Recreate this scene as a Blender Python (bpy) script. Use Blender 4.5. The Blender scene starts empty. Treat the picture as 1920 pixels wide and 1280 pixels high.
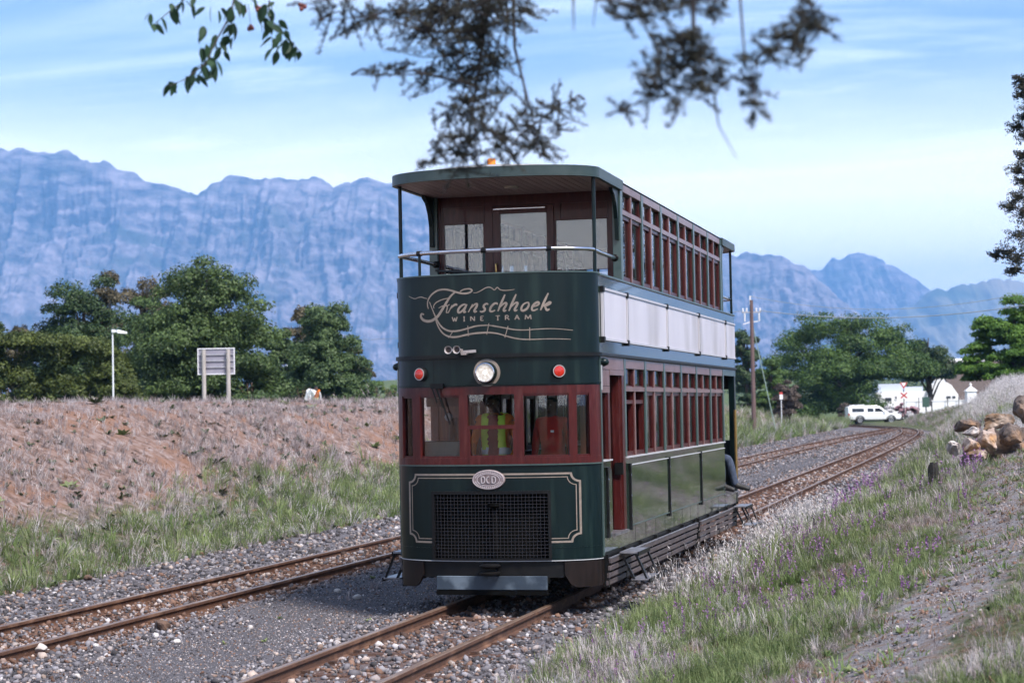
import bpy, math, random
import numpy as np
from mathutils import Vector, Matrix, Euler

S = bpy.context.scene
C = S.collection
R = math.radians

# ------------------------------------------------------------------ camera
CAM = np.array([5.4219, -20.6238, 2.1535])
cam_d = bpy.data.cameras.new('camera')
cam = bpy.data.objects.new('camera', cam_d); C.objects.link(cam)
cr = Vector((0.96868, 0.24760, -0.01869)); cu = Vector((0.02661, -0.02870, 0.99923)); cf = Vector((-0.24687, 0.96844, 0.03439))
cam.matrix_world = Matrix(((cr.x, cu.x, -cf.x, CAM[0]), (cr.y, cu.y, -cf.y, CAM[1]), (cr.z, cu.z, -cf.z, CAM[2]), (0, 0, 0, 1)))
cam_d.sensor_width = 36; cam_d.lens = 67.5
cam_d.clip_start = 0.1; cam_d.clip_end = 60000
cam_d.dof.use_dof = True; cam_d.dof.focus_distance = 21.5; cam_d.dof.aperture_fstop = 3.4
S.camera = cam

# ------------------------------------------------------------------ world: sky with streaks of thin cloud
SUN_EL, SUN_AZ = R(52), R(128)          # azimuth clockwise from +y
world = bpy.data.worlds.new('World'); S.world = world; world.use_nodes = True
nt = world.node_tree; N = nt.nodes; LK = nt.links; N.clear()
def wn(t, **kw):
    n = N.new(t)
    for k, v in kw.items(): setattr(n, k, v)
    return n
sky = wn('ShaderNodeTexSky', sky_type='NISHITA', sun_disc=False, sun_elevation=SUN_EL, sun_rotation=SUN_AZ, air_density=1.0, dust_density=0.7, ozone_density=2.5)
tc = wn('ShaderNodeTexCoord')
sep = wn('ShaderNodeSeparateXYZ'); LK.new(tc.outputs['Generated'], sep.inputs[0])
zc = wn('ShaderNodeMath', operation='MAXIMUM'); LK.new(sep.outputs[2], zc.inputs[0]); zc.inputs[1].default_value = 0.0
za = wn('ShaderNodeMath', operation='ADD'); LK.new(zc.outputs[0], za.inputs[0]); za.inputs[1].default_value = 0.11
dv = wn('ShaderNodeVectorMath', operation='DIVIDE'); LK.new(tc.outputs['Generated'], dv.inputs[0])
cmb = wn('ShaderNodeCombineXYZ')
for k in range(3): LK.new(za.outputs[0], cmb.inputs[k])
LK.new(cmb.outputs[0], dv.inputs[1])
def cloud(scale, rot, sc, lo, hi, det, dist):
    mp = wn('ShaderNodeMapping'); mp.inputs['Rotation'].default_value = (0, 0, rot); mp.inputs['Scale'].default_value = sc
    LK.new(dv.outputs[0], mp.inputs[0])
    nz = wn('ShaderNodeTexNoise'); nz.inputs['Scale'].default_value = scale; nz.inputs['Detail'].default_value = det
    nz.inputs['Roughness'].default_value = 0.55; nz.inputs['Distortion'].default_value = dist
    LK.new(mp.outputs[0], nz.inputs['Vector'])
    mr = wn('ShaderNodeMapRange', interpolation_type='SMOOTHSTEP'); mr.inputs[1].default_value = lo; mr.inputs[2].default_value = hi
    LK.new(nz.outputs[0], mr.inputs[0]); return mr.outputs[0]
c1 = cloud(0.9, 0.35, (0.60, 1.7, 0.0), 0.41, 0.72, 8, 0.9)      # broad streaks
c2 = cloud(2.1, -0.2, (0.8, 2.0, 0.0), 0.50, 0.78, 6, 0.3)       # finer wisps
mx = wn('ShaderNodeMath', operation='MAXIMUM'); LK.new(c1, mx.inputs[0])
m2 = wn('ShaderNodeMath', operation='MULTIPLY'); LK.new(c2, m2.inputs[0]); m2.inputs[1].default_value = 0.7
LK.new(m2.outputs[0], mx.inputs[1])
lowb = wn('ShaderNodeMapRange', interpolation_type='SMOOTHSTEP'); LK.new(sep.outputs[2], lowb.inputs[0])   # cloud bank thickens to the horizon all round
lowb.inputs[1].default_value = 0.07; lowb.inputs[2].default_value = 0.185; lowb.inputs[3].default_value = 0.95; lowb.inputs[4].default_value = 0.0
m3 = wn('ShaderNodeMath', operation='MULTIPLY'); LK.new(mx.outputs[0], m3.inputs[0]); m3.inputs[1].default_value = 0.60
tint = wn('ShaderNodeMix', data_type='RGBA', blend_type='MULTIPLY'); tint.inputs[0].default_value = 1.0
LK.new(sky.outputs[0], tint.inputs[6]); tint.inputs[7].default_value = (0.98, 0.97, 1.0, 1)
mixc = wn('ShaderNodeMix', data_type='RGBA'); LK.new(m3.outputs[0], mixc.inputs[0]); LK.new(tint.outputs[2], mixc.inputs[6])
mixc.inputs[7].default_value = (12.0, 12.5, 12.9, 1)
bg = wn('ShaderNodeBackground'); mixh = wn('ShaderNodeMix', data_type='RGBA'); LK.new(lowb.outputs[0], mixh.inputs[0]); LK.new(mixc.outputs[2], mixh.inputs[6]); mixh.inputs[7].default_value = (18.8, 17.6, 16.2, 1)
LK.new(mixh.outputs[2], bg.inputs[0]); bg.inputs[1].default_value = 0.118
wo = wn('ShaderNodeOutputWorld'); LK.new(bg.outputs[0], wo.inputs[0])

sun_d = bpy.data.lights.new('sun', 'SUN'); sun_d.energy = 4.7; sun_d.angle = R(16); sun_d.color = (1.0, 0.94, 0.88)
sun = bpy.data.objects.new('sun', sun_d); C.objects.link(sun)
sdir = Vector((math.sin(SUN_AZ) * math.cos(SUN_EL), math.cos(SUN_AZ) * math.cos(SUN_EL), math.sin(SUN_EL)))
sun.rotation_euler = (-sdir).to_track_quat('-Z', 'Y').to_euler()

vs = S.view_settings; vs.view_transform = 'Standard'; vs.look = 'None'; vs.gamma = 1; vs.use_curve_mapping = False; vs.exposure = 0.82
cy = S.cycles
cy.use_denoising = True; cy.max_bounces = 7; cy.diffuse_bounces = 3; cy.glossy_bounces = 3; cy.transmission_bounces = 4
cy.transparent_max_bounces = 16; cy.volume_bounces = 0; cy.use_adaptive_sampling = True; cy.adaptive_threshold = 0.015
cy.caustics_reflective = False; cy.caustics_refractive = False; cy.sample_clamp_indirect = 6

# ------------------------------------------------------------------ material helpers
MATS = {}
def mat(name, col, rough=0.6, col2=None, scale=8.0, bump=0.0, bscale=None, metal=0.0, spec=0.5, coat=0.0, lo=0.35, hi=0.65,
        stretch=(1, 1, 1), coords='Object', emit=None, rnd=0.0, detail=5.0, col3=None, scale3=1.0, rough2=None):
    m = bpy.data.materials.new(name); m.use_nodes = True; t = m.node_tree; n = t.nodes; b = n['Principled BSDF']
    b.inputs['Roughness'].default_value = rough; b.inputs['Metallic'].default_value = metal
    b.inputs['Specular IOR Level'].default_value = spec; b.inputs['Coat Weight'].default_value = coat
    b.inputs['Coat Roughness'].default_value = 0.04
    b.inputs['Base Color'].default_value = (*col, 1)
    if emit: b.inputs['Emission Color'].default_value = (*emit[0], 1); b.inputs['Emission Strength'].default_value = emit[1]
    vec = None
    if col2 or bump or rnd or col3:
        if coords == 'World':
            g = n.new('ShaderNodeNewGeometry'); src = g.outputs['Position']
        else:
            g = n.new('ShaderNodeTexCoord'); src = g.outputs['Object']
        mp = n.new('ShaderNodeMapping'); mp.inputs['Scale'].default_value = stretch; t.links.new(src, mp.inputs[0]); vec = mp.outputs[0]
    cout = None
    if col2:
        nz = n.new('ShaderNodeTexNoise'); nz.inputs['Scale'].default_value = scale; nz.inputs['Detail'].default_value = detail
        nz.inputs['Roughness'].default_value = 0.6
        t.links.new(vec, nz.inputs['Vector'])
        mr = n.new('ShaderNodeMapRange'); mr.inputs[1].default_value = lo; mr.inputs[2].default_value = hi; t.links.new(nz.outputs[0], mr.inputs[0])
        mx = n.new('ShaderNodeMix'); mx.data_type = 'RGBA'; mx.inputs[6].default_value = (*col, 1); mx.inputs[7].default_value = (*col2, 1)
        t.links.new(mr.outputs[0], mx.inputs[0]); cout = mx.outputs[2]
        if rough2 is not None:
            mr2 = n.new('ShaderNodeMapRange'); mr2.inputs[1].default_value = lo; mr2.inputs[2].default_value = hi
            mr2.inputs[3].default_value = rough; mr2.inputs[4].default_value = rough2
            t.links.new(nz.outputs[0], mr2.inputs[0]); t.links.new(mr2.outputs[0], b.inputs['Roughness'])
    if col3:
        nz3 = n.new('ShaderNodeTexNoise'); nz3.inputs['Scale'].default_value = scale3; nz3.inputs['Detail'].default_value = 6
        t.links.new(vec, nz3.inputs['Vector'])
        mr3 = n.new('ShaderNodeMapRange'); mr3.inputs[1].default_value = 0.52; mr3.inputs[2].default_value = 0.68; t.links.new(nz3.outputs[0], mr3.inputs[0])
        mx3 = n.new('ShaderNodeMix'); mx3.data_type = 'RGBA'; mx3.inputs[7].default_value = (*col3, 1)
        if cout: t.links.new(cout, mx3.inputs[6])
        else: mx3.inputs[6].default_value = (*col, 1)
        t.links.new(mr3.outputs[0], mx3.inputs[0]); cout = mx3.outputs[2]
    if rnd:
        oi = n.new('ShaderNodeObjectInfo'); hs = n.new('ShaderNodeHueSaturation')
        mr4 = n.new('ShaderNodeMapRange'); mr4.inputs[3].default_value = 1 - rnd; mr4.inputs[4].default_value = 1 + rnd
        t.links.new(oi.outputs['Random'], mr4.inputs[0]); t.links.new(mr4.outputs[0], hs.inputs['Value'])
        if cout: t.links.new(cout, hs.inputs['Color'])
        else: hs.inputs['Color'].default_value = (*col, 1)
        cout = hs.outputs[0]
    if cout: t.links.new(cout, b.inputs['Base Color'])
    if bump:
        nb = n.new('ShaderNodeTexNoise'); nb.inputs['Scale'].default_value = bscale or scale * 2; nb.inputs['Detail'].default_value = 6
        t.links.new(vec, nb.inputs['Vector'])
        bp = n.new('ShaderNodeBump'); bp.inputs['Strength'].default_value = bump; bp.inputs['Distance'].default_value = 0.02
        t.links.new(nb.outputs[0], bp.inputs['Height']); t.links.new(bp.outputs[0], b.inputs['Normal'])
    MATS[name] = m; return m

def leaf_mat(name, c_lo, c_hi, scale=0.6, trans=0.35, rnd=0.0, rough=0.55, c_tip=None):
    """foliage: patchy colour over the plant, some light passing through"""
    m = bpy.data.materials.new(name); m.use_nodes = True; t = m.node_tree; n = t.nodes; n.clear()
    o = n.new('ShaderNodeOutputMaterial'); g = n.new('ShaderNodeNewGeometry')
    nz = n.new('ShaderNodeTexNoise'); nz.inputs['Scale'].default_value = scale; nz.inputs['Detail'].default_value = 6
    t.links.new(g.outputs['Position'], nz.inputs['Vector'])
    ri = n.new('ShaderNodeMath'); ri.operation = 'MULTIPLY_ADD'; t.links.new(g.outputs['Random Per Island'], ri.inputs[0]); ri.inputs[1].default_value = 0.30
    t.links.new(nz.outputs[0], ri.inputs[2])
    oi = n.new('ShaderNodeObjectInfo'); r2 = n.new('ShaderNodeMath'); r2.operation = 'MULTIPLY_ADD'
    t.links.new(oi.outputs['Random'], r2.inputs[0]); r2.inputs[1].default_value = rnd; t.links.new(ri.outputs[0], r2.inputs[2])
    mr = n.new('ShaderNodeMapRange'); mr.inputs[1].default_value = 0.40; mr.inputs[2].default_value = 0.92 + rnd; t.links.new(r2.outputs[0], mr.inputs[0])
    cr_ = n.new('ShaderNodeValToRGB'); cr_.color_ramp.elements[0].color = (*c_lo, 1); cr_.color_ramp.elements[1].color = (*c_hi, 1)
    if c_tip:
        e = cr_.color_ramp.elements.new(0.86); e.color = (*c_hi, 1); cr_.color_ramp.elements[-1].color = (*c_tip, 1)
    t.links.new(mr.outputs[0], cr_.inputs[0])
    b = n.new('ShaderNodeBsdfPrincipled'); b.inputs['Roughness'].default_value = rough; b.inputs['Specular IOR Level'].default_value = 0.3
    t.links.new(cr_.outputs[0], b.inputs['Base Color'])
    tr = n.new('ShaderNodeBsdfTranslucent'); t.links.new(cr_.outputs[0], tr.inputs[0])
    mx = n.new('ShaderNodeMixShader'); mx.inputs[0].default_value = trans; t.links.new(b.outputs[0], mx.inputs[1]); t.links.new(tr.outputs[0], mx.inputs[2])
    t.links.new(mx.outputs[0], o.inputs[0]); MATS[name] = m; return m

def glass_mat(name, tint=(0.93, 0.96, 0.95), base=0.06, dirt=0.0):
    m = bpy.data.materials.new(name); m.use_nodes = True; t = m.node_tree; n = t.nodes; n.clear()
    o = n.new('ShaderNodeOutputMaterial'); tr = n.new('ShaderNodeBsdfTransparent'); tr.inputs[0].default_value = (*tint, 1)
    gl = n.new('ShaderNodeBsdfGlossy'); gl.inputs['Roughness'].default_value = 0.015; gl.inputs[0].default_value = (0.95, 0.97, 1, 1)
    fr = n.new('ShaderNodeFresnel'); fr.inputs[0].default_value = 1.5
    tcn = n.new('ShaderNodeTexCoord'); nz = n.new('ShaderNodeTexNoise'); nz.inputs['Scale'].default_value = 3.0
    t.links.new(tcn.outputs['Object'], nz.inputs['Vector'])
    bp = n.new('ShaderNodeBump'); bp.inputs['Strength'].default_value = 0.012; bp.inputs['Distance'].default_value = 0.02
    t.links.new(nz.outputs[0], bp.inputs['Height']); t.links.new(bp.outputs[0], gl.inputs['Normal'])
    ad = n.new('ShaderNodeMath'); ad.operation = 'ADD'; ad.use_clamp = True; t.links.new(fr.outputs[0], ad.inputs[0]); ad.inputs[1].default_value = base
    mx = n.new('ShaderNodeMixShader'); t.links.new(ad.outputs[0], mx.inputs[0]); t.links.new(tr.outputs[0], mx.inputs[1]); t.links.new(gl.outputs[0], mx.inputs[2])
    last = mx.outputs[0]
    if dirt:
        df = n.new('ShaderNodeBsdfDiffuse'); df.inputs[0].default_value = (0.5, 0.5, 0.52, 1)
        n2 = n.new('ShaderNodeTexNoise'); n2.inputs['Scale'].default_value = 2.2; n2.inputs['Detail'].default_value = 7
        t.links.new(tcn.outputs['Object'], n2.inputs['Vector'])
        mr = n.new('ShaderNodeMapRange'); mr.inputs[1].default_value = 0.35; mr.inputs[2].default_value = 0.8; mr.inputs[4].default_value = dirt
        t.links.new(n2.outputs[0], mr.inputs[0])
        mx2 = n.new('ShaderNodeMixShader'); t.links.new(mr.outputs[0], mx2.inputs[0]); t.links.new(last, mx2.inputs[1]); t.links.new(df.outputs[0], mx2.inputs[2]); last = mx2.outputs[0]
    t.links.new(last, o.inputs[0]); MATS[name] = m; return m

# ------------------------------------------------------------------ mesh helpers
def link(name, me, material=None, parent=None, loc=None, rot=None, scale=None):
    o = bpy.data.objects.new(name, me); C.objects.link(o)
    if material is not None and len(me.materials) == 0: me.materials.append(MATS[material] if isinstance(material, str) else material)
    if parent is not None: o.parent = parent
    if loc is not None: o.location = loc
    if rot is not None: o.rotation_euler = rot
    if scale is not None: o.scale = scale if hasattr(scale, '__len__') else (scale,) * 3
    return o

def tag(o, label=None, cat=None, group=None, kind=None):
    if label: o['label'] = label
    if cat: o['category'] = cat
    if group: o['group'] = group
    if kind: o['kind'] = kind
    return o

def thing(name, label, cat, loc=(0, 0, 0), rz=0.0, group=None):
    o = bpy.data.objects.new(name, None); C.objects.link(o); o.location = loc; o.rotation_euler = (0, 0, rz); o.empty_display_size = 0.2
    return tag(o, label, cat, group)

def np_mesh(name, V, Fq, smooth=False):
    """V (n,3), Fq (m,k) arrays -> mesh, quickly"""
    V = np.asarray(V, np.float32); Fq = np.asarray(Fq, np.int32)
    me = bpy.data.meshes.new(name); k = Fq.shape[1]
    me.vertices.add(len(V)); me.vertices.foreach_set('co', V.ravel())
    me.loops.add(Fq.size); me.loops.foreach_set('vertex_index', Fq.ravel())
    me.polygons.add(len(Fq)); me.polygons.foreach_set('loop_start', np.arange(0, Fq.size, k, dtype=np.int32))
    if smooth: me.polygons.foreach_set('use_smooth', np.ones(len(Fq), bool))
    me.update(calc_edges=True); return me

BOXF = ((0, 3, 2, 1), (4, 5, 6, 7), (0, 1, 5, 4), (1, 2, 6, 5), (2, 3, 7, 6), (3, 0, 4, 7))
class MB:
    def __init__(s): s.v = []; s.f = []
    def add(s, vs_, fs_):
        o = len(s.v); s.v.extend(vs_); s.f.extend([tuple(i + o for i in f) for f in fs_]); return s
    def box(s, x0, x1, y0, y1, z0, z1):
        return s.add([(x0, y0, z0), (x1, y0, z0), (x1, y1, z0), (x0, y1, z0), (x0, y0, z1), (x1, y0, z1), (x1, y1, z1), (x0, y1, z1)], BOXF)
    def hexa(s, p): return s.add([tuple(q) for q in p], BOXF)
    def bar(s, a, b, w, h, up=(0, 0, 1)):
        a = Vector(a); b = Vector(b); d = (b - a).normalized(); u = Vector(up)
        if abs(d.dot(u)) > 0.98: u = Vector((0, 1, 0))
        r = d.cross(u).normalized() * (w / 2); u = r.cross(d).normalized() * (h / 2)
        return s.hexa([a - r - u, a + r - u, b + r - u, b - r - u, a - r + u, a + r + u, b + r + u, b - r + u])
    def tube(s, pts, r, n=8, caps=True):
        pts = [Vector(p) for p in pts]; rs = r if hasattr(r, '__len__') else [r] * len(pts)
        o = len(s.v); ref = Vector((0.31, 0.21, 0.93))
        for i, p in enumerate(pts):
            d = (pts[min(i + 1, len(pts) - 1)] - pts[max(i - 1, 0)]).normalized()
            if abs(d.dot(ref)) > 0.97: a = d.cross(Vector((1, 0, 0))).normalized()
            else: a = d.cross(ref).normalized()
            b = d.cross(a)
            for k in range(n):
                t = 2 * math.pi * k / n; s.v.append(tuple(p + (a * math.cos(t) + b * math.sin(t)) * rs[i]))
        for i in range(len(pts) - 1):
            for k in range(n):
                s.f.append((o + i * n + k, o + i * n + (k + 1) % n, o + (i + 1) * n + (k + 1) % n, o + (i + 1) * n + k))
        if caps: s.f.append(tuple(o + k for k in range(n))[::-1]); s.f.append(tuple(o + (len(pts) - 1) * n + k for k in range(n)))
        return s
    def lathe(s, prof, n=20, loc=(0, 0, 0), axis=(0, 0, 1), caps=True):
        q = Vector((0, 0, 1)).rotation_difference(Vector(axis)); o = len(s.v); L = Vector(loc)
        for r, z in prof:
            for k in range(n):
                t = 2 * math.pi * k / n; s.v.append(tuple(L + q @ Vector((r * math.cos(t), r * math.sin(t), z))))
        for i in range(len(prof) - 1):
            for k in range(n):
                s.f.append((o + i * n + k, o + i * n + (k + 1) % n, o + (i + 1) * n + (k + 1) % n, o + (i + 1) * n + k))
        if caps: s.f.append(tuple(o + k for k in range(n))[::-1]); s.f.append(tuple(o + (len(prof) - 1) * n + k for k in range(n)))
        return s
    def prism(s, poly, a, b):
        """poly list of 2-D points; a,b functions point->3-D for the two ends"""
        n = len(poly); o = len(s.v)
        s.v.extend([tuple(a(p)) for p in poly]); s.v.extend([tuple(b(p)) for p in poly])
        s.f.append(tuple(o + k for k in range(n))[::-1]); s.f.append(tuple(o + n + k for k in range(n)))
        for k in range(n): s.f.append((o + k, o + (k + 1) % n, o + n + (k + 1) % n, o + n + k))
        return s
    def map(s, fn, a=0): s.v[a:] = [tuple(fn(*p)) for p in s.v[a:]]; return s
    def mesh(s, name, smooth=False):
        me = bpy.data.meshes.new(name); me.from_pydata(s.v, [], s.f); me.update()
        if smooth: me.polygons.foreach_set('use_smooth', np.ones(len(me.polygons), bool))
        return me
    def build(s, name, material, parent=None, smooth=False, bevel=0.0, **kw):
        o = link(name, s.mesh(name, smooth), material, parent, **kw)
        if bevel:
            b = o.modifiers.new('bevel', 'BEVEL'); b.width = bevel; b.segments = 1; b.limit_method = 'ANGLE'; b.angle_limit = R(50)
        if smooth == 'auto':
            pass
        return o

def smooth_by_angle(o, ang=40):
    me = o.data; me.polygons.foreach_set('use_smooth', np.ones(len(me.polygons), bool))
    try: me.set_sharp_from_angle(angle=R(ang))
    except Exception: pass
    return o

# numpy value noise
def _hash(ix, iy, seed):
    n = (ix.astype(np.int64) * 374761393 + iy.astype(np.int64) * 668265263 + seed * 1442695041) & 0x7fffffff
    n = (n ^ (n >> 13)) * 1274126177 & 0x7fffffff
    return ((n ^ (n >> 16)) & 0xffff) / 65535.0
def vnoise(x, y, seed=0):
    ix = np.floor(x); iy = np.floor(y); fx = x - ix; fy = y - iy
    fx = fx * fx * (3 - 2 * fx); fy = fy * fy * (3 - 2 * fy)
    a = _hash(ix, iy, seed); b = _hash(ix + 1, iy, seed); c = _hash(ix, iy + 1, seed); d = _hash(ix + 1, iy + 1, seed)
    return (a * (1 - fx) + b * fx) * (1 - fy) + (c * (1 - fx) + d * fx) * fy
def fbm(x, y, oct=4, seed=0, ridged=False):
    t = 0; a = 0.5; s = 0
    for o in range(oct):
        v = vnoise(x, y, seed + o * 17)
        if ridged: v = 1 - np.abs(2 * v - 1)
        t = t + a * v; s += a; a *= 0.5; x = x * 2.03 + 5.1; y = y * 2.03 + 1.7
    return t / s
def sstep(a, b, x):
    t = np.clip((x - a) / (b - a), 0, 1); return t * t * (3 - 2 * t)

# ------------------------------------------------------------------ materials of the setting
def ground_mat():
    m = bpy.data.materials.new('ground_cover'); m.use_nodes = True; t = m.node_tree; n = t.nodes; b = n['Principled BSDF']; L = t.links
    g = n.new('ShaderNodeNewGeometry'); at = n.new('ShaderNodeAttribute'); at.attribute_name = 'zone'
    at2 = n.new('ShaderNodeAttribute'); at2.attribute_name = 'zone2'
    def nz(scale, det=6, rough=0.6, w=0):
        k = n.new('ShaderNodeTexNoise'); k.inputs['Scale'].default_value = scale; k.inputs['Detail'].default_value = det; k.inputs['Roughness'].default_value = rough
        L.new(g.outputs['Position'], k.inputs['Vector']); return k.outputs[0]
    def ramp(src, stops):
        r = n.new('ShaderNodeValToRGB'); e = r.color_ramp.elements
        while len(e) < len(stops): e.new(0.5)
        for el, (p, c) in zip(e, stops): el.position = p; el.color = (*c, 1)
        L.new(src, r.inputs[0]); return r.outputs[0]
    def mix(f, a, c):
        k = n.new('ShaderNodeMix'); k.data_type = 'RGBA'; L.new(f, k.inputs[0]); L.new(a, k.inputs[6]); L.new(c, k.inputs[7]); return k.outputs[2]
    def edge0(src):
        r = n.new('ShaderNodeMapRange'); r.inputs[1].default_value = .48; r.inputs[2].default_value = .62; L.new(src, r.inputs[0]); return r.outputs[0]
    fine = nz(34, 8, 0.75); mid = nz(5.5, 6); big = nz(0.7, 5)
    stone = ramp(fine, [(0.30, (0.026, 0.023, 0.025)), (0.5, (0.105, 0.096, 0.106)), (0.72, (0.25, 0.235, 0.255))])
    rust = ramp(fine, [(0.3, (0.03, 0.016, 0.011)), (0.5, (0.12, 0.058, 0.036)), (0.72, (0.23, 0.15, 0.11))])
    dark = ramp(fine, [(0.3, (0.034, 0.031, 0.035)), (0.52, (0.095, 0.089, 0.098)), (0.72, (0.21, 0.20, 0.215))])
    green = ramp(mid, [(0.3, (0.030, 0.042, 0.018)), (0.5, (0.075, 0.085, 0.042)), (0.7, (0.17, 0.14, 0.11))])
    soil0 = ramp(mid, [(0.28, (0.066, 0.044, 0.038)), (0.48, (0.185, 0.120, 0.098)), (0.7, (0.30, 0.25, 0.245))])
    soil = mix(edge0(big), soil0, ramp(fine, [(0.3, (0.075, 0.040, 0.026)), (0.5, (0.205, 0.112, 0.076)), (0.72, (0.30, 0.20, 0.155))]))
    path = mix(edge0(mid), ramp(fine, [(0.3, (0.07, 0.064, 0.068)), (0.5, (0.17, 0.16, 0.17)), (0.70, (0.32, 0.305, 0.325))]), ramp(fine, [(0.3, (0.05, 0.034, 0.026)), (0.5, (0.14, 0.10, 0.08)), (0.7, (0.26, 0.21, 0.185))]))
    field = ramp(big, [(0.3, (0.04, 0.06, 0.022)), (0.55, (0.085, 0.11, 0.042)), (0.75, (0.17, 0.155, 0.10))])
    sp = n.new('ShaderNodeSeparateColor'); L.new(at.outputs['Color'], sp.inputs[0])
    sp2 = n.new('ShaderNodeSeparateColor'); L.new(at2.outputs['Color'], sp2.inputs[0])
    def edge(w, amp=0.55):
        # break the zone border with noise
        a = n.new('ShaderNodeMath'); a.operation = 'MULTIPLY_ADD'; L.new(mid, a.inputs[0]); a.inputs[1].default_value = amp
        L.new(w, a.inputs[2])
        r = n.new('ShaderNodeMapRange'); r.interpolation_type = 'SMOOTHSTEP'; r.inputs[1].default_value = 0.5 + amp * 0.5 - 0.22; r.inputs[2].default_value = 0.5 + amp * 0.5 + 0.22
        L.new(a.outputs[0], r.inputs[0]); return r.outputs[0]
    c = mix(edge(sp.outputs[1]), field, green)
    c = mix(edge(sp.outputs[2]), c, soil)
    c = mix(edge(sp2.outputs[0], 0.9), c, path)
    gr = mix(edge(sp2.outputs[2], 0.8), stone, rust)
    gr = mix(edge(sp2.outputs[1], 0.7), gr, dark)
    c = mix(edge(sp.outputs[0], 0.5), c, gr)
    L.new(c, b.inputs['Base Color']); b.inputs['Roughness'].default_value = 0.95; b.inputs['Specular IOR Level'].default_value = 0.15
    bp = n.new('ShaderNodeBump'); bp.inputs['Strength'].default_value = 0.7; bp.inputs['Distance'].default_value = 0.03
    L.new(fine, bp.inputs['Height']); L.new(bp.outputs[0], b.inputs['Normal'])
    MATS['ground_cover'] = m
ground_mat()
mat('rock_far', (0.036, 0.038, 0.050), 0.95, (0.30, 0.255, 0.285), scale=0.008, coords='World', stretch=(1, 1, 2.2), bump=0.55, bscale=0.011, lo=0.34, hi=0.66, detail=12,  # bluish darks and lilac lights paint in shaded gullies and lit faces
    col3=(0.050, 0.060, 0.048), scale3=0.0022, spec=0.1)
mat('veld_far', (0.17, 0.16, 0.10), 0.95, (0.32, 0.27, 0.20), scale=0.002, coords='World', bump=0.4, bscale=0.008, lo=0.3, hi=0.7, detail=9, col3=(0.07, 0.09, 0.05), scale3=0.0014, spec=0.1)
mat('rail_rust', (0.115, 0.052, 0.030), 0.75, (0.060, 0.028, 0.018), scale=9, bump=0.4, bscale=60, coords='World', lo=0.3, hi=0.7, col3=(0.19, 0.10, 0.062), scale3=3)
mat('rail_top', (0.30, 0.21, 0.155), 0.42, (0.17, 0.10, 0.07), scale=4, metal=0.5, coords='World', stretch=(3, 0.5, 3))
mat('sleeper_rust', (0.095, 0.043, 0.027), 0.9, (0.045, 0.024, 0.018), scale=14, bump=0.5, bscale=70, coords='World')
mat('asphalt', (0.055, 0.053, 0.055), 0.9, (0.075, 0.072, 0.074), scale=30, coords='World')

# ------------------------------------------------------------------ the lie of the land
_t1y = np.array([-60, 50, 66, 80, 95, 108, 120, 130, 140, 152, 165, 185, 230.]); _t1x = np.array([0, 0, -.03, -.12, -.3, -.55, -1.05, -1.9, -3.6, -6.6, -10.4, -16.5, -30.])
_yy = np.arange(-60, 231, 1.0); _k = np.exp(-0.5 * (np.arange(-9, 10) / 3.5) ** 2); _k /= _k.sum()
_x1 = np.interp(_yy, _t1y, _t1x); _x1 = np.convolve(np.pad(_x1, 9, mode='edge'), _k, mode='valid')
_t2y = np.array([-60, 58, 70, 82, 95, 110, 124, 136.]); _t2x = np.array([-4.38, -4.38, -4.36, -4.25, -3.98, -3.55, -3.1, -2.95])
def track1(y): return np.interp(y, _yy, _x1)
def track2(y): return np.interp(y, _t2y, _t2x)

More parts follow.
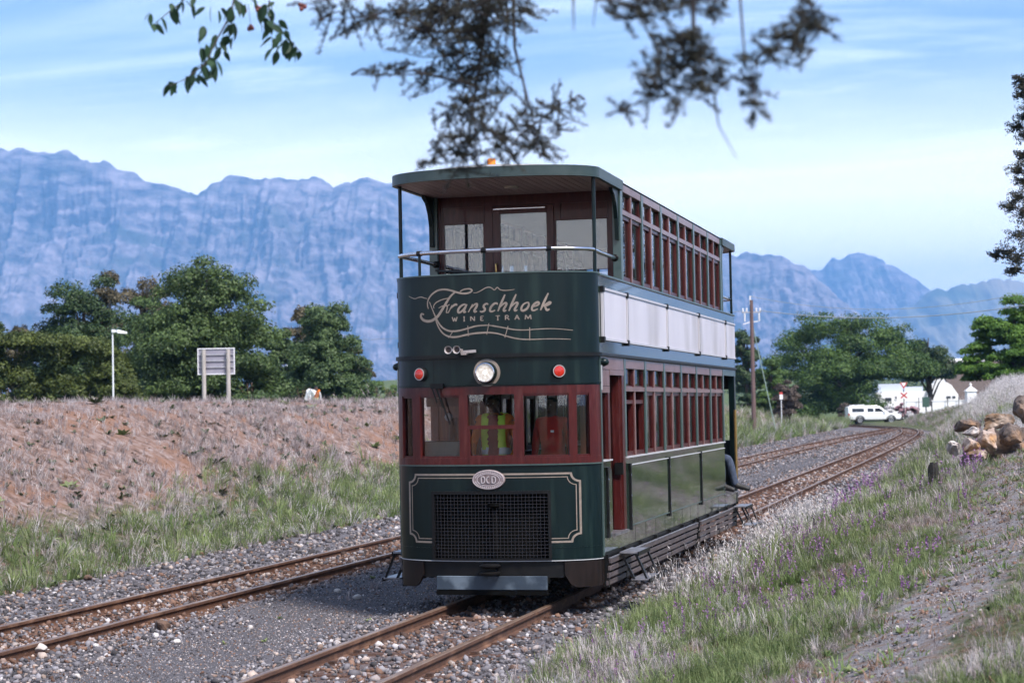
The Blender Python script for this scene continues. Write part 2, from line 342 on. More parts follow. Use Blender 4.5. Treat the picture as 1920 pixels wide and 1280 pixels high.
def height(x, y):
    x = np.asarray(x, float); y = np.asarray(y, float)
    x1 = track1(y)
    yard = -0.175 + 0.03 * (fbm(x * 0.9, y * 0.9, 3, 3) - .5)
    yard = yard + 0.055 * (1 - sstep(0.9, 1.7, np.abs(x - x1))) + 0.02 * (1 - sstep(0.8, 1.3, np.abs(x - track2(y)))) * (y < 132)
    # left bank
    tl = np.interp(y, [-60, 0, 25, 80, 120, 155, 175], [-7.5, -7.5, -7.8, -8.1, -8.4, -8.3, -9.5])
    zc_ = np.interp(y, [-60, 45, 80, 105, 130, 150, 166, 180], [2.42, 2.42, 2.25, 2.05, 1.65, .70, 0.0, 0.0])
    s_ = (tl - x) / 6.4
    prof = np.where(s_ < 0, 0, np.where(s_ < 1, 0.22 * s_ + 0.78 * (s_ ** 1.25) * (1 - 0.0 * s_), 1))
    prof = np.where(s_ > 0.86, 1 - 0.14 * np.clip(1 - (s_ - 0.86) / 0.4, 0, 1) ** 2 * 0.85, prof * 0.885 / (0.22 * 0.86 + 0.78 * 0.86 ** 1.25))
    prof = np.where(s_ < 0, 0, prof)
    back = 1 - 0.30 * sstep(1.4, 3.2, s_)
    lump = (fbm(x * 0.35, y * 0.35, 4, 11) - .5) * 0.38 * np.clip(s_ * 1.5, 0, 1) * np.clip(2.2 - s_, 0, 1) + (fbm(x * 1.6, y * 1.6, 3, 21) - .5) * 0.09 * np.clip(s_ * 3, 0, 1)
    zl = (zc_ + 0.175) * prof * back + lump * (y < 170)
    # right bank
    tr = 1.35 + (x1 - 0.0) * (y > 50) + np.interp(y, [-60, 40, 150], [0, 0, .35])
    hc = np.interp(y, [-60, -20, -8, 5, 20, 32, 45, 80, 125, 150, 165, 172], [0.55, 0.62, 0.62, 0.92, 1.30, 1.75, 2.25, 2.65, 2.35, 1.5, 0.5, 0.0])
    w_ = np.interp(y, [-60, 20, 60, 125, 160], [4.3, 4.3, 3.9, 5.0, 5.5])
    q_ = (x - tr) / w_
    pr = np.where(q_ < 0, 0, np.where(q_ < 1, 0.15 * q_ + 0.85 * q_ ** 1.55, 1 + 0.10 * np.minimum(q_ - 1, 2.5)))
    lumpr = ((fbm(x * 0.5, y * 0.5, 4, 31) - .5) * 0.22 + (fbm(x * 2.1, y * 2.1, 3, 41) - .5) * 0.09) * np.clip(q_ * 3, 0, 1)
    zr = (hc + 0.15) * pr + lumpr
    z = yard + zl + zr
    far = sstep(162, 172, y)
    z = z * (1 - far) + far * (-0.15)
    fl = sstep(-80, -200, x) if False else np.clip((-x - 90) / 120, 0, 1)
    return z * (1 - fl) + fl * 1.0 * (1 - far) + fl * far * -0.1

def geo(a, b, n):   # n geometric steps from a to b
    return a * (b / a) ** (np.arange(1, n + 1) / n)
xs = np.concatenate([-17 - geo(0.5, 22000, 38)[::-1], np.arange(-17, 8.01, 0.2), 8 + geo(0.4, 22000, 38)])
ys = np.concatenate([-26 - geo(1.0, 5500, 18)[::-1], np.arange(-26, 60, 0.3), np.arange(60, 182, 0.8), 182 + geo(2, 23000, 46)])
X, Y = np.meshgrid(xs, ys); Z = height(X, Y)
nx, ny = len(xs), len(ys); idx = np.arange(nx * ny).reshape(ny, nx)
gme = np_mesh('ground', np.stack([X, Y, Z], -1).reshape(-1, 3), np.stack([idx[:-1, :-1], idx[:-1, 1:], idx[1:, 1:], idx[1:, :-1]], -1).reshape(-1, 4), True)
def path_w(x, y):
    pc = np.interp(y, [-30, -9, -5.6, -2.3, 4, 10, 21, 40], [4.1, 4.35, 4.68, 5.15, 5.35, 5.35, 5.75, 6.6]); ph = np.interp(y, [-30, -9, -2, 3, 10, 40], [.20, .22, .20, .12, .09, .07]) * (.5 + 1.1 * fbm(x * .9, y * .9, 3, 61))
    return np.clip(1 - (np.abs(x - pc) - ph) / 0.42, 0, 1)
def zones(x, y):
    x1 = track1(y); x2 = track2(y)
    toe_l = np.interp(y, [-60, 0, 25, 80, 120, 155, 175], [-7.3, -7.3, -7.6, -8.0, -8.2, -8.2, -9.2]) ; toe_r = x1 * (y > 50) + 1.55
    near = (y < 168)
    gravel = np.clip((x - toe_l) / 0.7 + .5, 0, 1) * np.clip((toe_r - x) / 0.6 + .5, 0, 1) * near
    rgt = np.clip((x - toe_r) / 0.6 + .5, 0, 1)
    s_ = (toe_l - x)
    left_green = np.clip(s_ / 0.7 + .5, 0, 1) * np.clip((3.2 - s_) / 1.8, 0, 1)
    soil = np.clip((s_ - 1.2) / 2.0, 0, 1) * np.clip((16 - s_) / 4, 0, 1) * near
    green = np.maximum(left_green, rgt) * near
    pth = path_w(x, y)
    # worn fine strip between the tracks, tram's soft shadow painted as a wider dark patch, rust-stained ballast between the rails
    dk = np.clip(1 - (np.abs(x + 2.05) - 0.42) / 0.5, 0, 1) * (y < 60) + 0.8 * np.clip(1 - (np.abs(x + 2.3) - 0.8) / 0.6, 0, 1) * (y >= 0) * (y < 9)
    rs = np.maximum(np.clip(1 - (np.abs(x - x1) - 0.62) / 0.35, 0, 1) * np.interp(y, [-10, 8, 11, 60, 90], [0.42, 0.5, 1.0, 0.9, 0.4]), np.clip(1 - (np.abs(x - x2) - 0.66) / 0.4, 0, 1) * 0.85)
    return gravel, green, soil, pth, np.clip(dk, 0, 1), rs
za_ = zones(X, Y)
def colattr(me, name, r, g, b):
    a = me.color_attributes.new(name, 'FLOAT_COLOR', 'POINT'); a.data.foreach_set('color', np.stack([r, g, b, np.ones_like(r)], -1).astype(np.float32).ravel())
colattr(gme, 'zone', za_[0], za_[1], za_[2]); colattr(gme, 'zone2', za_[3], za_[4], za_[5])
ground = tag(link('ground', gme, 'ground_cover'), kind='structure')

# road over the level crossing
rd = MB(); ra = Vector((-7, 174.3)); rdv = Vector((0.9688, 0.2476))
pr_ = Vector((-rdv.y, rdv.x)); seg = []
for i in range(25):
    p = ra + rdv * (-60 + i * 5); a = p - pr_ * 3.2; b = p + pr_ * 3.2
    hz = -.09
    seg.append(((a.x, a.y, hz), (b.x, b.y, hz)))
for i in range(24): rd.add([seg[i][0], seg[i][1], seg[i + 1][1], seg[i + 1][0]], [(0, 3, 2, 1)])
tag(rd.build('road', 'asphalt'), kind='structure')

# ------------------------------------------------------------------ mountains
RL = [(-5441, 9381, 1462), (-5271, 9424, 1474), (-5186, 9446, 1475), (-5045, 9483, 1455), (-4918, 9515, 1438), (-4849, 9535, 1398), (-4779, 9553, 1382), (-4722, 9567, 1387), (-4666, 9583, 1351), (-4582, 9605, 1329), (-4456, 9639, 1283), (-4344, 9669, 1249), (-4288, 9684, 1221), (-4227, 9701, 1188), (-4197, 9706, 1234), (-4145, 9718, 1274), (-4060, 9739, 1296), (-3962, 9765, 1273), (-3863, 9790, 1271), (-3778, 9812, 1287), (-3693, 9834, 1274), (-3622, 9851, 1293), (-3566, 9866, 1272), (-3511, 9882, 1221), (-3439, 9899, 1249), (-3354, 9920, 1265), (-3213, 9957, 1247), (-3129, 9979, 1214), (-3018, 10010, 1165), (-2878, 10047, 1112), (-2738, 10085, 1066), (-2568, 10128, 1074), (-2400, 10173, 1001), (-2176, 10232, 939), (-1894, 10306, 889), (-1613, 10379, 840), (-1402, 10434, 813), (-1246, 10474, 804), (-1148, 10500, 793), (-1078, 10519, 757), (-994, 10541, 723), (-925, 10560, 660), (-772, 10603, 500), (-602, 10648, 325), (-402, 10698, 150)]
RR = [(-3100, 14620, 375), (-2620, 14740, 680), (-2316, 14847, 825), (-1990, 14926, 943), (-1665, 15006, 1012), (-1543, 15037, 1039), (-1423, 15068, 1032), (-1321, 15093, 1055), (-1259, 15106, 1117), (-1096, 15146, 1155), (-935, 15188, 1140), (-736, 15243, 1023), (-637, 15271, 951), (-518, 15304, 873), (-419, 15332, 788), (-303, 15368, 620), (-103, 15418, 375)]
R3 = [(-1200, 12560, 150), (-970, 12620, 300), (-791, 12667, 457), (-585, 12715, 610), (-431, 12750, 711), (-279, 12788, 736), (-110, 12830, 777), (25, 12864, 792), (92, 12881, 787), (226, 12916, 764), (427, 12968, 729), (750, 13080, 760), (1150, 13200, 830), (1750, 13350, 760), (2500, 13550, 850)]
def mountain(name, ridge, depth, seed, material, nu, nv, cliff, extend_left=None, soft=1.0):
    K = 2.5                                             # metres per noise unit
    r = np.array(ridge, float)
    if extend_left: r = np.vstack([np.array(extend_left, float), r])
    t = np.concatenate([[0], np.cumsum(np.hypot(np.diff(r[:, 0]), np.diff(r[:, 1])))]); L = t[-1]
    u = np.linspace(0, L, nu); rx, ry, rz = (np.interp(u, t, r[:, k]) for k in range(3)); u = u / K
    rz = rz + (fbm(u / 24, u * 0, 4, seed + 5) - .5) * 26 * K
    v = np.linspace(-0.3, 1, nv)                        # below 0 behind the ridge, 0 ridge, 1 foot towards the valley
    U, V = np.meshgrid(u, v); RX = np.broadcast_to(rx, U.shape); RY = np.broadcast_to(ry, U.shape); RZ = np.broadcast_to(rz, U.shape)
    dx, dy = 0.24, -0.97
    prof = np.where(V < 0, 1 + V * 1.4, cliff * np.clip(1 - V / 0.42, 0, 1) ** 0.85 + (1 - cliff) * (1 - np.clip(V, 0, 1)) ** 1.5)
    env = np.clip(V * 9, 0, 1) * np.clip((1 - V) * 3, 0, 1)
    w1 = (fbm(U / 90, V * 5, 3, seed + 3) - .5)
    fl = lambda sc, vs_, sd, wq: fbm(U / sc + w1 * wq, V * vs_, 3, seed + sd, True) - .55
    g = fl(330, 1.2, 0, .5) * -310 + fl(120, 2.0, 7, .8) * -165 + fl(44, 3.5, 9, 1.0) * -60 + fl(17, 7.0, 11, 1.2) * -30 + (fbm(U / 6, V * 30, 3, seed + 21) - .5) * 26
    Zb = RZ * prof
    lay_ = Zb / (30 * K) + fbm(U / 260, V * 2, 3, seed + 2) * 2.2; fr_ = lay_ - np.floor(lay_)
    ledge = np.where(fr_ < .72, fr_ / .72, (1 - fr_) / .28) - .5   # rock beds: steep risers, flat ledges
    amp = .35 + 1.1 * fbm(U / 70, V * 5, 3, seed + 4)
    off = (g * soft + ledge * 22 * amp * soft) * env * K
    Zm = Zb + (g * .22 * soft + ledge * 4 * amp + (fbm(U / 9, V * 40, 4, seed + 31) - .5) * 20 * soft) * env * K
    Xm = RX + dx * (V * depth + off); Ym = RY + dy * (V * depth + off)
    Zm = np.where(V > .97, -5, np.maximum(Zm, -5))
    idx = np.arange(nu * nv).reshape(nv, nu)
    me = np_mesh(name, np.stack([Xm, Ym, Zm], -1).reshape(-1, 3), np.stack([idx[:-1, :-1], idx[1:, :-1], idx[1:, 1:], idx[:-1, 1:]], -1).reshape(-1, 4), False)
    return tag(link(name, me, material), kind='structure')
mountain('mountain_range', RL, 3700, 7, 'rock_far', 1000, 240, 0.62, [(-9000, 8500, 1300), (-7500, 8850, 1500), (-6500, 9080, 1400)])
mountain('mountain_peak', RR, 4200, 23, 'rock_far', 420, 150, 0.35, soft=.8)
mountain('mountain_slope', R3, 3700, 41, 'veld_far', 420, 130, 0.2, soft=.45)
for nm in ('rock_far', 'veld_far'):
    for nd in MATS[nm].node_tree.nodes:
        if nd.type == 'BUMP': nd.inputs['Distance'].default_value = 60.0

# ------------------------------------------------------------------ haze
hz = MB().box(-24000, 24000, -6000, 24000, -7, 1620)
hm = bpy.data.materials.new('haze_air'); hm.use_nodes = True; hn = hm.node_tree.nodes; hn.clear()
ho = hn.new('ShaderNodeOutputMaterial'); hv = hn.new('ShaderNodeVolumePrincipled')
hv.inputs['Color'].default_value = (0.22, 0.50, 1.0, 1); hv.inputs['Density'].default_value = 0.000098; hv.inputs['Anisotropy'].default_value = 0.0
hm.node_tree.links.new(hv.outputs[0], ho.inputs['Volume'])
MATS['haze_air'] = hm
tag(hz.build('haze', 'haze_air'), kind='stuff')

# ------------------------------------------------------------------ railway tracks
def offset_path(cx, y0, y1, off, dz):
    yv = np.concatenate([np.arange(y0, min(y1, 60), 6.0), np.arange(max(60, y0), y1 + .01, 1.5)]); xv = cx(yv)
    d = np.gradient(xv, yv); nrm = np.sqrt(1 + d * d)
    return np.stack([xv + off / nrm, yv - off * d / nrm, dz(yv)], -1)
PROF_BASE = [(-.062, -.135), (-.062, -.122), (-.012, -.105), (-.012, -.045), (-.034, -.034), (-.034, -.006)]
def rail(parent, P):
    prof = PROF_BASE + [(-x, z) for x, z in PROF_BASE[::-1]]
    body = MB(); n = len(prof); T = np.gradient(P, axis=0); T /= np.linalg.norm(T, axis=1)[:, None]
    for p, t in zip(P, T):
        r = np.array([t[1], -t[0], 0])
        body.v.extend([tuple(p + r * a + np.array([0, 0, b])) for a, b in prof])
    for i in range(len(P) - 1):
        for k in range(n): body.f.append((i * n + k, i * n + (k + 1) % n, (i + 1) * n + (k + 1) % n, (i + 1) * n + k))
    body.f.append(tuple(range(n))); body.f.append(tuple(range((len(P) - 1) * n, len(P) * n))[::-1])
    ro = body.build('rail', 'rail_rust', parent)
    top = MB()
    for p, t in zip(P, T):
        r = np.array([t[1], -t[0], 0])
        top.v.extend([tuple(p + r * a + np.array([0, 0, b])) for a, b in ((-.030, -.006), (-.024, 0.0), (.024, 0.0), (.030, -.006))])
    for i in range(len(P) - 1):
        for k in range(3): top.f.append((i * 4 + k, i * 4 + k + 1, (i + 1) * 4 + k + 1, (i + 1) * 4 + k))
    top.build('running_surface', 'rail_top', ro)
    return ro
random.seed(4)
sl_me = []
for k in range(3):
    b = MB(); b.hexa([(-.95, -.10, -.10), (.95, -.10, -.10), (.95, .10, -.10), (-.95, .10, -.10), (-.93, -.07, 0), (.93, -.07, 0), (.93, .07, 0), (-.93, .07, 0)])
    for s in (-1, 1):
        for q in (-1, 1): b.box(s * .565 + q * .09 - .03, s * .565 + q * .09 + .03, -.035, .035, -.001, .028)
    me = b.mesh('sleeper'); me.materials.append(MATS['sleeper_rust']); sl_me.append(me)
def lay_track(label, cx, y0, y1, dz, step, depth):
    t = thing('railway_track', label, 'railway track', (0, 0, 0), group='railway tracks')
    for s in (-1, 1): rail(t, offset_path(cx, y0, y1, s * 0.565, dz))
    y = y0 + 0.3
    while y < y1:
        d = float(cx(np.array([y + .5]))[0] - cx(np.array([y - .5]))[0])
        o = link('sleeper', random.choice(sl_me), None, t, (float(cx(np.array([y]))[0]), y, float(dz(np.array([y]))[0]) - depth(y) + random.uniform(-.015, .012)), (random.uniform(-.02, .02), 0, -math.atan(d) + random.uniform(-.03, .03)))
        y += step + random.uniform(-.05, .05)
    return t
lay_track('rusty railway track the tram stands on, curving off past the car', track1, -14, 178, lambda y: np.zeros_like(y) + 0.0, 0.72,
          lambda y: 0.108 if y < 10 else 0.085)
lay_track('empty rusty railway track along the foot of the dry bank', track2, -14, 135, lambda y: -0.055 + 0.055 * sstep(85, 125, y), 0.72, lambda y: 0.118)

# ------------------------------------------------------------------ the tram
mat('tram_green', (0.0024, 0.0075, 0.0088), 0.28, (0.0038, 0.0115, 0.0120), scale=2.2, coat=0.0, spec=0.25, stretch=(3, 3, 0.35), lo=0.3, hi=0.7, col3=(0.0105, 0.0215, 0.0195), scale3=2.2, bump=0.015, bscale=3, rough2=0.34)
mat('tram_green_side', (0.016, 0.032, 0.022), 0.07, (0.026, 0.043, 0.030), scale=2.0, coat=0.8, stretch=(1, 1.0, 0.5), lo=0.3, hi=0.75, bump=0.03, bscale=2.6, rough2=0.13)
mat('tram_green_grey', (0.035, 0.062, 0.060), 0.35, (0.055, 0.085, 0.08), scale=6, coat=0.2, stretch=(1, 1, .4))
mat('wood_red', (0.068, 0.0092, 0.0085), 0.36, (0.040, 0.0062, 0.0062), spec=0.28, scale=10, stretch=(3, 3, 0.5), lo=0.3, hi=0.7, bump=0.12, bscale=30, coat=0.1, col3=(0.078, 0.018, 0.016), scale3=7)
mat('wood_brown', (0.100, 0.019, 0.008), 0.4, (0.048, 0.010, 0.006), scale=6, stretch=(6, 6, 0.4), lo=0.3, hi=0.7, bump=0.1, bscale=30, col3=(0.16, 0.045, 0.02), scale3=5)
mat('wood_weathered_sheen', (0.20, 0.115, 0.11), 0.35, (0.13, 0.065, 0.06), scale=6, stretch=(2, 0.6, 2), lo=0.3, hi=0.7, bump=0.1, bscale=24, coat=0.15)  # weathered side wood, with pale pinkish sky sheen put into its colour
mat('ceiling_wood', (0.36, 0.275, 0.28), 0.5, (0.28, 0.20, 0.205), scale=3, stretch=(5, 0.6, 5), rnd=0.12)
mat('cream_paint', (0.25, 0.20, 0.165), 0.5, (0.18, 0.145, 0.12), scale=12)
mat('panel_white', (0.56, 0.53, 0.58), 0.4, (0.49, 0.46, 0.51), scale=1.6, stretch=(1, 1, 0.3), col3=(0.40, 0.37, 0.39), scale3=1.2)
mat('panel_edge', (0.46, 0.44, 0.47), 0.35)
mat('black_metal', (0.005, 0.005, 0.006), 0.42, (0.010, 0.0095, 0.0095), scale=9, spec=0.22)
mat('black_matt', (0.003, 0.003, 0.003), 0.9, spec=0.1)
mat('wire_grey', (0.040, 0.038, 0.045), 0.6, spec=0.2)
mat('board_blue', (0.036, 0.052, 0.072), 0.5, (0.024, 0.036, 0.054), scale=5, col3=(0.11, 0.14, 0.175), scale3=4)
mat('brown_skirt', (0.008, 0.0052, 0.0046), 0.45, (0.015, 0.009, 0.008), scale=6, spec=0.25, stretch=(4, 4, .6))
mat('chrome', (0.62, 0.60, 0.64), 0.16, metal=1.0)
mat('brass', (0.55, 0.33, 0.12), 0.3, metal=1.0)
mat('cast_badge', (0.30, 0.235, 0.235), 0.5, (0.19, 0.14, 0.14), scale=30, bump=0.3, bscale=90)
mat('badge_raised', (0.42, 0.37, 0.38), 0.45)
mat('badge_field', (0.17, 0.13, 0.135), 0.6, (0.11, 0.08, 0.085), scale=40)
mat('red_lens', (0.48, 0.022, 0.012), 0.18, (0.30, 0.010, 0.006), scale=60, coat=0.5, emit=((0.9, 0.07, 0.03), 0.06))
mat('lamp_lit', (0.9, 0.88, 0.85), 0.2, emit=((1.0, 0.96, 0.93), 1.3))
mat('lamp_reflector', (0.80, 0.76, 0.70), 0.2, (0.42, 0.34, 0.26), scale=30, metal=0.3, emit=((1.0, 0.95, 0.90), 0.10))
mat('amber_lens', (0.75, 0.22, 0.015), 0.25, coat=0.4)
mat('slat_wood', (0.10, 0.078, 0.080), 0.5, (0.055, 0.043, 0.045), scale=5, stretch=(3, 0.5, 3), bump=0.12, bscale=30)
mat('step_metal', (0.34, 0.33, 0.36), 0.4, (0.13, 0.12, 0.13), scale=6, metal=0.6)
mat('horn_grey', (0.40, 0.35, 0.34), 0.4, metal=0.4)
mat('seat_dark', (0.045, 0.022, 0.016), 0.6, (0.025, 0.013, 0.011), scale=10)
mat('deck_grey', (0.06, 0.055, 0.052), 0.85, (0.09, 0.08, 0.075), scale=6)
mat('lining_pale', (0.34, 0.31, 0.32), 0.6, (0.28, 0.25, 0.26), scale=2)
mat('roof_edge', (0.020, 0.036, 0.036), 0.4, (0.034, 0.052, 0.050), scale=5)
mat('roof_canvas', (0.20, 0.20, 0.21), 0.8, (0.27, 0.27, 0.28), scale=4)
mat('dust_white', (0.42, 0.42, 0.44), 0.5)
glass_mat('glass', (0.93, 0.95, 0.95), 0.0, 0.0)
glass_mat('glass_upper', (0.93, 0.95, 0.96), 0.02, 0.008)

tram = thing('double_decker_tram', 'dark green double-decker tram with maroon window frames and white side panels', 'tram')
HW = 1.15; LEN = 11.0
Z_SK, Z_SILL, Z_WTOP, Z_FAS, Z_BELT, Z_WAIST, Z_CANT, Z_ROOF = 0.50, 1.555, 2.33, 2.39, 2.705, 3.61, 4.66, 4.775
def bowy(x): return -0.48 * max(0.0, 1 - (abs(x) / HW) ** 2.7) ** (1 / 1.7)
_bs = []
for i in range(401):
    t = -math.pi / 2 + math.pi * i / 400; xx = HW * math.sin(t); _bs.append((xx, bowy(xx)))
_bs = np.array(_bs); _bt = np.gradient(_bs, axis=0); _bt /= np.linalg.norm(_bt, axis=1)[:, None]; _bn = np.stack([_bt[:, 1], -_bt[:, 0]], -1)
def bowp(x, d=0.0, rear=False):
    """point on the bowed end at x, d metres outside it"""
    i = np.interp(x, _bs[:, 0], np.arange(401))
    p = [np.interp(i, np.arange(401), _bs[:, k]) for k in (0, 1)]; n = [np.interp(i, np.arange(401), _bn[:, k]) for k in (0, 1)]
    X_ = p[0] + n[0] * d; Y_ = p[1] + n[1] * d
    return (X_, LEN - Y_) if rear else (X_, Y_)
def bow_xs(xa, xb, n):
    ta = math.asin(max(-1, min(1, xa / HW))); tb = math.asin(max(-1, min(1, xb / HW)))
    return [HW * math.sin(ta + (tb - ta) * k / n) for k in range(n + 1)]
def bowbox(mb, xa, xb, z0, z1, d0, d1, n=8, rear=False):
    o = len(mb.v); X_ = bow_xs(xa, xb, n)
    for x in X_:
        a = bowp(x, d0, rear); b = bowp(x, d1, rear)
        mb.v.extend([(a[0], a[1], z0), (b[0], b[1], z0), (b[0], b[1], z1), (a[0], a[1], z1)])
    for i in range(n):
        for k in range(4): mb.f.append((o + i * 4 + k, o + (i + 1) * 4 + k, o + (i + 1) * 4 + (k + 1) % 4, o + i * 4 + (k + 1) % 4))
    mb.f.append((o + 3, o + 2, o + 1, o)); e = o + n * 4; mb.f.append((e, e + 1, e + 2, e + 3))
    return mb
def bb(name, material, xa, xb, z0, z1, d0, d1, parent=None, n=8, rear=False, smooth=True):
    o = bowbox(MB(), xa, xb, z0, z1, d0, d1, n, rear).build(name, material, parent or tram)
    if smooth: smooth_by_angle(o, 35)
    return o
def ribbon(mb, pts, w, d=0.006, taper=True):
    """painted stroke laid on the bow: pts (x,z), w width"""
    P = [np.array(p, float) for p in pts]
    # densify with Catmull-Rom
    Q = []
    for i in range(len(P) - 1):
        p0, p1, p2, p3 = P[max(i - 1, 0)], P[i], P[i + 1], P[min(i + 2, len(P) - 1)]
        m = 4 if len(P) > 2 else 1
        for k in range(m):
            t = k / m; Q.append(0.5 * ((2 * p1) + (-p0 + p2) * t + (2 * p0 - 5 * p1 + 4 * p2 - p3) * t * t + (-p0 + 3 * p1 - 3 * p2 + p3) * t ** 3))
    Q.append(P[-1]); n = len(Q); o = len(mb.v)
    for i, q in enumerate(Q):
        tn = Q[min(i + 1, n - 1)] - Q[max(i - 1, 0)]; L = np.hypot(*tn) or 1; nr = np.array([-tn[1], tn[0]]) / L
        f = i / max(n - 1, 1); ww = w(f) if callable(w) else w * (0.35 + 0.65 * math.sin(math.pi * min(max(f, .04), .96)) ** .5 if taper else 1)
        for s in (-1, 1):
            e = q + nr * s * ww / 2; X_, Y_ = bowp(e[0], d); mb.v.append((X_, Y_, e[1]))
    for i in range(n - 1): mb.f.append((o + 2 * i, o + 2 * i + 2, o + 2 * i + 3, o + 2 * i + 1))
    return mb

# --- lower front: dash with grille
GX, GZ0, GZ1 = 0.668, 0.505, 1.255
dash = MB()
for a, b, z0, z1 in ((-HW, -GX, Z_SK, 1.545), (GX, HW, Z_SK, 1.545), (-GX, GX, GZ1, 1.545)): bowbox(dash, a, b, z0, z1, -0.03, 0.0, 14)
dash = smooth_by_angle(dash.build('front_panel', 'tram_green', tram), 35)
bb('seam_strip', 'tram_green', -HW, -GX - .002, 0.632, 0.640, -0.001, 0.004, dash); bb('seam_strip', 'tram_green', GX + .002, HW, 0.632, 0.640, -0.001, 0.004, dash)
def lining(name, inset, w, z0, z1, xo, material):
    m = MB(); r = 0.085
    for s in (-1, 1):
        q = [(s * (GX + .002), z0), (s * (xo - r), z0)]
        arc = [(s * (xo - r * math.sin(t)), z0 + r * math.cos(t) ) for t in (math.pi / 2 * k / 6 for k in range(7))][::-1]
        arc = [(s * (xo - r * math.cos(t)), z0 + r * math.sin(t)) for t in (math.pi / 2 * k / 6 for k in range(7))]
        # concave notch: centre of the arc sits at the corner itself
        q += arc[1:]
        q += [(s * xo, z1 - r)] + [(s * (xo - r * math.sin(t)), z1 - r * math.cos(t)) for t in (math.pi / 2 * k / 6 for k in range(1, 7))]
        q += [(0.0 + s * 0.02, z1)]
        for a, b in zip(q[:-1], q[1:]):
            k = max(1, int(abs(b[0] - a[0]) / 0.08))
            pts = [(a[0] + (b[0] - a[0]) * i / k, a[1] + (b[1] - a[1]) * i / k) for i in range(k + 1)]
            for u, v in zip(pts[:-1], pts[1:]):
                dx, dz_ = v[0] - u[0], v[1] - u[1]; L = math.hypot(dx, dz_) or 1; e = w * .4
                ribbon(m, [(u[0] - dx / L * e * .2, u[1] - dz_ / L * e * .2), (v[0] + dx / L * e, v[1] + dz_ / L * e)], lambda f: w, 0.004 + inset, False)
    m.build(name, material, dash)
lining('lining_stripe', 0.0, 0.021, 0.70, 1.435, 0.962, 'cream_paint')
lining('inner_stripe', 0.0008, 0.009, 0.737, 1.398, 0.925, 'cream_paint')
grille = smooth_by_angle(bowbox(bowbox(bowbox(bowbox(MB(), -GX, GX, GZ0, GZ0 + .02, -.02, .012, 16), -GX, GX, GZ1 - .035, GZ1, -.02, .012, 16), -GX, -GX + .03, GZ0 + .02, GZ1 - .035, -.02, .012, 2), GX - .03, GX, GZ0 + .02, GZ1 - .035, -.02, .012, 2).build('grille_frame', 'black_metal', tram), 35)
wires = MB()
for k in range(1, 32):
    x = -GX + .03 + (2 * GX - .06) * k / 32; X_, Y_ = bowp(x, .006); wires.tube([(X_, Y_, GZ0 + .02), (X_, Y_, GZ1 - .035)], 0.0017, 4, False)
for k in range(1, 19):
    z = GZ0 + .02 + (GZ1 - GZ0 - .055) * k / 19; wires.tube([(*bowp(x, .008), z) for x in bow_xs(-GX + .03, GX - .03, 18)], 0.0018, 4, False)
tag(wires.build('wire_mesh', 'wire_grey', grille), kind='stuff')
bb('radiator_core', 'black_matt', -GX, GX, GZ0, GZ1, -.20, -.14, grille, 12)
rad = MB(); X_, Y_ = bowp(0.05, -.07); rad.lathe([(0.05, 0), (0.05, .02), (0.03, .05), (0.03, .42), (0.06, .45), (0.09, .47), (0.09, .5)], 14, (X_, Y_ - .02, .62)); smooth_by_angle(rad.build('radiator_pipe', 'black_matt', grille), 40)

# --- cast oval badge
badge = MB(); X_, Y_ = bowp(0, 0.012)
def oval(mb, a, b, y0, y1, cz, n=40):
    o = len(mb.v)
    for y in (y1, y0):
        for k in range(n): t = 2 * math.pi * k / n; mb.v.append((a * math.cos(t), y, cz + b * math.sin(t)))
    mb.f.append(tuple(range(o + n, o + 2 * n))); mb.f.append(tuple(range(o, o + n))[::-1])
    for k in range(n): mb.f.append((o + k, o + (k + 1) % n, o + n + (k + 1) % n, o + n + k))
    return mb
yb = bowp(0)[1]
badge = oval(MB(), .183, .108, yb - .030, yb + .02, 1.378).build('maker_badge', 'cast_badge', tram, bevel=.006)
rim = MB()
for a, b in ((.172, .098), (.125, .066)): rim.tube([(a * math.cos(2 * math.pi * k / 40), yb - .031, 1.378 + b * math.sin(2 * math.pi * k / 40)) for k in range(41)], .004, 5, False)
rim.build('badge_rim', 'badge_raised', badge)
oval(MB(), .122, .063, yb - .032, yb - .020, 1.378).build('badge_field', 'badge_field', badge)
def flat_stroke(mb, pts, w, y):
    for (x0, z0), (x1, z1) in zip(pts[:-1], pts[1:]): mb.bar((x0, y, z0), (x1, y, z1), w, .008, (0, 1, 0))
    return mb
let = MB()
for gx, gl in ((-.060, 'D'), (.0, 'C'), (.060, 'D')):
    arc = [(gx + (.004 if gl == 'D' else .004) + .020 * math.cos(t) * (1 if gl == 'D' else -1), 1.378 + .034 * math.sin(t)) for t in (math.pi * (-.5 + k / 10) if gl == 'D' else math.pi * (-.62 + 1.24 * k / 10) for k in range(11))]
    if gl == 'D': flat_stroke(let, [(gx - .016, 1.344), (gx - .016, 1.412)], .011, yb - .036); arc = [(gx - .022, 1.344)] + arc + [(gx - .022, 1.412)]
    flat_stroke(let, arc, .010, yb - .036)
let.build('badge_letters', 'badge_raised', badge)
ring = MB()    # cast lettering round the rim, too small to read
for k in range(40):
    if k in (0, 1, 19, 20, 21, 39): continue
    t = 2 * math.pi * k / 40; ring.box(.149 * math.cos(t) - .004, .149 * math.cos(t) + .004, yb - .035, yb - .029, 1.378 + .082 * math.sin(t) - .007, 1.378 + .082 * math.sin(t) + .007)
tag(ring.build('rim_relief', 'badge_raised', badge), kind='stuff')

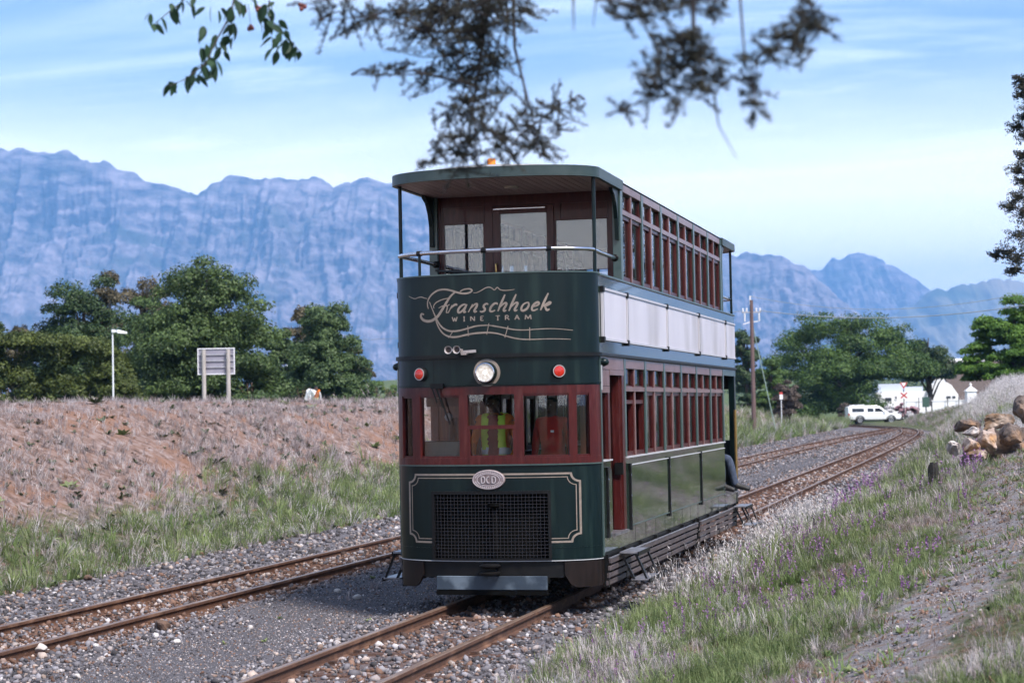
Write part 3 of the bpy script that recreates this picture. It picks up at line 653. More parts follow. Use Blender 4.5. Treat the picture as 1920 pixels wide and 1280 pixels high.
# --- below the dash: buffer beam, rounded corner skirts, life guard board, coupler
bb('kick_edge', 'dust_white', -HW, HW, Z_SK - .006, Z_SK + .002, -.03, .004, dash, 24)
bb('buffer_beam', 'black_metal', -.80, .80, .315, .494, -.12, -.03, None, 14)
for s in (-1, 1):
    sk = MB(); o = 0; n = 10; xa, xb = (.80, 1.146)
    X_ = bow_xs(xa, xb, n)
    for x in X_:
        f = (x - xa) / (xb - xa); zb = 0.205 + 0.14 * max(0, 1 - f / .35) ** 2
        a = bowp(s * x, -.035); b = bowp(s * x, -.008); sk.v.extend([(a[0], a[1], zb), (b[0], b[1], zb), (b[0], b[1], .494), (a[0], a[1], .494)])
    for i in range(n):
        for k in range(4): sk.f.append((i * 4 + k, (i + 1) * 4 + k, (i + 1) * 4 + (k + 1) % 4, i * 4 + (k + 1) % 4))
    sk.f.append((3, 2, 1, 0)); sk.f.append((n * 4, n * 4 + 1, n * 4 + 2, n * 4 + 3))
    smooth_by_angle(sk.build('corner_skirt', 'brown_skirt', tram), 40)
    MB().box(s * 1.125 - .012, s * 1.125 + .012, .01, .50, .215, .494).build('side_skirt', 'brown_skirt', tram)
board = MB().box(-.62, .62, -.455, -.415, .185, .335).build('life_guard_board', 'board_blue', tram, bevel=.006)
MB().box(-.62, .62, -.448, -.40, .130, .184).build('board_foot', 'black_matt', board)
MB().box(-.50, -.44, -.41, .2, .20, .33).build('board_arm', 'black_metal', board); MB().box(.44, .50, -.41, .2, .20, .33).build('board_arm', 'black_metal', board)
cp = MB(); yc = bowp(0, .02)[1]
for z in (.452, .372): cp.lathe([(0.0, -.022), (.085, -.020), (.115, -.010), (.118, .004), (.095, .016), (.0, .020)], 22, (0.0, yc, z))
cp.box(-.06, .06, yc, yc + .2, .365, .46)
smooth_by_angle(cp.build('coupler', 'black_metal', tram), 45)

# --- upper fascia with lamps, belt, dash of the balcony
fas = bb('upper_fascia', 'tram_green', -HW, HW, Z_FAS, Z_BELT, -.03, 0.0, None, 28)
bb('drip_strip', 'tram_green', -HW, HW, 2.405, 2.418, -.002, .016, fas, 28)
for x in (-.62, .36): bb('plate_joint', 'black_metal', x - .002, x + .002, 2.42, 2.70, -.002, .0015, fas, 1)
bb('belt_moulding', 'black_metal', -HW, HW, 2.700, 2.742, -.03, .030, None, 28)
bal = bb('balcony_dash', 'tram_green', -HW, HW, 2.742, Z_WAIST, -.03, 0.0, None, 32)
bb('dash_capping', 'tram_green_grey', -HW, HW, Z_WAIST, Z_WAIST + .014, -.035, .008, bal, 28)

LOGO = {'sq': [(-0.928, 3.408), (-0.889, 3.389), (-0.843, 3.375), (-0.805, 3.384), (-0.761, 3.389), (-0.722, 3.377), (-0.683, 3.367)], 'ftop': [(-0.671, 3.255), (-0.681, 3.302), (-0.669, 3.356), (-0.626, 3.409), (-0.557, 3.449), (-0.477, 3.46), (-0.398, 3.446), (-0.321, 3.421), (-0.244, 3.406), (-0.18, 3.414), (-0.151, 3.437), (-0.18, 3.455), (-0.243, 3.451), (-0.288, 3.43)], 'fstem': [(-0.346, 3.425), (-0.399, 3.382), (-0.45, 3.314), (-0.501, 3.24), (-0.556, 3.169), (-0.625, 3.126), (-0.688, 3.119), (-0.742, 3.139), (-0.767, 3.174), (-0.758, 3.203), (-0.726, 3.194)], 'floop': [(-0.428, 3.362), (-0.506, 3.347), (-0.573, 3.319), (-0.604, 3.284), (-0.599, 3.256)], 'fbar': [(-0.545, 3.257), (-0.494, 3.279), (-0.441, 3.28), (-0.411, 3.293)], 'up': [(-0.656, 3.331), (-0.623, 3.251), (-0.59, 3.176), (-0.551, 3.101), (-0.505, 3.045), (-0.452, 3.013), (-0.393, 2.999), (-0.316, 3.002), (-0.226, 3.02), (-0.124, 3.045), (-0.036, 3.052), (0.039, 3.05), (0.126, 3.035), (0.224, 3.015), (0.322, 2.996), (0.431, 2.99), (0.538, 2.995), (0.655, 2.999), (0.769, 2.996), (0.924, 2.979)], 'lo': [(-0.584, 3.139), (-0.558, 3.065), (-0.519, 3.003), (-0.473, 2.962), (-0.408, 2.938), (-0.33, 2.936), (-0.227, 2.955), (-0.125, 2.969), (-0.025, 2.973), (0.05, 2.971), (0.137, 2.957), (0.223, 2.93), (0.32, 2.903), (0.417, 2.889), (0.536, 2.887), (0.653, 2.889), (0.79, 2.887), (0.9, 2.881)], 'mt': [(-0.136, 3.409), (-0.092, 3.413), (-0.041, 3.436), (0.003, 3.459), (0.047, 3.465), (0.078, 3.45), (0.102, 3.433), (0.134, 3.46), (0.164, 3.435), (0.208, 3.425), (0.269, 3.426), (0.324, 3.433)]}
emb = MB()
for k, w in (('sq', .011), ('ftop', .020), ('fstem', .030), ('floop', .013), ('fbar', .011), ('mt', .011)): ribbon(emb, LOGO[k], w, .003 + .0004 * len(k))
ribbon(emb, LOGO['up'], lambda f: .007 + .013 * math.sin(math.pi * min(1, f * 1.5 + .05)) if f < .6 else .015 - .022 * (f - .6), .0034)
ribbon(emb, LOGO['lo'], lambda f: .009 + .011 * math.sin(math.pi * min(1, f * 1.3 + .08)) if f < .65 else .015 - .025 * (f - .65), .0034)
for a, b in (((-0.37, 3.01), (-0.431, 2.927)), ((-0.206, 3.053), (-0.202, 2.938)), ((0.033, 3.073), (0.006, 2.951)), ((0.246, 3.037), (0.208, 2.913)), ((0.481, 3.017), (0.479, 2.876))): ribbon(emb, [a, b], lambda f: .009, .0052)
emb.build('painted_emblem', 'cream_paint', bal)
# lettering, drawn as pen strokes; unit = x-height, sloped
GL = {
 'r': ([[(0, 0), (.12, .95)], [(.08, .55), (.3, .95), (.5, 1.0), (.52, .88)]], .62),
 'a': ([[(.62, .85), (.42, 1.0), (.15, .8), (.03, .4), (.12, .05), (.3, .02), (.5, .35), (.62, .95)], [(.66, 1.0), (.6, .3), (.68, .02), (.82, .12)]], .86),
 'n': ([[(0, 0), (.12, .98)], [(.08, .5), (.32, .95), (.52, .98), (.56, .7), (.5, .2), (.6, .0), (.76, .12)]], .82),
 's': ([[(.0, .1), (.2, .0), (.4, .12), (.4, .35), (.2, .6), (.2, .85), (.38, 1.0), (.54, .86)]], .64),
 'c': ([[(.54, .82), (.44, 1.0), (.22, .95), (.04, .55), (.08, .12), (.28, .0), (.54, .15)]], .62),
 'h': ([[(0, 0), (.02, 1.0), (.06, 2.05)], [(.02, .45), (.28, .95), (.48, .98), (.52, .7), (.46, .2), (.56, .0), (.72, .12)]], .78),
 'o': ([[(.34, 1.0), (.1, .8), (.02, .4), (.14, .04), (.34, .02), (.54, .25), (.58, .65), (.46, .95), (.34, 1.0)]], .70),
 'e': ([[(.04, .45), (.4, .6), (.5, .82), (.36, 1.0), (.14, .82), (.04, .42), (.14, .05), (.34, .0), (.58, .18)]], .66),
 'k': ([[(0, 0), (.02, 1.0), (.06, 2.1)], [(.02, .42), (.3, .8), (.52, .98), (.56, .82), (.36, .58), (.1, .52)], [(.2, .54), (.4, .2), (.56, .0), (.72, .14)]], .78)}
word = MB(); x = -0.432; xh = .088
for ch in 'ranschhoek':
    st, adv = GL[ch]
    for q in st:
        pts = [(x + (p[0] * .125) + p[1] * xh * .42, 3.200 + p[1] * xh) for p in q]
        ribbon(word, pts, lambda f: .013 + .012 * abs(math.sin(math.pi * f)), .0042, False)
    x += adv * .125 + .0245
ribbon(word, [(-.50, 3.235), (-.47, 3.285), (-.44, 3.27), (-.452, 3.205), (-.42, 3.215)], .014, .0046)
word.build('script_lettering', 'cream_paint', bal)
CAPS = {'W': [[(0, 1), (.28, 0), (.5, .8), (.72, 0), (1, 1)]], 'I': [[(.5, 0), (.5, 1)], [(.2, 0), (.8, 0)], [(.2, 1), (.8, 1)]], 'N': [[(.08, 0), (.08, 1), (.92, 0), (.92, 1)]],
        'E': [[(.85, .02), (.1, .02), (.1, .98), (.85, .98)], [(.1, .52), (.65, .52)]], 'T': [[(0, .98), (1, .98)], [(.5, 0), (.5, 1)], [(.3, 0), (.7, 0)]],
        'R': [[(.1, 0), (.1, 1), (.6, 1), (.8, .78), (.6, .52), (.1, .5)], [(.45, .5), (.95, 0)]], 'A': [[(0, 0), (.5, 1), (1, 0)], [(.22, .38), (.78, .38)]], 'M': [[(.02, 0), (.12, 1), (.5, .15), (.88, 1), (.98, 0)]]}
for ch, a, b in (('W', -.385, -.327), ('I', -.262, -.231), ('N', -.176, -.125), ('E', -.062, -.020), ('T', .109, .158), ('R', .214, .263), ('A', .322, .370), ('M', .433, .499)):
    caps = MB()
    for st in CAPS[ch]:
        for p, q in zip(st[:-1], st[1:]):
            vert = abs(q[1] - p[1]) > .3
            ribbon(caps, [(a + (b - a) * p[0], 3.105 + p[1] * .048), (a + (b - a) * q[0], 3.105 + q[1] * .048)], lambda f, v=vert: .0125 if v else .0085, .0042, False)
    caps.build('capital_letter', 'cream_paint', bal)

# head lamp, red marker lamps, horns, wiper
def on_bow(x, z): X_, Y_ = bowp(x); n = Vector((bowp(x, 1)[0] - X_, bowp(x, 1)[1] - Y_, 0)).normalized(); return Vector((X_, Y_, z)), n
p, n = on_bow(0, 2.537)
hl = smooth_by_angle(MB().lathe([(.150, 0), (.150, .008), (.126, .010), (.126, .012), (.108, .014)], 32, p, n).build('headlamp_plate', 'cream_paint', tram), 30)
smooth_by_angle(MB().lathe([(.120, .008), (.118, .045), (.110, .085), (.106, .090), (.096, .088)], 32, p, n, False).build('headlamp_shell', 'tram_green', hl), 40)
smooth_by_angle(MB().lathe([(.098, .084), (.096, .089), (.055, .080), (.0, .074)], 28, p, n).build('headlamp_reflector', 'lamp_reflector', hl), 60)
smooth_by_angle(MB().lathe([(.024, .072), (.022, .086), (.010, .094), (.0, .095)], 16, p, n).build('headlamp_bulb', 'lamp_lit', hl), 60)
smooth_by_angle(MB().lathe([(.096, .086), (.099, .095), (.107, .092), (.107, .086)], 28, p, n, False).build('headlamp_rim', 'chrome', hl), 60)
for x in (-.768, .772):
    p, n = on_bow(x, 2.538)
    ml = smooth_by_angle(MB().lathe([(.078, 0), (.076, .03), (.066, .05), (.058, .05)], 24, p, n, False).build('marker_lamp', 'black_metal', tram), 40)
    smooth_by_angle(MB().lathe([(.067, .047), (.067, .056), (.058, .056)], 24, p, n, False).build('lamp_rim', 'horn_grey', ml), 40)
    smooth_by_angle(MB().lathe([(.058, .046), (.054, .060), (.030, .066), (0, .067)], 24, p, n).build('red_lens', 'red_lens', ml), 60)
horn = MB()
for x in (-.372, -.276):
    p, n = on_bow(x, 2.790); n = Vector((-.05, -1, 0)).normalized(); p = p + n * .10
    horn.lathe([(.010, -.10), (.012, .0), (.020, .05), (.034, .085), (.044, .095), (.044, .100), (.036, .096), (.018, .05), (.008, .03)], 18, p, n)
p, n = on_bow(-.25, 2.775); horn.bar(p + Vector((-.03, -.06, -.01)), p + Vector((.14, -.04, .0)), .03, .03); horn.box(p.x - .02, p.x + .04, p.y - .08, p.y + .02, 2.735, 2.775)
horn = smooth_by_angle(horn.build('horn', 'horn_grey', tram), 40)
for x in (-.372, -.276):
    p, n = on_bow(x, 2.790); n = Vector((-.05, -1, 0)).normalized(); MB().lathe([(.030, .180), (.022, .182), (0, .183)], 14, p, n).build('horn_mouth', 'seat_dark', horn)
wp = MB(); p, n = on_bow(-.57, 2.40); q, n2 = on_bow(-.50, 2.17)
wp.box(p.x - .07, p.x + .07, p.y - .06, p.y, 2.375, 2.43); wp.bar(p + n * .05, q + n2 * .03, .016, .012, n); wp.bar(p + n * .05 + Vector((-.05, 0, 0)), on_bow(-.57, 2.22)[0] + n * .03, .012, .012, n); wp.bar(on_bow(-.52, 2.25)[0] + n * .026, on_bow(-.42, 1.98)[0] + n * .022, .016, .010, n)
wp.build('wiper', 'black_metal', tram)

# --- front windows
FP = [(-HW, -1.055), (-.905, -.800), (-.325, -.228), (.298, .395), (.868, .945), (1.062, HW)]   # pillar spans
bb('window_sill', 'wood_red', -HW, HW, Z_SILL - .012, 1.615, -.055, .012, None, 28)
bb('window_head', 'wood_red', -HW, HW, 2.300, Z_FAS, -.055, .002, None, 28)
bb('sill_edge', 'tram_green_grey', -HW, HW, 1.528, 1.5425, -.03, .018, None, 28)
for a, b in FP: bb('window_pillar', 'wood_red', a, b, 1.615, 2.300, -.07, .006, None, 3)
for k, (a, b) in enumerate(zip([q[1] for q in FP[:-1]], [q[0] for q in FP[1:]])):
    pane = bb('window_pane', 'glass', a, b, 1.615, 2.300, -.036, -.030, None, 6)
    fr = MB(); t = .022
    if k == 2:
        bowbox(fr, a, b, 1.925, 1.968, -.05, .004, 6); bowbox(fr, a, b, 1.615, 1.642, -.05, .004, 6)
        bowbox(fr, a, a + t, 1.642, 1.925, -.05, .003, 1); bowbox(fr, b - t, b, 1.642, 1.925, -.05, .003, 1)
        smooth_by_angle(fr.build('window_sash', 'wood_red', tram), 35)
    else:
        bowbox(fr, a, b, 1.615, 1.615 + t, -.05, -.006, 6); bowbox(fr, a, b, 2.300 - t, 2.300, -.05, -.006, 6)
        smooth_by_angle(fr.build('window_sash', 'wood_red', tram), 35)

# --- sides (s = +1 right, -1 left)
PY = [1.40, 2.735, 4.10, 5.455, 6.82, 8.18, 9.53]       # pillar centres
def sbox(mb, s, d0, d1, y0, y1, z0, z1):
    """box on a side: d outward from the side plane"""
    a, b = s * (HW + d0), s * (HW + d1); return mb.box(min(a, b), max(a, b), y0, y1, z0, z1)
def sb(name, material, s, d0, d1, y0, y1, z0, z1, parent=None, bevel=0.0):
    return sbox(MB(), s, d0, d1, y0, y1, z0, z1).build(name, material, parent or tram, bevel=bevel)
def pillar(s, y, z0, zt, z1, w=.085, deep=.115):
    m = MB()
    prof = [(-w / 2, z0), (w / 2, z0), (w / 2, zt), (w / 2 + .035, z1), (-w / 2 - .035, z1), (-w / 2, zt)]
    m.prism(prof, lambda p: (s * (HW - .012), y + p[0], p[1]), lambda p: (s * (HW + .012), y + p[0], p[1]))
    if s < 0: m.f = [f[::-1] for f in m.f]
    o = m.build('window_pillar', 'tram_green_grey', tram, bevel=.003)
    sb('pillar_core', 'wood_red', s, -deep, -.0125, y - w / 2 + .004, y + w / 2 - .004, z0, z1, o)
    return o
for s in (1, -1):
    # body sheets
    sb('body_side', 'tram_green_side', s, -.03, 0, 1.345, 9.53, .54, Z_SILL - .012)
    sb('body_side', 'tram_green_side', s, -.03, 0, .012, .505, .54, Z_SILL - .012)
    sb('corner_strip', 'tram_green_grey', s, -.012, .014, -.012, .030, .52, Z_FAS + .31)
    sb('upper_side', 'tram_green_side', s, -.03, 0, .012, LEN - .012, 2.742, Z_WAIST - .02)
    sb('waist_rail', 'tram_green_grey', s, -.06, .022, .03, LEN - .03, Z_WAIST - .02, Z_WAIST + .004, bevel=.004)
    sb('belt_moulding', 'black_metal', s, -.03, .030, .002, LEN - .002, 2.700, 2.742, bevel=.008)
    sb('sill_rail', 'dust_white', s, -.06, .026, 1.36, 9.53, Z_SILL - .012, Z_SILL + .004)
    sb('sill_rail', 'dust_white', s, -.06, .026, .03, .505, Z_SILL - .012, Z_SILL + .004)
    sb('bottom_sole', 'black_metal', s, -.06, -.004, .02, 10.75, .485, .54)
    sb('door_sill', 'step_metal', s, -.35, .035, .51, 1.34, .695, .725)
    sb('sill_kick', 'tram_green_side', s, -.03, 0, .507, 1.343, .54, .694)
    for y in PY: pillar(s, y, Z_WAIST + .004, 4.50, Z_CANT + .09); pillar(s, y, Z_SILL + .004, 2.50, 2.70)
    for k in range(6):
        y0, y1 = PY[k] + .0425, PY[k + 1] - .0425; ym = (y0 + y1) / 2 - .02
        for (zs, zt0, zt1, zh, zh1, gm) in ((Z_WAIST + .004, 4.392, 4.450, 4.640, 4.752, 'glass_upper'), (Z_SILL + .004, 2.318, 2.372, 2.585, 2.698, 'glass')):
            low = zs < 3
            cr_ = sb('header_board', 'wood_weathered_sheen', s, -.10, .008, y0 + .038, y1 - .038, zh + (.02 if not low else 0), zh1, bevel=.004)
            sb('transom', 'wood_weathered_sheen', s, -.075, .004, y0, y1, zt0, zt1, bevel=.003)
            sb('mullion', 'wood_weathered_sheen', s, -.012, .002, ym - .026, ym + .026, zs, zt0)
            sb('mullion', 'wood_weathered_sheen', s, -.012, .002, ym - .022, ym + .022, zt1, zh + (.02 if not low else 0))
            sb('mullion_core', 'wood_red', s, -.085, -.0125, ym - .024, ym + .024, zs, zh)
            for a, b in ((y0, ym - .026), (ym + .026, y1)):
                fm = MB(); drop = low and k == 0
                z0_, z1_ = zs, zt0
                if drop: z1_ = zt0 - .10
                sbox(fm, s, -.075, -.016, a, b, z0_, z0_ + .055); sbox(fm, s, -.075, -.016, a, b, z1_ - .045, z1_)
                sbox(fm, s, -.075, -.016, b - .034, b, z0_ + .055, z1_ - .045); sbox(fm, s, -.075, -.016, a, a + .034, z0_ + .055, z1_ - .045)
                w_ = fm.build('window_sash', 'wood_red', tram)
                if not (low and k == 0): sb('window_pane', gm, s, -.046, -.040, a + .034, b - .034, z0_ + .055, z1_ - .045, w_)
                f2 = MB(); sbox(f2, s, -.075, -.018, b - .026, b, zt1, zh); sbox(f2, s, -.075, -.018, a, a + .026, zt1, zh); sbox(f2, s, -.075, -.018, a + .026, b - .026, zt1, zt1 + .016)
                w2 = f2.build('top_light', 'wood_red', tram); sb('light_pane', gm, s, -.046, -.040, a + .026, b - .026, zt1 + .016, zh, w2)
    # white advertisement boards with black end caps
    WP = [.10, 1.515, 4.285, 7.01, 9.76, 10.93]
    for a, b in zip(WP[:-1], WP[1:]):
        pn = sb('side_board', 'panel_white', s, .002, .020, a + .055, b - .012, 2.905, 3.435)
        sb('board_edge', 'panel_edge', s, .002, .032, a + .055, b - .012, 3.435, 3.460, pn); sb('board_edge', 'panel_edge', s, .002, .032, a + .055, b - .012, 2.880, 2.905, pn)
        sb('board_joint', 'panel_edge', s, .002, .036, a, a + .052, 2.915, 3.410, pn, bevel=.004)
        sb('joint_line', 'black_matt', s, .0365, .0385, a + .022, a + .027, 2.915, 3.410, pn)
        for z0, z1 in ((3.410, 3.475), (2.850, 2.915)): sb('end_cap', 'black_metal', s, .002, .044, a - .008, a + .062, z0, z1, pn)
    # lower plated panels held by black straps
    LP = [1.535, 4.25, 6.99, 9.50]
    for a, b in zip(LP[:-1], LP[1:]):
        sp_ = sb('side_panel', 'tram_green_side', s, .001, .012, a + .075, b - .004, .755, 1.452)
        sb('panel_trim', 'dust_white', s, .001, .020, a + .075, b - .004, 1.452, 1.462, sp_); sb('panel_trim', 'tram_green_grey', s, .001, .018, a + .075, b - .004, .742, .755, sp_)
    sb('side_panel', 'tram_green_side', s, .001, .012, .30, .500, .755, 1.452)
    for y in (.235, 1.570, 4.285, 7.025):
        st = MB(); pts = [(-.045, .70), (.045, .70), (.022, .80), (.022, 1.38), (.045, 1.475), (-.045, 1.475), (-.022, 1.38), (-.022, .80)]
        st.prism(pts, lambda p: (s * (HW + .002), y + p[0], p[1]), lambda p: (s * (HW + .030), y + p[0], p[1]))
        if s < 0: st.f = [f[::-1] for f in st.f]
        so = st.build('panel_strap', 'black_metal', tram)
        for z in (.86, 1.10, 1.34): MB().lathe([(.009, 0), (.008, .006), (0, .008)], 8, (s * (HW + .030), y, z), (s, 0, 0)).build('bolt', 'chrome', so)
    for y in [1.9 + .69 * k for k in range(12)]: sb('plate_joint', 'black_metal', s, .0005, .002, y - .003, y + .003, .54, .735)
    # vestibule window, wood panels and doorway
    sb('vestibule_post', 'wood_red', s, -.10, .004, .40, .505, Z_SILL + .004, 2.30)
    sb('vestibule_post', 'wood_red', s, -.10, .002, .035, .085, Z_SILL + .004, 2.30)
    sb('vestibule_pane', 'glass', s, -.040, -.034, .085, .40, Z_SILL + .004, 2.30)
    vp = sb('vestibule_panel', 'wood_weathered_sheen', s, -.08, .006, .035, .505, 2.30, 2.555)
    sb('vestibule_panel', 'wood_weathered_sheen', s, -.08, .010, .035, .66, 2.560, 2.698); sb('vestibule_panel', 'wood_weathered_sheen', s, -.08, .008, .664, 1.34, 2.560, 2.698)
    sb('panel_groove', 'black_matt', s, .0055, .0072, .035, .505, 2.372, 2.376, vp)
    for y in (.20, .30): sb('panel_groove', 'black_matt', s, .0055, .0072, y, y + .004, 2.376, 2.555, vp)
    sb('door_lintel', 'wood_weathered_sheen', s, -.10, .010, .507, 1.34, 2.500, 2.557)
    jam = sb('door_post', 'wood_red', s, -.10, .006, 1.215, 1.355, .725, 2.500)
    df = MB()
    for k in range(3): sbox(df, s, -.10 - .13 * (k + 1) + .004, -.10 - .13 * k - .002, 1.17, 1.205, .73, 2.49)
    dl = df.build('door_leaf', 'wood_brown', tram); sb('door_leaf_frame', 'wood_red', s, -.105, -.02, 1.150, 1.213, .73, 2.49, dl)
    sb('door_latch', 'black_metal', s, -.08, .02, 1.118, 1.150, 1.36, 1.50, dl)
    # lamps by the corner
    smooth_by_angle(MB().lathe([(.0, -.05), (.05, -.03), (.062, 0), (.05, .03), (0, .05)], 16, (s * (HW + .035), .06, 2.635), (0, 0, 1)).build('corner_bell', 'tram_green', tram), 60)
    sb('corner_tube', 'dust_white', s, .014, .026, .0, .012, 2.33, 2.60)
# --- ends of the saloon, floors, ceilings
def wall_with_openings(name, material, y0, y1, z0, z1, opens, x0=-HW + .03, x1=HW - .03):
    """transverse wall built of the pieces around rectangular openings (xa,xb,za,zb), same za/zb rows allowed to differ"""
    m = MB(); xs_ = sorted({x0, x1, *[o[0] for o in opens], *[o[1] for o in opens]})
    for a, b in zip(xs_[:-1], xs_[1:]):
        o = [q for q in opens if q[0] <= a + 1e-6 and q[1] >= b - 1e-6]
        if o:
            if o[0][2] > z0 + .001: m.box(a, b, y0, y1, z0, o[0][2])
            if o[0][3] < z1 - .001: m.box(a, b, y0, y1, o[0][3], z1)
        else: m.box(a, b, y0, y1, z0, z1)
    return m.build(name, material, tram)
BW = [(-1.00, -.515, 3.66, 4.345), (-.40, .355, 2.745, 4.545), (.365 + .005, .985, 3.66, 4.345)]
for rear in (0, 1):
    ya, yb_ = (1.375, 1.425) if not rear else (9.505, 9.555)
    wall_with_openings('balcony_bulkhead', 'wood_red', ya, yb_, 2.745, Z_CANT + .07, BW)
    f = -1 if not rear else 1; yo = ya if not rear else yb_
    for a, b, z0, z1 in (BW[0], BW[2]): MB().box(a, b, (ya + yb_) / 2 - .003, (ya + yb_) / 2 + .003, z0, z1).build('bulkhead_pane', 'glass_upper', tram)
    for a, b in ((-1.02, -.50), (.42, 1.0)):
        fm = MB(); y2 = yo + f * .014
        for q in ((a, b, 4.36, 4.372), (a, b, 4.545, 4.557)): fm.box(q[0], q[1], min(yo + f * .001, y2), max(yo + f * .001, y2), q[2], q[3])
        for xx in (a, b - .012): fm.box(xx, xx + .012, min(yo + f * .001, y2), max(yo + f * .001, y2), 4.372, 4.545)
        fm.build('bulkhead_moulding', 'wood_red', tram)
    dm = MB(); d0, d1 = ya + .008, yb_ - .004
    dm.box(-.395, -.305, d0 - .02, d1, 2.75, 4.54); dm.box(.262, .350, d0 - .02, d1, 2.75, 4.54); dm.box(-.305, .262, d0 - .02, d1, 4.45, 4.54); dm.box(-.305, .262, d0 - .02, d1, 2.75, 3.62)
    dr = dm.build('balcony_door', 'wood_red', tram, bevel=.004)
    MB().box(-.305, .262, d0 + .004, d0 + .010, 3.62, 4.45).build('door_pane', 'glass_upper', dr)
    MB().box(-.38, .25, d0 - .034, d0 - .0215, 4.500, 4.512).build('door_closer', 'chrome', dr)
    h = MB().tube([(-.35, d0 - .02, 3.86), (-.35, d0 - .06, 3.85), (-.35, d0 - .065, 3.78), (-.35, d0 - .06, 3.70), (-.35, d0 - .02, 3.69)], .012, 8); smooth_by_angle(h.build('door_handle', 'brass', dr), 60)
    wall_with_openings('saloon_bulkhead', 'wood_red', 1.36 if not rear else 9.50, 1.40 if not rear else 9.54, .72, 2.69, [(-.95, -.42, 1.6, 2.35), (-.36, .36, .72, 2.45), (.42, .95, 1.6, 2.35)])
MB().box(-HW + .03, HW - .03, 1.40, 9.52, .68, .72).build('lower_floor', 'deck_grey', tram)
fl = MB(); bx = bow_xs(-HW + .035, HW - .035, 16)
fl.prism([(x, bowy(x) + .26) for x in bx] + [(HW - .035, 1.40), (-HW + .035, 1.40)], lambda p: (p[0], p[1], .60), lambda p: (p[0], p[1], .64)); fl.build('platform_floor', 'deck_grey', tram)
fl = MB(); fl.prism([(x, LEN - bowy(x) - .04) for x in bx[::-1]] + [(-HW + .035, 9.53), (HW - .035, 9.53)], lambda p: (p[0], p[1], .60), lambda p: (p[0], p[1], .64)); fl.build('platform_floor', 'deck_grey', tram)
full = [(x, bowy(x) + .035) for x in bx] + [(x, LEN - bowy(x) - .035) for x in bx[::-1]]
MB().prism(full, lambda p: (p[0], p[1], 2.69), lambda p: (p[0], p[1], 2.725)).build('upper_floor', 'lining_pale', tram)
# roof: cambered canvas over the whole length, painted fascia round the edge, boarded soffit
rf = MB(); NX = 14
outl = [bowp(x, .035) for x in bow_xs(-HW, HW, 26)]
for sgn in (0, 1):
    bb('roof_fascia', 'roof_edge', -HW, HW, Z_CANT, Z_ROOF, -.004, .040, None, 32, bool(sgn))
    for s in (1, -1): sb('roof_fascia', 'roof_edge', s, -.004, .040, .001 if not sgn else 9.60, 1.37 if not sgn else LEN - .001, Z_CANT, Z_ROOF)
ysr = [bowy(0) - .02, -.40, -.30, -.18, -.06, .05] + [.6 + .98 * k for k in range(11)] + [LEN - .05, LEN + .06, LEN + .18, LEN + .30, LEN + .40, LEN + .5]
for y in ysr:
    yy_ = y if y < 5.5 else LEN - y
    if yy_ >= -.005: hw = HW
    else:
        hw = HW * max(0.02, 1 - min(1, (abs(yy_) / .505)) ** 1.7) ** (1 / 2.7)
    for k in range(NX + 1):
        t = -1 + 2 * k / NX; rf.v.append((t * (hw + .02), y, Z_ROOF - .012 + .075 * (1 - t * t) * min(1, hw / HW)))
for i in range(len(ysr) - 1):
    for k in range(NX): rf.f.append((i * (NX + 1) + k, i * (NX + 1) + k + 1, (i + 1) * (NX + 1) + k + 1, (i + 1) * (NX + 1) + k))
smooth_by_angle(rf.build('roof', 'roof_canvas', tram), 60)
NB = 25
for k in range(NB):
    a = -HW + .01 + (2 * HW - .02) * k / NB; b = a + (2 * HW - .02) / NB - .008
    for rear in (0, 1):
        ya_, yb_ = bowy(a) + .01, bowy(b) + .01; z = Z_CANT + .012
        if not rear: P = [(a, ya_, z), (b, yb_, z), (b, 1.374, z), (a, 1.374, z)]
        else: P = [(a, 9.556, z), (b, 9.556, z), (b, LEN - yb_, z), (a, LEN - ya_, z)]
        MB().hexa(P + [(q[0], q[1], z + .016) for q in P]).build('soffit_board', 'ceiling_wood', tram)
MB().prism(full, lambda p: (p[0], p[1], Z_CANT + .032), lambda p: (p[0], p[1], Z_CANT + .05)).build('soffit_backing', 'black_matt', tram)
MB().box(-HW + .1, HW - .1, 1.43, 9.5, Z_CANT + .005, Z_CANT + .025).build('saloon_ceiling', 'lining_pale', tram)
MB().box(-HW + .1, HW - .1, 1.41, 9.5, 2.655, 2.685).build('saloon_ceiling', 'lining_pale', tram)
smooth_by_angle(MB().lathe([(.085, 0), (.08, -.022), (.0, -.03)], 20, (.05, .55, Z_CANT + .012)).build('soffit_lamp', 'horn_grey', tram), 60)
bc = MB().lathe([(.055, 0), (.055, .02), (.048, .025)], 16, (-.02, -.05, Z_ROOF + .03)).build('beacon_base', 'black_metal', tram)
smooth_by_angle(MB().lathe([(.048, .02), (.048, .10), (.040, .115), (0, .12)], 16, (-.02, -.05, Z_ROOF + .03)).build('beacon_lens', 'amber_lens', bc), 50)
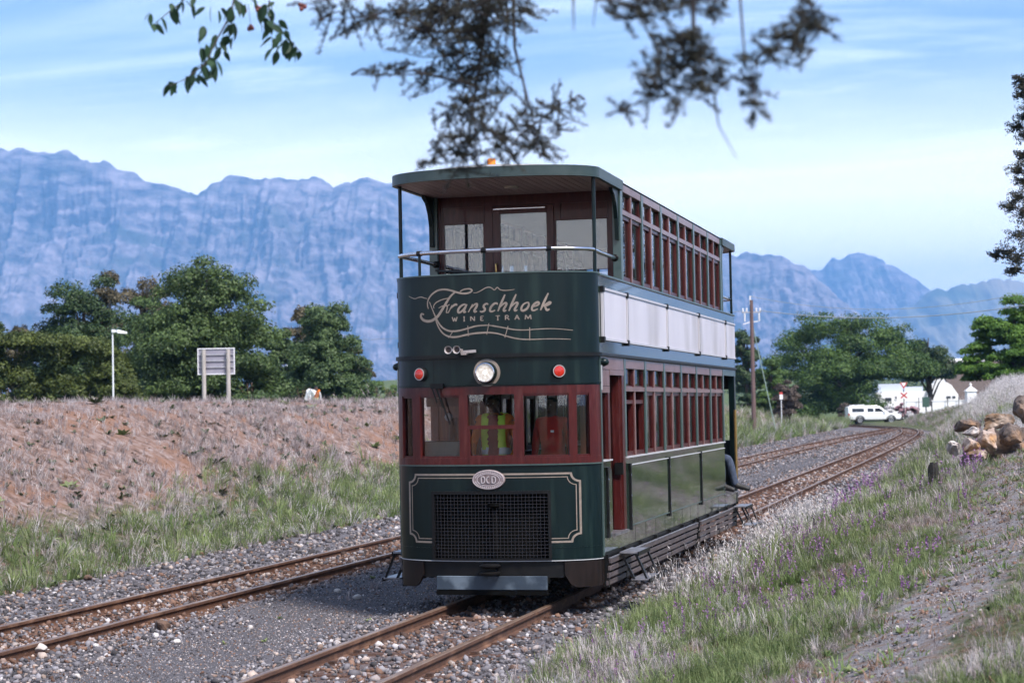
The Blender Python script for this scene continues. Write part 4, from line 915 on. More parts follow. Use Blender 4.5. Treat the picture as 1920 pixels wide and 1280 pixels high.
# balcony posts, brackets, rails (both ends)
for rear in (0, 1):
    Ymap = (lambda y: LEN - y) if rear else (lambda y: y)
    for s in (-1, 1):
        smooth_by_angle(MB().tube([(s * 1.115, Ymap(.02), Z_WAIST), (s * 1.115, Ymap(.02), Z_CANT + .01)], .021, 10).build('balcony_post', 'tram_green', tram), 60)
        br = MB(); q = [(0, 3.62), (0, 4.655), (-.34, 4.655), (-.33, 4.62), (-.20, 4.56), (-.11, 4.44), (-.065, 4.27), (-.06, 3.62)]
        pr2 = [(1.298, 4.08), (1.298, 4.66), (.95, 4.66), (.96, 4.63), (1.08, 4.585), (1.18, 4.47), (1.24, 4.32), (1.262, 4.08)]
        br.prism(pr2, lambda p: (s * 1.10, Ymap(p[0]), p[1]), lambda p: (s * 1.145, Ymap(p[0]), p[1])); br.build('canopy_bracket', 'tram_green', tram)
        MB().box(s * 1.115 - .05, s * 1.115 + .05, min(Ymap(1.30), Ymap(1.373)), max(Ymap(1.30), Ymap(1.373)), Z_WAIST, Z_CANT + .005).build('corner_post', 'tram_green_grey', tram, bevel=.004)
    path = [(s_x, Ymap(y_), 3.872) for s_x, y_ in [(-1.09, 1.30), (-1.09, .9), (-1.09, .45)] + [(bowp(x, -.03)[0], bowp(x, -.03)[1]) for x in bow_xs(-1.135, 1.135, 24)] + [(1.09, .45), (1.09, .9), (1.09, 1.30)]]
    hr = smooth_by_angle(MB().tube(path, .024, 10).build('hand_rail', 'chrome', tram), 60)
    for x in (-.80, -.02, .70): X_, Y_ = bowp(x, -.03); smooth_by_angle(MB().tube([(X_, Ymap(Y_), Z_WAIST), (X_, Ymap(Y_), 3.86)], .017, 8).build('rail_post', 'tram_green', hr), 60)
    for x in (-.80, -.02, .70): X_, Y_ = bowp(x, -.03); MB().lathe([(.03, -.03), (.03, .03)], 10, (X_, Ymap(Y_), 3.872), (1, 0, 0)).build('rail_clip', 'black_metal', hr)
    MB().tube([(-1.08, Ymap(1.28), 3.80), (-.2, Ymap(.5), 3.68)], .014, 8).build('rail_stay', 'black_metal', hr)
    for s in (-1, 1): smooth_by_angle(MB().lathe([(.05, -.02), (.05, .0), (.03, .03)], 12, (s * 1.09, Ymap(1.31), 3.872), (0, -1 if not rear else 1, 0)).build('rail_socket', 'black_metal', hr), 40)
# hanging strap seen through the balcony window
MB().tube([(-.62, 1.47, 4.36), (-.63, 1.47, 4.2), (-.60, 1.47, 3.95), (-.60, 1.47, 3.70)], [.02, .045, .018, .018], 8).build('hanging_strap', 'black_metal', tram)
# rear end: dash, belt, balcony dash, platform uprights
bb('rear_dash', 'tram_green', -HW, HW, Z_SK, 1.545, -.03, 0, None, 20, True); bb('rear_fascia', 'tram_green', -HW, HW, 2.39, 2.70, -.03, 0, None, 20, True)
bb('belt_moulding', 'black_metal', -HW, HW, 2.700, 2.742, -.03, .030, None, 20, True); bb('rear_balcony_dash', 'tram_green', -HW, HW, 2.742, Z_WAIST, -.03, 0, None, 20, True)
for x in (-1.1, -.7, -.28, .35, .80): bb('rear_window_pillar', 'wood_red', x - .045, x + .045, 1.545, 2.39, -.06, 0, None, 2, True)
for s in (1, -1):
    sb('rear_lintel', 'tram_green_grey', s, -.06, .008, 9.58, LEN - .01, 2.600, 2.698)
    ub = sb('platform_post', 'tram_green', s, -.09, .004, LEN - .17, LEN - .012, .54, 2.60)
    smooth_by_angle(MB().tube([(s * 1.17, LEN - .24, .9), (s * 1.17, LEN - .24, 2.05)], .022, 10).build('grab_rail', 'brass', ub), 60)
    sb('rear_skirt', 'tram_green_side', s, -.03, 0, 9.54, LEN - .012, .54, .70)
    sb('switch_box', 'black_matt', s, -.30, -.10, 9.60, 10.20, 2.20, 2.58)
    sb('rear_sill', 'step_metal', s, -.32, .03, 9.56, LEN - .02, .702, .722)
MB().box(-.6, .70, 9.60, 9.80, .64, 1.52).build('rear_locker', 'black_matt', tram)
MB().box(.20, .96, 9.98, 10.62, .64, 1.125).build('rear_seat', 'black_matt', tram, bevel=.02)
# side slat guards
for s in (1, -1):
    for y0, y1 in ((.10, 6.30), (6.62, 10.55)):
        for k, z in enumerate((.455, .375, .295, .215)):
            d = .05 - .012 * k
            sl = MB(); sbox(sl, s, d - .012, d + .018, y0, y1, z - .026, z + .026); sl.build('guard_slat', 'slat_wood', tram, bevel=.003)
        y = y0 + .02
        while y <= y1 + .01:
            sb('guard_bracket', 'black_metal', s, -.02, .036, y - .018, y + .018, .17, .53); y += (y1 - y0 - .04) / max(1, round((y1 - y0) / 1.1))
        sb('guard_cap', 'step_metal', s, .034, .072, y0, y1, .482, .490)
    for yc in (.88, 10.25):
        sd = MB(); sbox(sd, s, .075, .28, yc - .36, yc + .36, .500, .522); st1 = sd.build('upper_step', 'step_metal', tram, bevel=.004)
        sb('step_edge', 'black_metal', s, .28, .295, yc - .36, yc + .36, .478, .522, st1)
        sd = MB(); sbox(sd, s, .20, .40, yc - .36, yc + .36, .205, .225); st2 = sd.build('lower_step', 'step_metal', tram, bevel=.004)
        sb('step_edge', 'black_metal', s, .40, .415, yc - .36, yc + .36, .183, .225, st2)
        for dy in (-.34, .34):
            sm = MB(); sm.bar((s * (HW + .10), yc + dy, .50), (s * (HW + .24), yc + dy, .21), .025, .04, (0, 1, 0)); sm.bar((s * (HW + .26), yc + dy, .50), (s * (HW + .38), yc + dy, .215), .02, .03, (0, 1, 0)); sm.build('step_arm', 'black_metal', st1)
# running gear
MB().box(-.85, .85, .3, 10.6, .36, .60).build('underframe', 'black_matt', tram)
for y in (3.2, 7.6):
    ax = MB().tube([(-.6, y, .33), (.6, y, .33)], .05, 10).build('axle', 'black_matt', tram)
    for s in (-1, 1):
        smooth_by_angle(MB().lathe([(.06, -.07), (.345, -.065), (.355, -.055), (.333, -.04), (.330, .055), (.30, .06), (.28, .03), (.10, .02), (.08, .06), (.0, .06)], 32, (s * .565, y, .333), (s, 0, 0)).build('wheel', 'black_metal', ax), 40)
        sb('axle_box', 'black_matt', s, -.42, -.22, y - .2, y + .2, .15, .5)
for yc in (2.2, 4.3, 6.6, 8.6): MB().box(-.55, .55, yc - .4, yc + .4, .14, .36).build('equipment_box', 'black_matt', tram)
# seats and driver's desk inside
for k in range(6):
    for s in (-1, 1):
        for zf in (.72, 2.745):
            y = 2.0 + 1.3 * k; m = MB(); m.box(min(s * .30, s * 1.02), max(s * .30, s * 1.02), y, y + .42, zf + .38, zf + .44); m.box(min(s * .30, s * 1.02), max(s * .30, s * 1.02), y + .40, y + .44, zf + .44, zf + .84)
            m.box(min(s * .32, s * .36), max(s * .32, s * .36), y + .03, y + .4, zf, zf + .38)
            m.build('bench_seat', 'seat_dark', tram, bevel=.01)
desk = MB(); desk.box(-.93, -.30, -.18, .05, .64, 1.80); desk.build('control_desk', 'tram_green', tram, bevel=.01)
dk = MB().box(-.86, -.36, -.20, -.185, 1.58, 1.79).build('desk_panel', 'tram_green_grey', tram)
mc = MB().tube([(-.62, .30, .64), (-.62, .30, 2.05)], .05, 10).build('control_column', 'seat_dark', tram)
smooth_by_angle(MB().lathe([(0, -.05), (.035, -.035), (.05, 0), (.035, .035), (0, .05)], 14, (-.655, .26, 2.06)).build('control_knob', 'dust_white', mc), 60)
MB().box(-.9, -.3, .2, .24, 2.18, 2.30).build('sun_visor', 'wood_red', tram)

# ------------------------------------------------------------------ planting helpers
def spot(u, v, D):
    """surveyed point: bearing and elevation read off the photograph, D metres out"""
    return Vector(CAM) + (cf + cr * ((u - 960) / 3600) - cu * ((v - 640) / 3600)) * D
def gz(x, y): return float(height(np.array(x), np.array(y)))

def scatter(name, P, rot, scl, idx, protos, label=None, parent=None):
    """one mass of small things: instances of the proto meshes on points"""
    col = bpy.data.collections.new(name + '_kinds')
    for k, me in enumerate(protos):
        o = bpy.data.objects.new('%s_kind_%02d' % (name, k), me); col.objects.link(o)
    n = len(P); me = bpy.data.meshes.new(name); me.vertices.add(n); me.vertices.foreach_set('co', np.asarray(P, np.float32).ravel())
    def attr(nm, ty, arr, key): a = me.attributes.new(nm, ty, 'POINT'); a.data.foreach_set(key, np.ascontiguousarray(arr).ravel())
    attr('rot', 'FLOAT_VECTOR', np.asarray(rot, np.float32), 'vector')
    s3 = np.asarray(scl, np.float32); s3 = np.repeat(s3[:, None], 3, 1) if s3.ndim == 1 else s3
    attr('scl', 'FLOAT_VECTOR', s3, 'vector'); attr('idx', 'INT', np.asarray(idx, np.int32), 'value')
    o = bpy.data.objects.new(name, me); C.objects.link(o)
    t = bpy.data.node_groups.new(name + '_nodes', 'GeometryNodeTree')
    t.interface.new_socket('Geometry', in_out='INPUT', socket_type='NodeSocketGeometry'); t.interface.new_socket('Geometry', in_out='OUTPUT', socket_type='NodeSocketGeometry')
    gi = t.nodes.new('NodeGroupInput'); go = t.nodes.new('NodeGroupOutput')
    ci = t.nodes.new('GeometryNodeCollectionInfo'); ci.inputs['Collection'].default_value = col; ci.inputs['Separate Children'].default_value = True; ci.inputs['Reset Children'].default_value = True
    ip = t.nodes.new('GeometryNodeInstanceOnPoints'); ip.inputs['Pick Instance'].default_value = True
    def na(nm, ty): k = t.nodes.new('GeometryNodeInputNamedAttribute'); k.data_type = ty; k.inputs['Name'].default_value = nm; return k.outputs[0]
    L = t.links; L.new(gi.outputs[0], ip.inputs['Points']); L.new(ci.outputs[0], ip.inputs['Instance']); L.new(na('idx', 'INT'), ip.inputs['Instance Index'])
    L.new(na('rot', 'FLOAT_VECTOR'), ip.inputs['Rotation']); L.new(na('scl', 'FLOAT_VECTOR'), ip.inputs['Scale']); L.new(ip.outputs[0], go.inputs[0])
    m = o.modifiers.new('scatter', 'NODES'); m.node_group = t
    o['kind'] = 'stuff'
    if label: o['label'] = label
    if parent: o.parent = parent
    return o

def leaf_quads(P, Nn, size, aspect, rng, fold=0.0):
    """one quad per leaf, centred on P, facing Nn"""
    n = len(P); r = rng.normal(size=(n, 3)); t = np.cross(Nn, r); t /= np.linalg.norm(t, axis=1)[:, None] + 1e-9
    b = np.cross(Nn, t); s = (size * rng.uniform(.65, 1.3, n))[:, None]
    V = np.stack([P - t * s * .5, P - b * s * .5 * aspect + Nn * s * fold, P + t * s * .5, P + b * s * .5 * aspect + Nn * s * fold], 1).reshape(-1, 3)
    return V, np.arange(4 * n).reshape(n, 4)

def unit(v): return v / (np.linalg.norm(v, axis=1)[:, None] + 1e-9)

def crown_points(rng, centres, radii, per, squash=0.8, up=0.35, jitter=0.55):
    """leaf positions spread over the skins of many clumps"""
    Ps, Ns = [], []
    for c_, r_ in zip(centres, radii):
        k = int(per * (r_ / np.mean(radii)) ** 2); d = unit(rng.normal(size=(k, 3))); d[:, 2] = np.abs(d[:, 2]) * .9 - .25 * rng.random(k) * 2; d = unit(d)
        rad = r_ * (0.45 + 0.6 * rng.random(k) ** 0.6) * (1 + 0.25 * np.sin(d[:, 0] * 5 + c_[0]) * np.sin(d[:, 1] * 5 + c_[1]))
        Ps.append(c_ + d * rad[:, None] * np.array([1, 1, squash])); Ns.append(unit(d + rng.normal(size=(k, 3)) * jitter + np.array([0, 0, up])))
    return np.concatenate(Ps), np.concatenate(Ns)

def tree(name, label, loc, h, rx, ry, leaf, bark, seed, n_clump=70, per=260, leaf_size=.3, base=0.12, group=None, cat='tree', top=1.0, clump=.24, squash=.8, flat=False, lean=0.0, trunk=True, lobes=None, dome=False, lift=None):
    rng = np.random.default_rng(seed); t = thing(name, label, cat, loc, group=group)
    cz = h * (base + 1) / 2; hz_ = h * (1 - base) / 2
    d = unit(rng.normal(size=(n_clump, 3))); rr = rng.random(n_clump) ** .42
    if dome:   # clumps over a lumpy dome, some inside it
        d[:, 2] = np.abs(d[:, 2]); sh = np.where(rng.random(n_clump) < .78, rng.uniform(.74, 1.0, n_clump), rng.uniform(.3, .74, n_clump)); lump = .80 + .34 * fbm(d[:, 0] * 2.1 + seed, d[:, 1] * 2.1 + d[:, 2] * 2.4, 2, seed)
        cen = d * (sh * lump)[:, None]; cen[:, 2] = cen[:, 2] * 2 * .95 - .98
    elif lobes: # crown made of several big lobes (x,y,z,r) in crown units
        lb = np.array(lobes); which = rng.integers(0, len(lb), n_clump)
        cen = lb[which, :3] + d * (rr * lb[which, 3])[:, None]
    else:
        cen = d * rr[:, None]
    wid = 1.0 - (0 if dome else 0.35) * np.clip(cen[:, 2], 0, 1) ** 2 * top
    if lift is not None: cen[:, 2] = np.where(cen[:, 0] * cr.x + cen[:, 1] * cr.y > lift[0], np.maximum(cen[:, 2], lift[1] + .25 * rng.random(n_clump)), cen[:, 2])
    cen = np.stack([cen[:, 0] * rx * wid * .86, cen[:, 1] * ry * wid * .86, cz + cen[:, 2] * hz_ * .9], -1)
    rad = rng.uniform(.62, 1.3, n_clump) * clump * (rx * ry * hz_) ** (1 / 3)
    P, Nn = crown_points(rng, cen, rad, per * 2.1, squash, .5 if flat else .3)
    P[:, 2] = np.maximum(P[:, 2], h * base * .4)
    V, F_ = leaf_quads(P, Nn, leaf_size * .58, .62, rng, .12)
    link('crown', np_mesh('crown', V, F_), leaf, t)
    if trunk:
        m = MB(); tr_ = max(.10, h * .028)
        m.tube([(0, 0, -.3), (.02 * h, 0, h * .18), (.01 * h, .02 * h, h * .38), (0, 0, h * .62), (0.01 * h, 0, h * .85)], [tr_ * 1.35, tr_, tr_ * .8, tr_ * .5, tr_ * .15], 8)
        order = np.argsort(rng.random(n_clump))[:16]
        for k in order:
            c_ = Vector(cen[k]); z0 = min(h * (.15 + .5 * rng.random()), c_.z * .8); a = Vector((.01 * h, .0, z0)); mid = a.lerp(c_, .5) + Vector((0, 0, .04 * h)); m.tube([a, mid, c_], [tr_ * .5, tr_ * .3, tr_ * .1], 6)
        smooth_by_angle(m.build('trunk', bark, t), 60)
    return t

# foliage materials (real leaf colours; light does the rest)
leaf_mat('leaf_oak', (0.016, 0.032, 0.010), (0.120, 0.180, 0.058), 0.5, .28)
leaf_mat('leaf_dark', (0.012, 0.026, 0.011), (0.074, 0.120, 0.044), 0.45, .25)
leaf_mat('leaf_grey', (0.030, 0.056, 0.022), (0.120, 0.180, 0.068), 0.6, .30)
leaf_mat('leaf_olive', (0.045, 0.040, 0.022), (0.135, 0.110, 0.062), 0.5, .2)
leaf_mat('leaf_hedge', (0.022, 0.036, 0.010), (0.135, 0.165, 0.042), 0.9, .28)
leaf_mat('leaf_yellow', (0.070, 0.075, 0.018), (0.210, 0.180, 0.050), 0.8, .3)
leaf_mat('leaf_fig', (0.014, 0.036, 0.010), (0.125, 0.205, 0.050), 0.35, .30)
leaf_mat('leaf_bright', (0.040, 0.095, 0.017), (0.150, 0.270, 0.045), 0.5, .38)
leaf_mat('leaf_fresh', (0.060, 0.110, 0.030), (0.150, 0.220, 0.060), 0.5, .35)
leaf_mat('leaf_brownshrub', (0.060, 0.045, 0.038), (0.140, 0.110, 0.090), 0.7, .2)
leaf_mat('leaf_pine', (0.014, 0.016, 0.012), (0.062, 0.060, 0.042), 6, .15)
leaf_mat('leaf_near', (0.010, 0.028, 0.016), (0.040, 0.085, 0.038), 4, .30, rnd=.15)
leaf_mat('petal_pink', (0.33, 0.16, 0.19), (0.50, 0.34, 0.37), 2, .3)
leaf_mat('petal_white', (0.50, 0.48, 0.50), (0.75, 0.73, 0.74), 2, .3)
leaf_mat('petal_purple', (0.20, 0.085, 0.22), (0.36, 0.19, 0.38), 3, .3, rnd=.3)
leaf_mat('grass_green', (0.075, 0.105, 0.036), (0.270, 0.315, 0.140), 0.8, .35, rnd=.28)
leaf_mat('grass_lush', (0.055, 0.105, 0.024), (0.215, 0.300, 0.095), 0.8, .35, rnd=.25)
leaf_mat('grass_dry', (0.150, 0.115, 0.105), (0.52, 0.45, 0.455), 0.7, .25, rnd=.35)
leaf_mat('grass_pale', (0.36, 0.32, 0.31), (0.68, 0.64, 0.64), 0.9, .3, rnd=.3)
leaf_mat('grass_brown', (0.125, 0.075, 0.050), (0.285, 0.180, 0.130), 0.8, .2, rnd=.3)
leaf_mat('weed_dark', (0.030, 0.046, 0.022), (0.090, 0.110, 0.055), 0.9, .2, rnd=.25)
mat('bark', (0.085, 0.062, 0.048), 0.95, (0.045, 0.033, 0.027), scale=6, bump=.6, bscale=14, stretch=(2, 2, .5))
mat('bark_grey', (0.13, 0.11, 0.10), 0.95, (0.07, 0.06, 0.055), scale=6, bump=.6, bscale=14, stretch=(2, 2, .5))
mat('twig', (0.040, 0.032, 0.032), 0.9)

# ------------------------------------------------------------------ ballast stones
def stone_mesh(seed, m, flat=.75):
    rng = np.random.default_rng(seed); phi = (1 + 5 ** .5) / 2
    V = np.array([(-1, phi, 0), (1, phi, 0), (-1, -phi, 0), (1, -phi, 0), (0, -1, phi), (0, 1, phi), (0, -1, -phi), (0, 1, -phi), (phi, 0, -1), (phi, 0, 1), (-phi, 0, -1), (-phi, 0, 1)]) / 1.902
    F_ = np.array([(0, 11, 5), (0, 5, 1), (0, 1, 7), (0, 7, 10), (0, 10, 11), (1, 5, 9), (5, 11, 4), (11, 10, 2), (10, 7, 6), (7, 1, 8), (3, 9, 4), (3, 4, 2), (3, 2, 6), (3, 6, 8), (3, 8, 9), (4, 9, 5), (2, 4, 11), (6, 2, 10), (8, 6, 7), (9, 8, 1)])
    V = V * rng.uniform(.62, 1.15, (12, 1)) * np.array([1.0, rng.uniform(.6, .9), flat * rng.uniform(.6, 1)])
    me = np_mesh('stone', V * .5, F_); me.materials.append(MATS[m]); return me
def stone_mat(name, stops):
    m = mat(name, (0.2, 0.2, 0.2), .85); t = m.node_tree; n = t.nodes; oi = n.new('ShaderNodeObjectInfo'); r = n.new('ShaderNodeValToRGB'); e = r.color_ramp.elements
    while len(e) < len(stops): e.new(.5)
    for el, (p, c_) in zip(e, stops): el.position = p; el.color = (*c_, 1)
    nz = n.new('ShaderNodeTexNoise'); nz.inputs['Scale'].default_value = 9; tcn = n.new('ShaderNodeTexCoord'); t.links.new(tcn.outputs['Object'], nz.inputs['Vector'])
    ma = n.new('ShaderNodeMath'); ma.operation = 'MULTIPLY_ADD'; t.links.new(nz.outputs[0], ma.inputs[0]); ma.inputs[1].default_value = .25; t.links.new(oi.outputs['Random'], ma.inputs[2])
    sb_ = n.new('ShaderNodeMath'); sb_.operation = 'SUBTRACT'; t.links.new(ma.outputs[0], sb_.inputs[0]); sb_.inputs[1].default_value = .125
    t.links.new(sb_.outputs[0], r.inputs[0]); t.links.new(r.outputs[0], n['Principled BSDF'].inputs['Base Color'])
stone_mat('stone_grey', [(0, (0.026, 0.023, 0.025)), (.35, (0.080, 0.073, 0.081)), (.60, (0.155, 0.144, 0.158)), (.80, (0.26, 0.245, 0.265)), (.86, (0.17, 0.10, 0.07)), (.93, (0.23, 0.19, 0.17)), (1, (0.50, 0.47, 0.48))])
stone_mat('stone_rust', [(0, (0.042, 0.024, 0.018)), (.4, (0.115, 0.060, 0.040)), (.7, (0.20, 0.115, 0.080)), (.88, (0.27, 0.235, 0.235)), (1, (0.42, 0.33, 0.28))])
protos = [stone_mesh(k, 'stone_grey') for k in range(7)] + [stone_mesh(40 + k, 'stone_rust') for k in range(5)]
rng = np.random.default_rng(5)
def spread(rng, x0, x1, y0, y1, dens):
    n = int((x1 - x0) * (y1 - y0) * dens); return rng.uniform(x0, x1, n), rng.uniform(y0, y1, n)
xs_, ys_ = [], []
for y0, y1, dn in ((-9, -2, 470), (-2, 4, 330), (4, 12, 220), (12, 24, 130), (24, 45, 70), (45, 80, 30), (80, 132, 14)):
    a, b = spread(rng, -8.4, 2.3, y0, y1, dn); xs_.append(a); ys_.append(b)
sx = np.concatenate(xs_); sy = np.concatenate(ys_); zn = zones(sx, sy)
dens = zn[0] * (1 - .40 * zn[4]) * np.clip(.45 + 1.3 * (fbm(sx * .8, sy * .8, 3, 77) - .25), .1, 1) * np.where(sx < -5.4, .65, 1)
dens = np.maximum(dens, np.clip(1 - np.abs(sx - 1.75) / .8, 0, 1) * .5 * (sy < 40))
keep = rng.random(len(sx)) < dens; sx, sy = sx[keep], sy[keep]; zn = zones(sx, sy); n = len(sx)
dist = np.hypot(sx - CAM[0], sy - CAM[1]); size = np.exp(rng.normal(math.log(.044), .42, n)) * np.clip(dist / 24, .95, 2.4); size = np.clip(size * (1 - .62 * zn[4]), .012, .13)
inside = np.minimum(np.abs(np.abs(sx - track1(sy)) - .565), np.abs(np.abs(sx - track2(sy)) - .565)); ok = inside > .055; sx, sy, size, zn = sx[ok], sy[ok], size[ok], [q[ok] for q in zn]; n = len(sx)
rusty = rng.random(n) < np.clip(zn[5] * .66 + .12, 0, .9)
scatter('ballast_stones', np.stack([sx, sy, height(sx, sy) + size * .16], -1), rng.uniform(0, 6.28, (n, 3)) * np.array([.12, .12, 1]), size, np.where(rusty, rng.integers(7, 12, n), rng.integers(0, 7, n)), protos, 'loose grey and rusty ballast stones around the railway tracks')

# ------------------------------------------------------------------ grass and small plants
def blade(mb, base, dirv, h, w, bend):
    b = Vector(base); d = Vector((math.cos(dirv), math.sin(dirv), 0)); s = Vector((-d.y, d.x, 0)) * w
    p1 = b + d * bend * h * .22 + Vector((0, 0, h * .5)); p2 = b + d * bend * h * .62 + Vector((0, 0, h * .86)); p3 = b + d * bend * h * 1.05 + Vector((0, 0, h * (1.0 - .25 * bend)))
    mb.add([b - s, b + s, p1 + s * .85, p1 - s * .85, p2 + s * .5, p2 - s * .5, p3], [(0, 1, 2, 3), (3, 2, 4, 5), (5, 4, 6)])
def tuft(seed, m, nb=16, h=.25, w=.004, spread_=.06, bend=.5):
    r = random.Random(seed); mb = MB()
    for k in range(nb):
        a = r.uniform(0, 6.28); q = spread_ * r.random() ** .6; blade(mb, (q * math.cos(a), q * math.sin(a), -.01), a + r.uniform(-.8, .8), h * r.uniform(.55, 1.15), w * r.uniform(.7, 1.3), bend * r.uniform(.3, 1.5))
    me = mb.mesh('tuft'); me.materials.append(MATS[m]); return me
def seed_head(seed, m='grass_pale', h=.6):
    r = random.Random(seed); mb = MB()
    for k in range(3):
        a = r.uniform(0, 6.28); q = .04 * r.random(); hh = h * r.uniform(.75, 1.15); d = Vector((math.cos(a), math.sin(a), 0)); b = Vector((q * d.x, q * d.y, 0)); top = b + d * hh * .25 + Vector((0, 0, hh))
        blade(mb, b, a, hh * 1.02, .0022, .25)
        for j in range(7):
            f = .62 + .4 * j / 7; p = b.lerp(top, f); e = r.uniform(0, 6.28); o = Vector((math.cos(e), math.sin(e), 0)) * .035 + d * .02; tip = p + o + Vector((0, 0, -.045)); s = Vector((-o.y, o.x, 0)).normalized() * .0065
            mid = p.lerp(tip, .55); mb.add([p, mid - s, tip, mid + s], [(0, 1, 2, 3)])
    me = mb.mesh('seed_head'); me.materials.append(MATS[m]); return me
def flower(seed, m='petal_purple', h=.22):
    r = random.Random(seed); mb = MB()
    for k in range(2):
        hh = h * r.uniform(.7, 1.2); ox, oy = r.uniform(-.03, .03), r.uniform(-.03, .03)
        for j in range(9):
            z = hh * (.55 + .5 * j / 9); a = r.uniform(0, 6.28); q = .013 * (1.2 - j / 12); c_ = Vector((ox + q * math.cos(a), oy + q * math.sin(a), z)); t_ = Vector((-math.sin(a), math.cos(a), 0)) * .010; u_ = Vector((math.cos(a) * .007, math.sin(a) * .007, .009)); mb.add([c_ - t_, c_ - u_, c_ + t_, c_ + u_], [(0, 1, 2, 3)])
    me = mb.mesh('flower'); me.materials.append(MATS[m]); return me
def weed(seed, m='weed_dark', r0=.10):
    r = random.Random(seed); mb = MB()
    for k in range(14):
        a = r.uniform(0, 6.28); l = r0 * r.uniform(.5, 1.2); d = Vector((math.cos(a), math.sin(a), r.uniform(.25, 1.1))).normalized(); s = Vector((-d.y, d.x, 0)).normalized() * l * .22; p = d * l; mb.add([Vector((0, 0, 0)), p * .55 - s, p + Vector((0, 0, -.1 * l)), p * .55 + s], [(0, 1, 2, 3)])
    me = mb.mesh('weed'); me.materials.append(MATS[m]); return me

def lay(name, x, y, protos_, idx, scl, label, seed, tilt=.18, dz=0.0):
    r = np.random.default_rng(seed); n = len(x)
    return scatter(name, np.stack([x, y, height(x, y) + dz], -1), np.stack([r.normal(0, tilt, n), r.normal(0, tilt, n), r.uniform(0, 6.28, n)], -1), scl, idx, protos_, label)
# right-hand verge
PG = [tuft(1, 'grass_green', 16, .20, .0042, .06, .55), tuft(2, 'grass_green', 14, .26, .0038, .05, .4), tuft(3, 'grass_lush', 18, .15, .0048, .07, .7), tuft(4, 'grass_dry', 13, .24, .0032, .05, .5), tuft(5, 'grass_dry', 16, .17, .0034, .07, .8), tuft(6, 'grass_pale', 9, .32, .0028, .05, .45), tuft(7, 'grass_brown', 16, .10, .0036, .08, 1.1), weed(1), weed(2, 'grass_lush', .08)]
rng = np.random.default_rng(11); xs_, ys_ = [], []
for y0, y1, dn in ((-12, -6, 520), (-6, 0, 440), (0, 8, 280), (8, 18, 180), (18, 34, 95), (34, 60, 46), (60, 110, 17), (110, 172, 8)):
    a, b = spread(rng, -3 if y0 > 100 else 1.2, 7.2 if y0 < 30 else 9.5, y0, y1, dn); xs_.append(a); ys_.append(b)
gx = np.concatenate(xs_); gy = np.concatenate(ys_); toe = track1(gy) * (gy > 50) + np.interp(gy, [-12, 2, 9, 16, 170], [1.60, 1.70, 1.85, 2.15, 2.3])
patch = fbm(gx * .55, gy * .55, 4, 91); patch2 = fbm(gx * .9 + 40, gy * .5, 3, 92); pw = path_w(gx, gy)
dens = np.clip((gx - toe + .25) / .7, 0, 1) * (1 - np.clip(pw * 1.1, 0, .90)) * np.clip(.35 + 2.2 * (patch - .30), .16, 1)
keep = rng.random(len(gx)) < dens; gx, gy, patch, patch2, toe, pw = (q[keep] for q in (gx, gy, patch, patch2, toe, pw)); n = len(gx)
dryness = np.clip(.30 + (patch2 - .5) * 2.0 + .35 * sstep(14, 45, gy) + .16 * np.clip(1 - (gx - toe) / .7, 0, 1) + .22 * (pw > .02), 0, .93)
u = rng.random(n); k = np.where(rng.random(n) < dryness, np.select([u < .36, u < .74, u < .84], [3, 4, 5], 6), np.select([u < .34, u < .66, u < .90, u < .96], [0, 1, 2, 7], 8))
bare = (fbm(gx * .7, gy * .7, 3, 95) > .60) & (gx > 2.6); k = np.where(bare & (rng.random(n) < .7), np.where(rng.random(n) < .75, 6, 4), k)
dcam = np.hypot(gx - CAM[0], gy - CAM[1]); grow = np.clip(1.05 - .45 * np.clip((gx - toe - .3) / 3.2, 0, 1), .5, 1.3); sc = grow * rng.uniform(.65, 1.25, n) * np.clip(dcam / 24, .82, 2.1) * np.where(gy > 12, np.clip(.35 + (gx - toe) / 1.6, .35, 1), 1) * (1 - .55 * np.clip(pw * 3, 0, 1)) * np.where(bare, .7, 1)
lay('verge_grass', gx, gy, PG, k, sc, 'mixed green and dry grass on the verge right of the tram', 12)
PF = [flower(k) for k in range(4)]
m_ = (rng.random(n) < np.clip((fbm(gx * .8, gy * .8, 3, 97) - .40) * .6, .0, .10) * (gy < 40) * (gx < 5.0)) & ~bare
fx, fy = gx[m_] + rng.normal(0, .03, m_.sum()), gy[m_]; nf = len(fx)
lay('purple_flowers', fx, fy, PF, rng.integers(0, 4, nf), np.clip(np.hypot(fx - CAM[0], fy - CAM[1]) / 20, .7, 1.9) * rng.uniform(.6, 1.1, nf), 'small purple wild flowers among the verge grass', 13)
PO = [seed_head(k) for k in range(4)]
ox, oy = spread(rng, 1.3, 3.0, -1.0, 17, 11); kp = rng.random(len(ox)) < np.clip(1.25 - np.abs(ox - 1.95) / .7, .03, 1) * np.clip(.3 + .9 * sstep(-2, 4, oy), 0, 1); ox, oy = ox[kp], oy[kp]
lay('wild_oats', ox, oy, PO, rng.integers(0, 4, len(ox)), rng.uniform(.6, 1.1, len(ox)), 'tall pale wild oat stalks beside the tram steps', 14)
ox, oy = spread(rng, 2.0, 9, 34, 165, 1.6)
ox2, oy2 = spread(rng, 4.4, 7.4, 18, 60, 16); ox = np.concatenate([ox, ox2]); oy = np.concatenate([oy, oy2]); kp = (ox > track1(oy) + 3.2); ox, oy = ox[kp], oy[kp]
lay('bank_oats', ox, oy, PO, rng.integers(0, 4, len(ox)), np.clip(np.hypot(ox - CAM[0], oy - CAM[1]) / 75, .6, 1.5), 'pale tall dry grass covering the right-hand bank', 15)
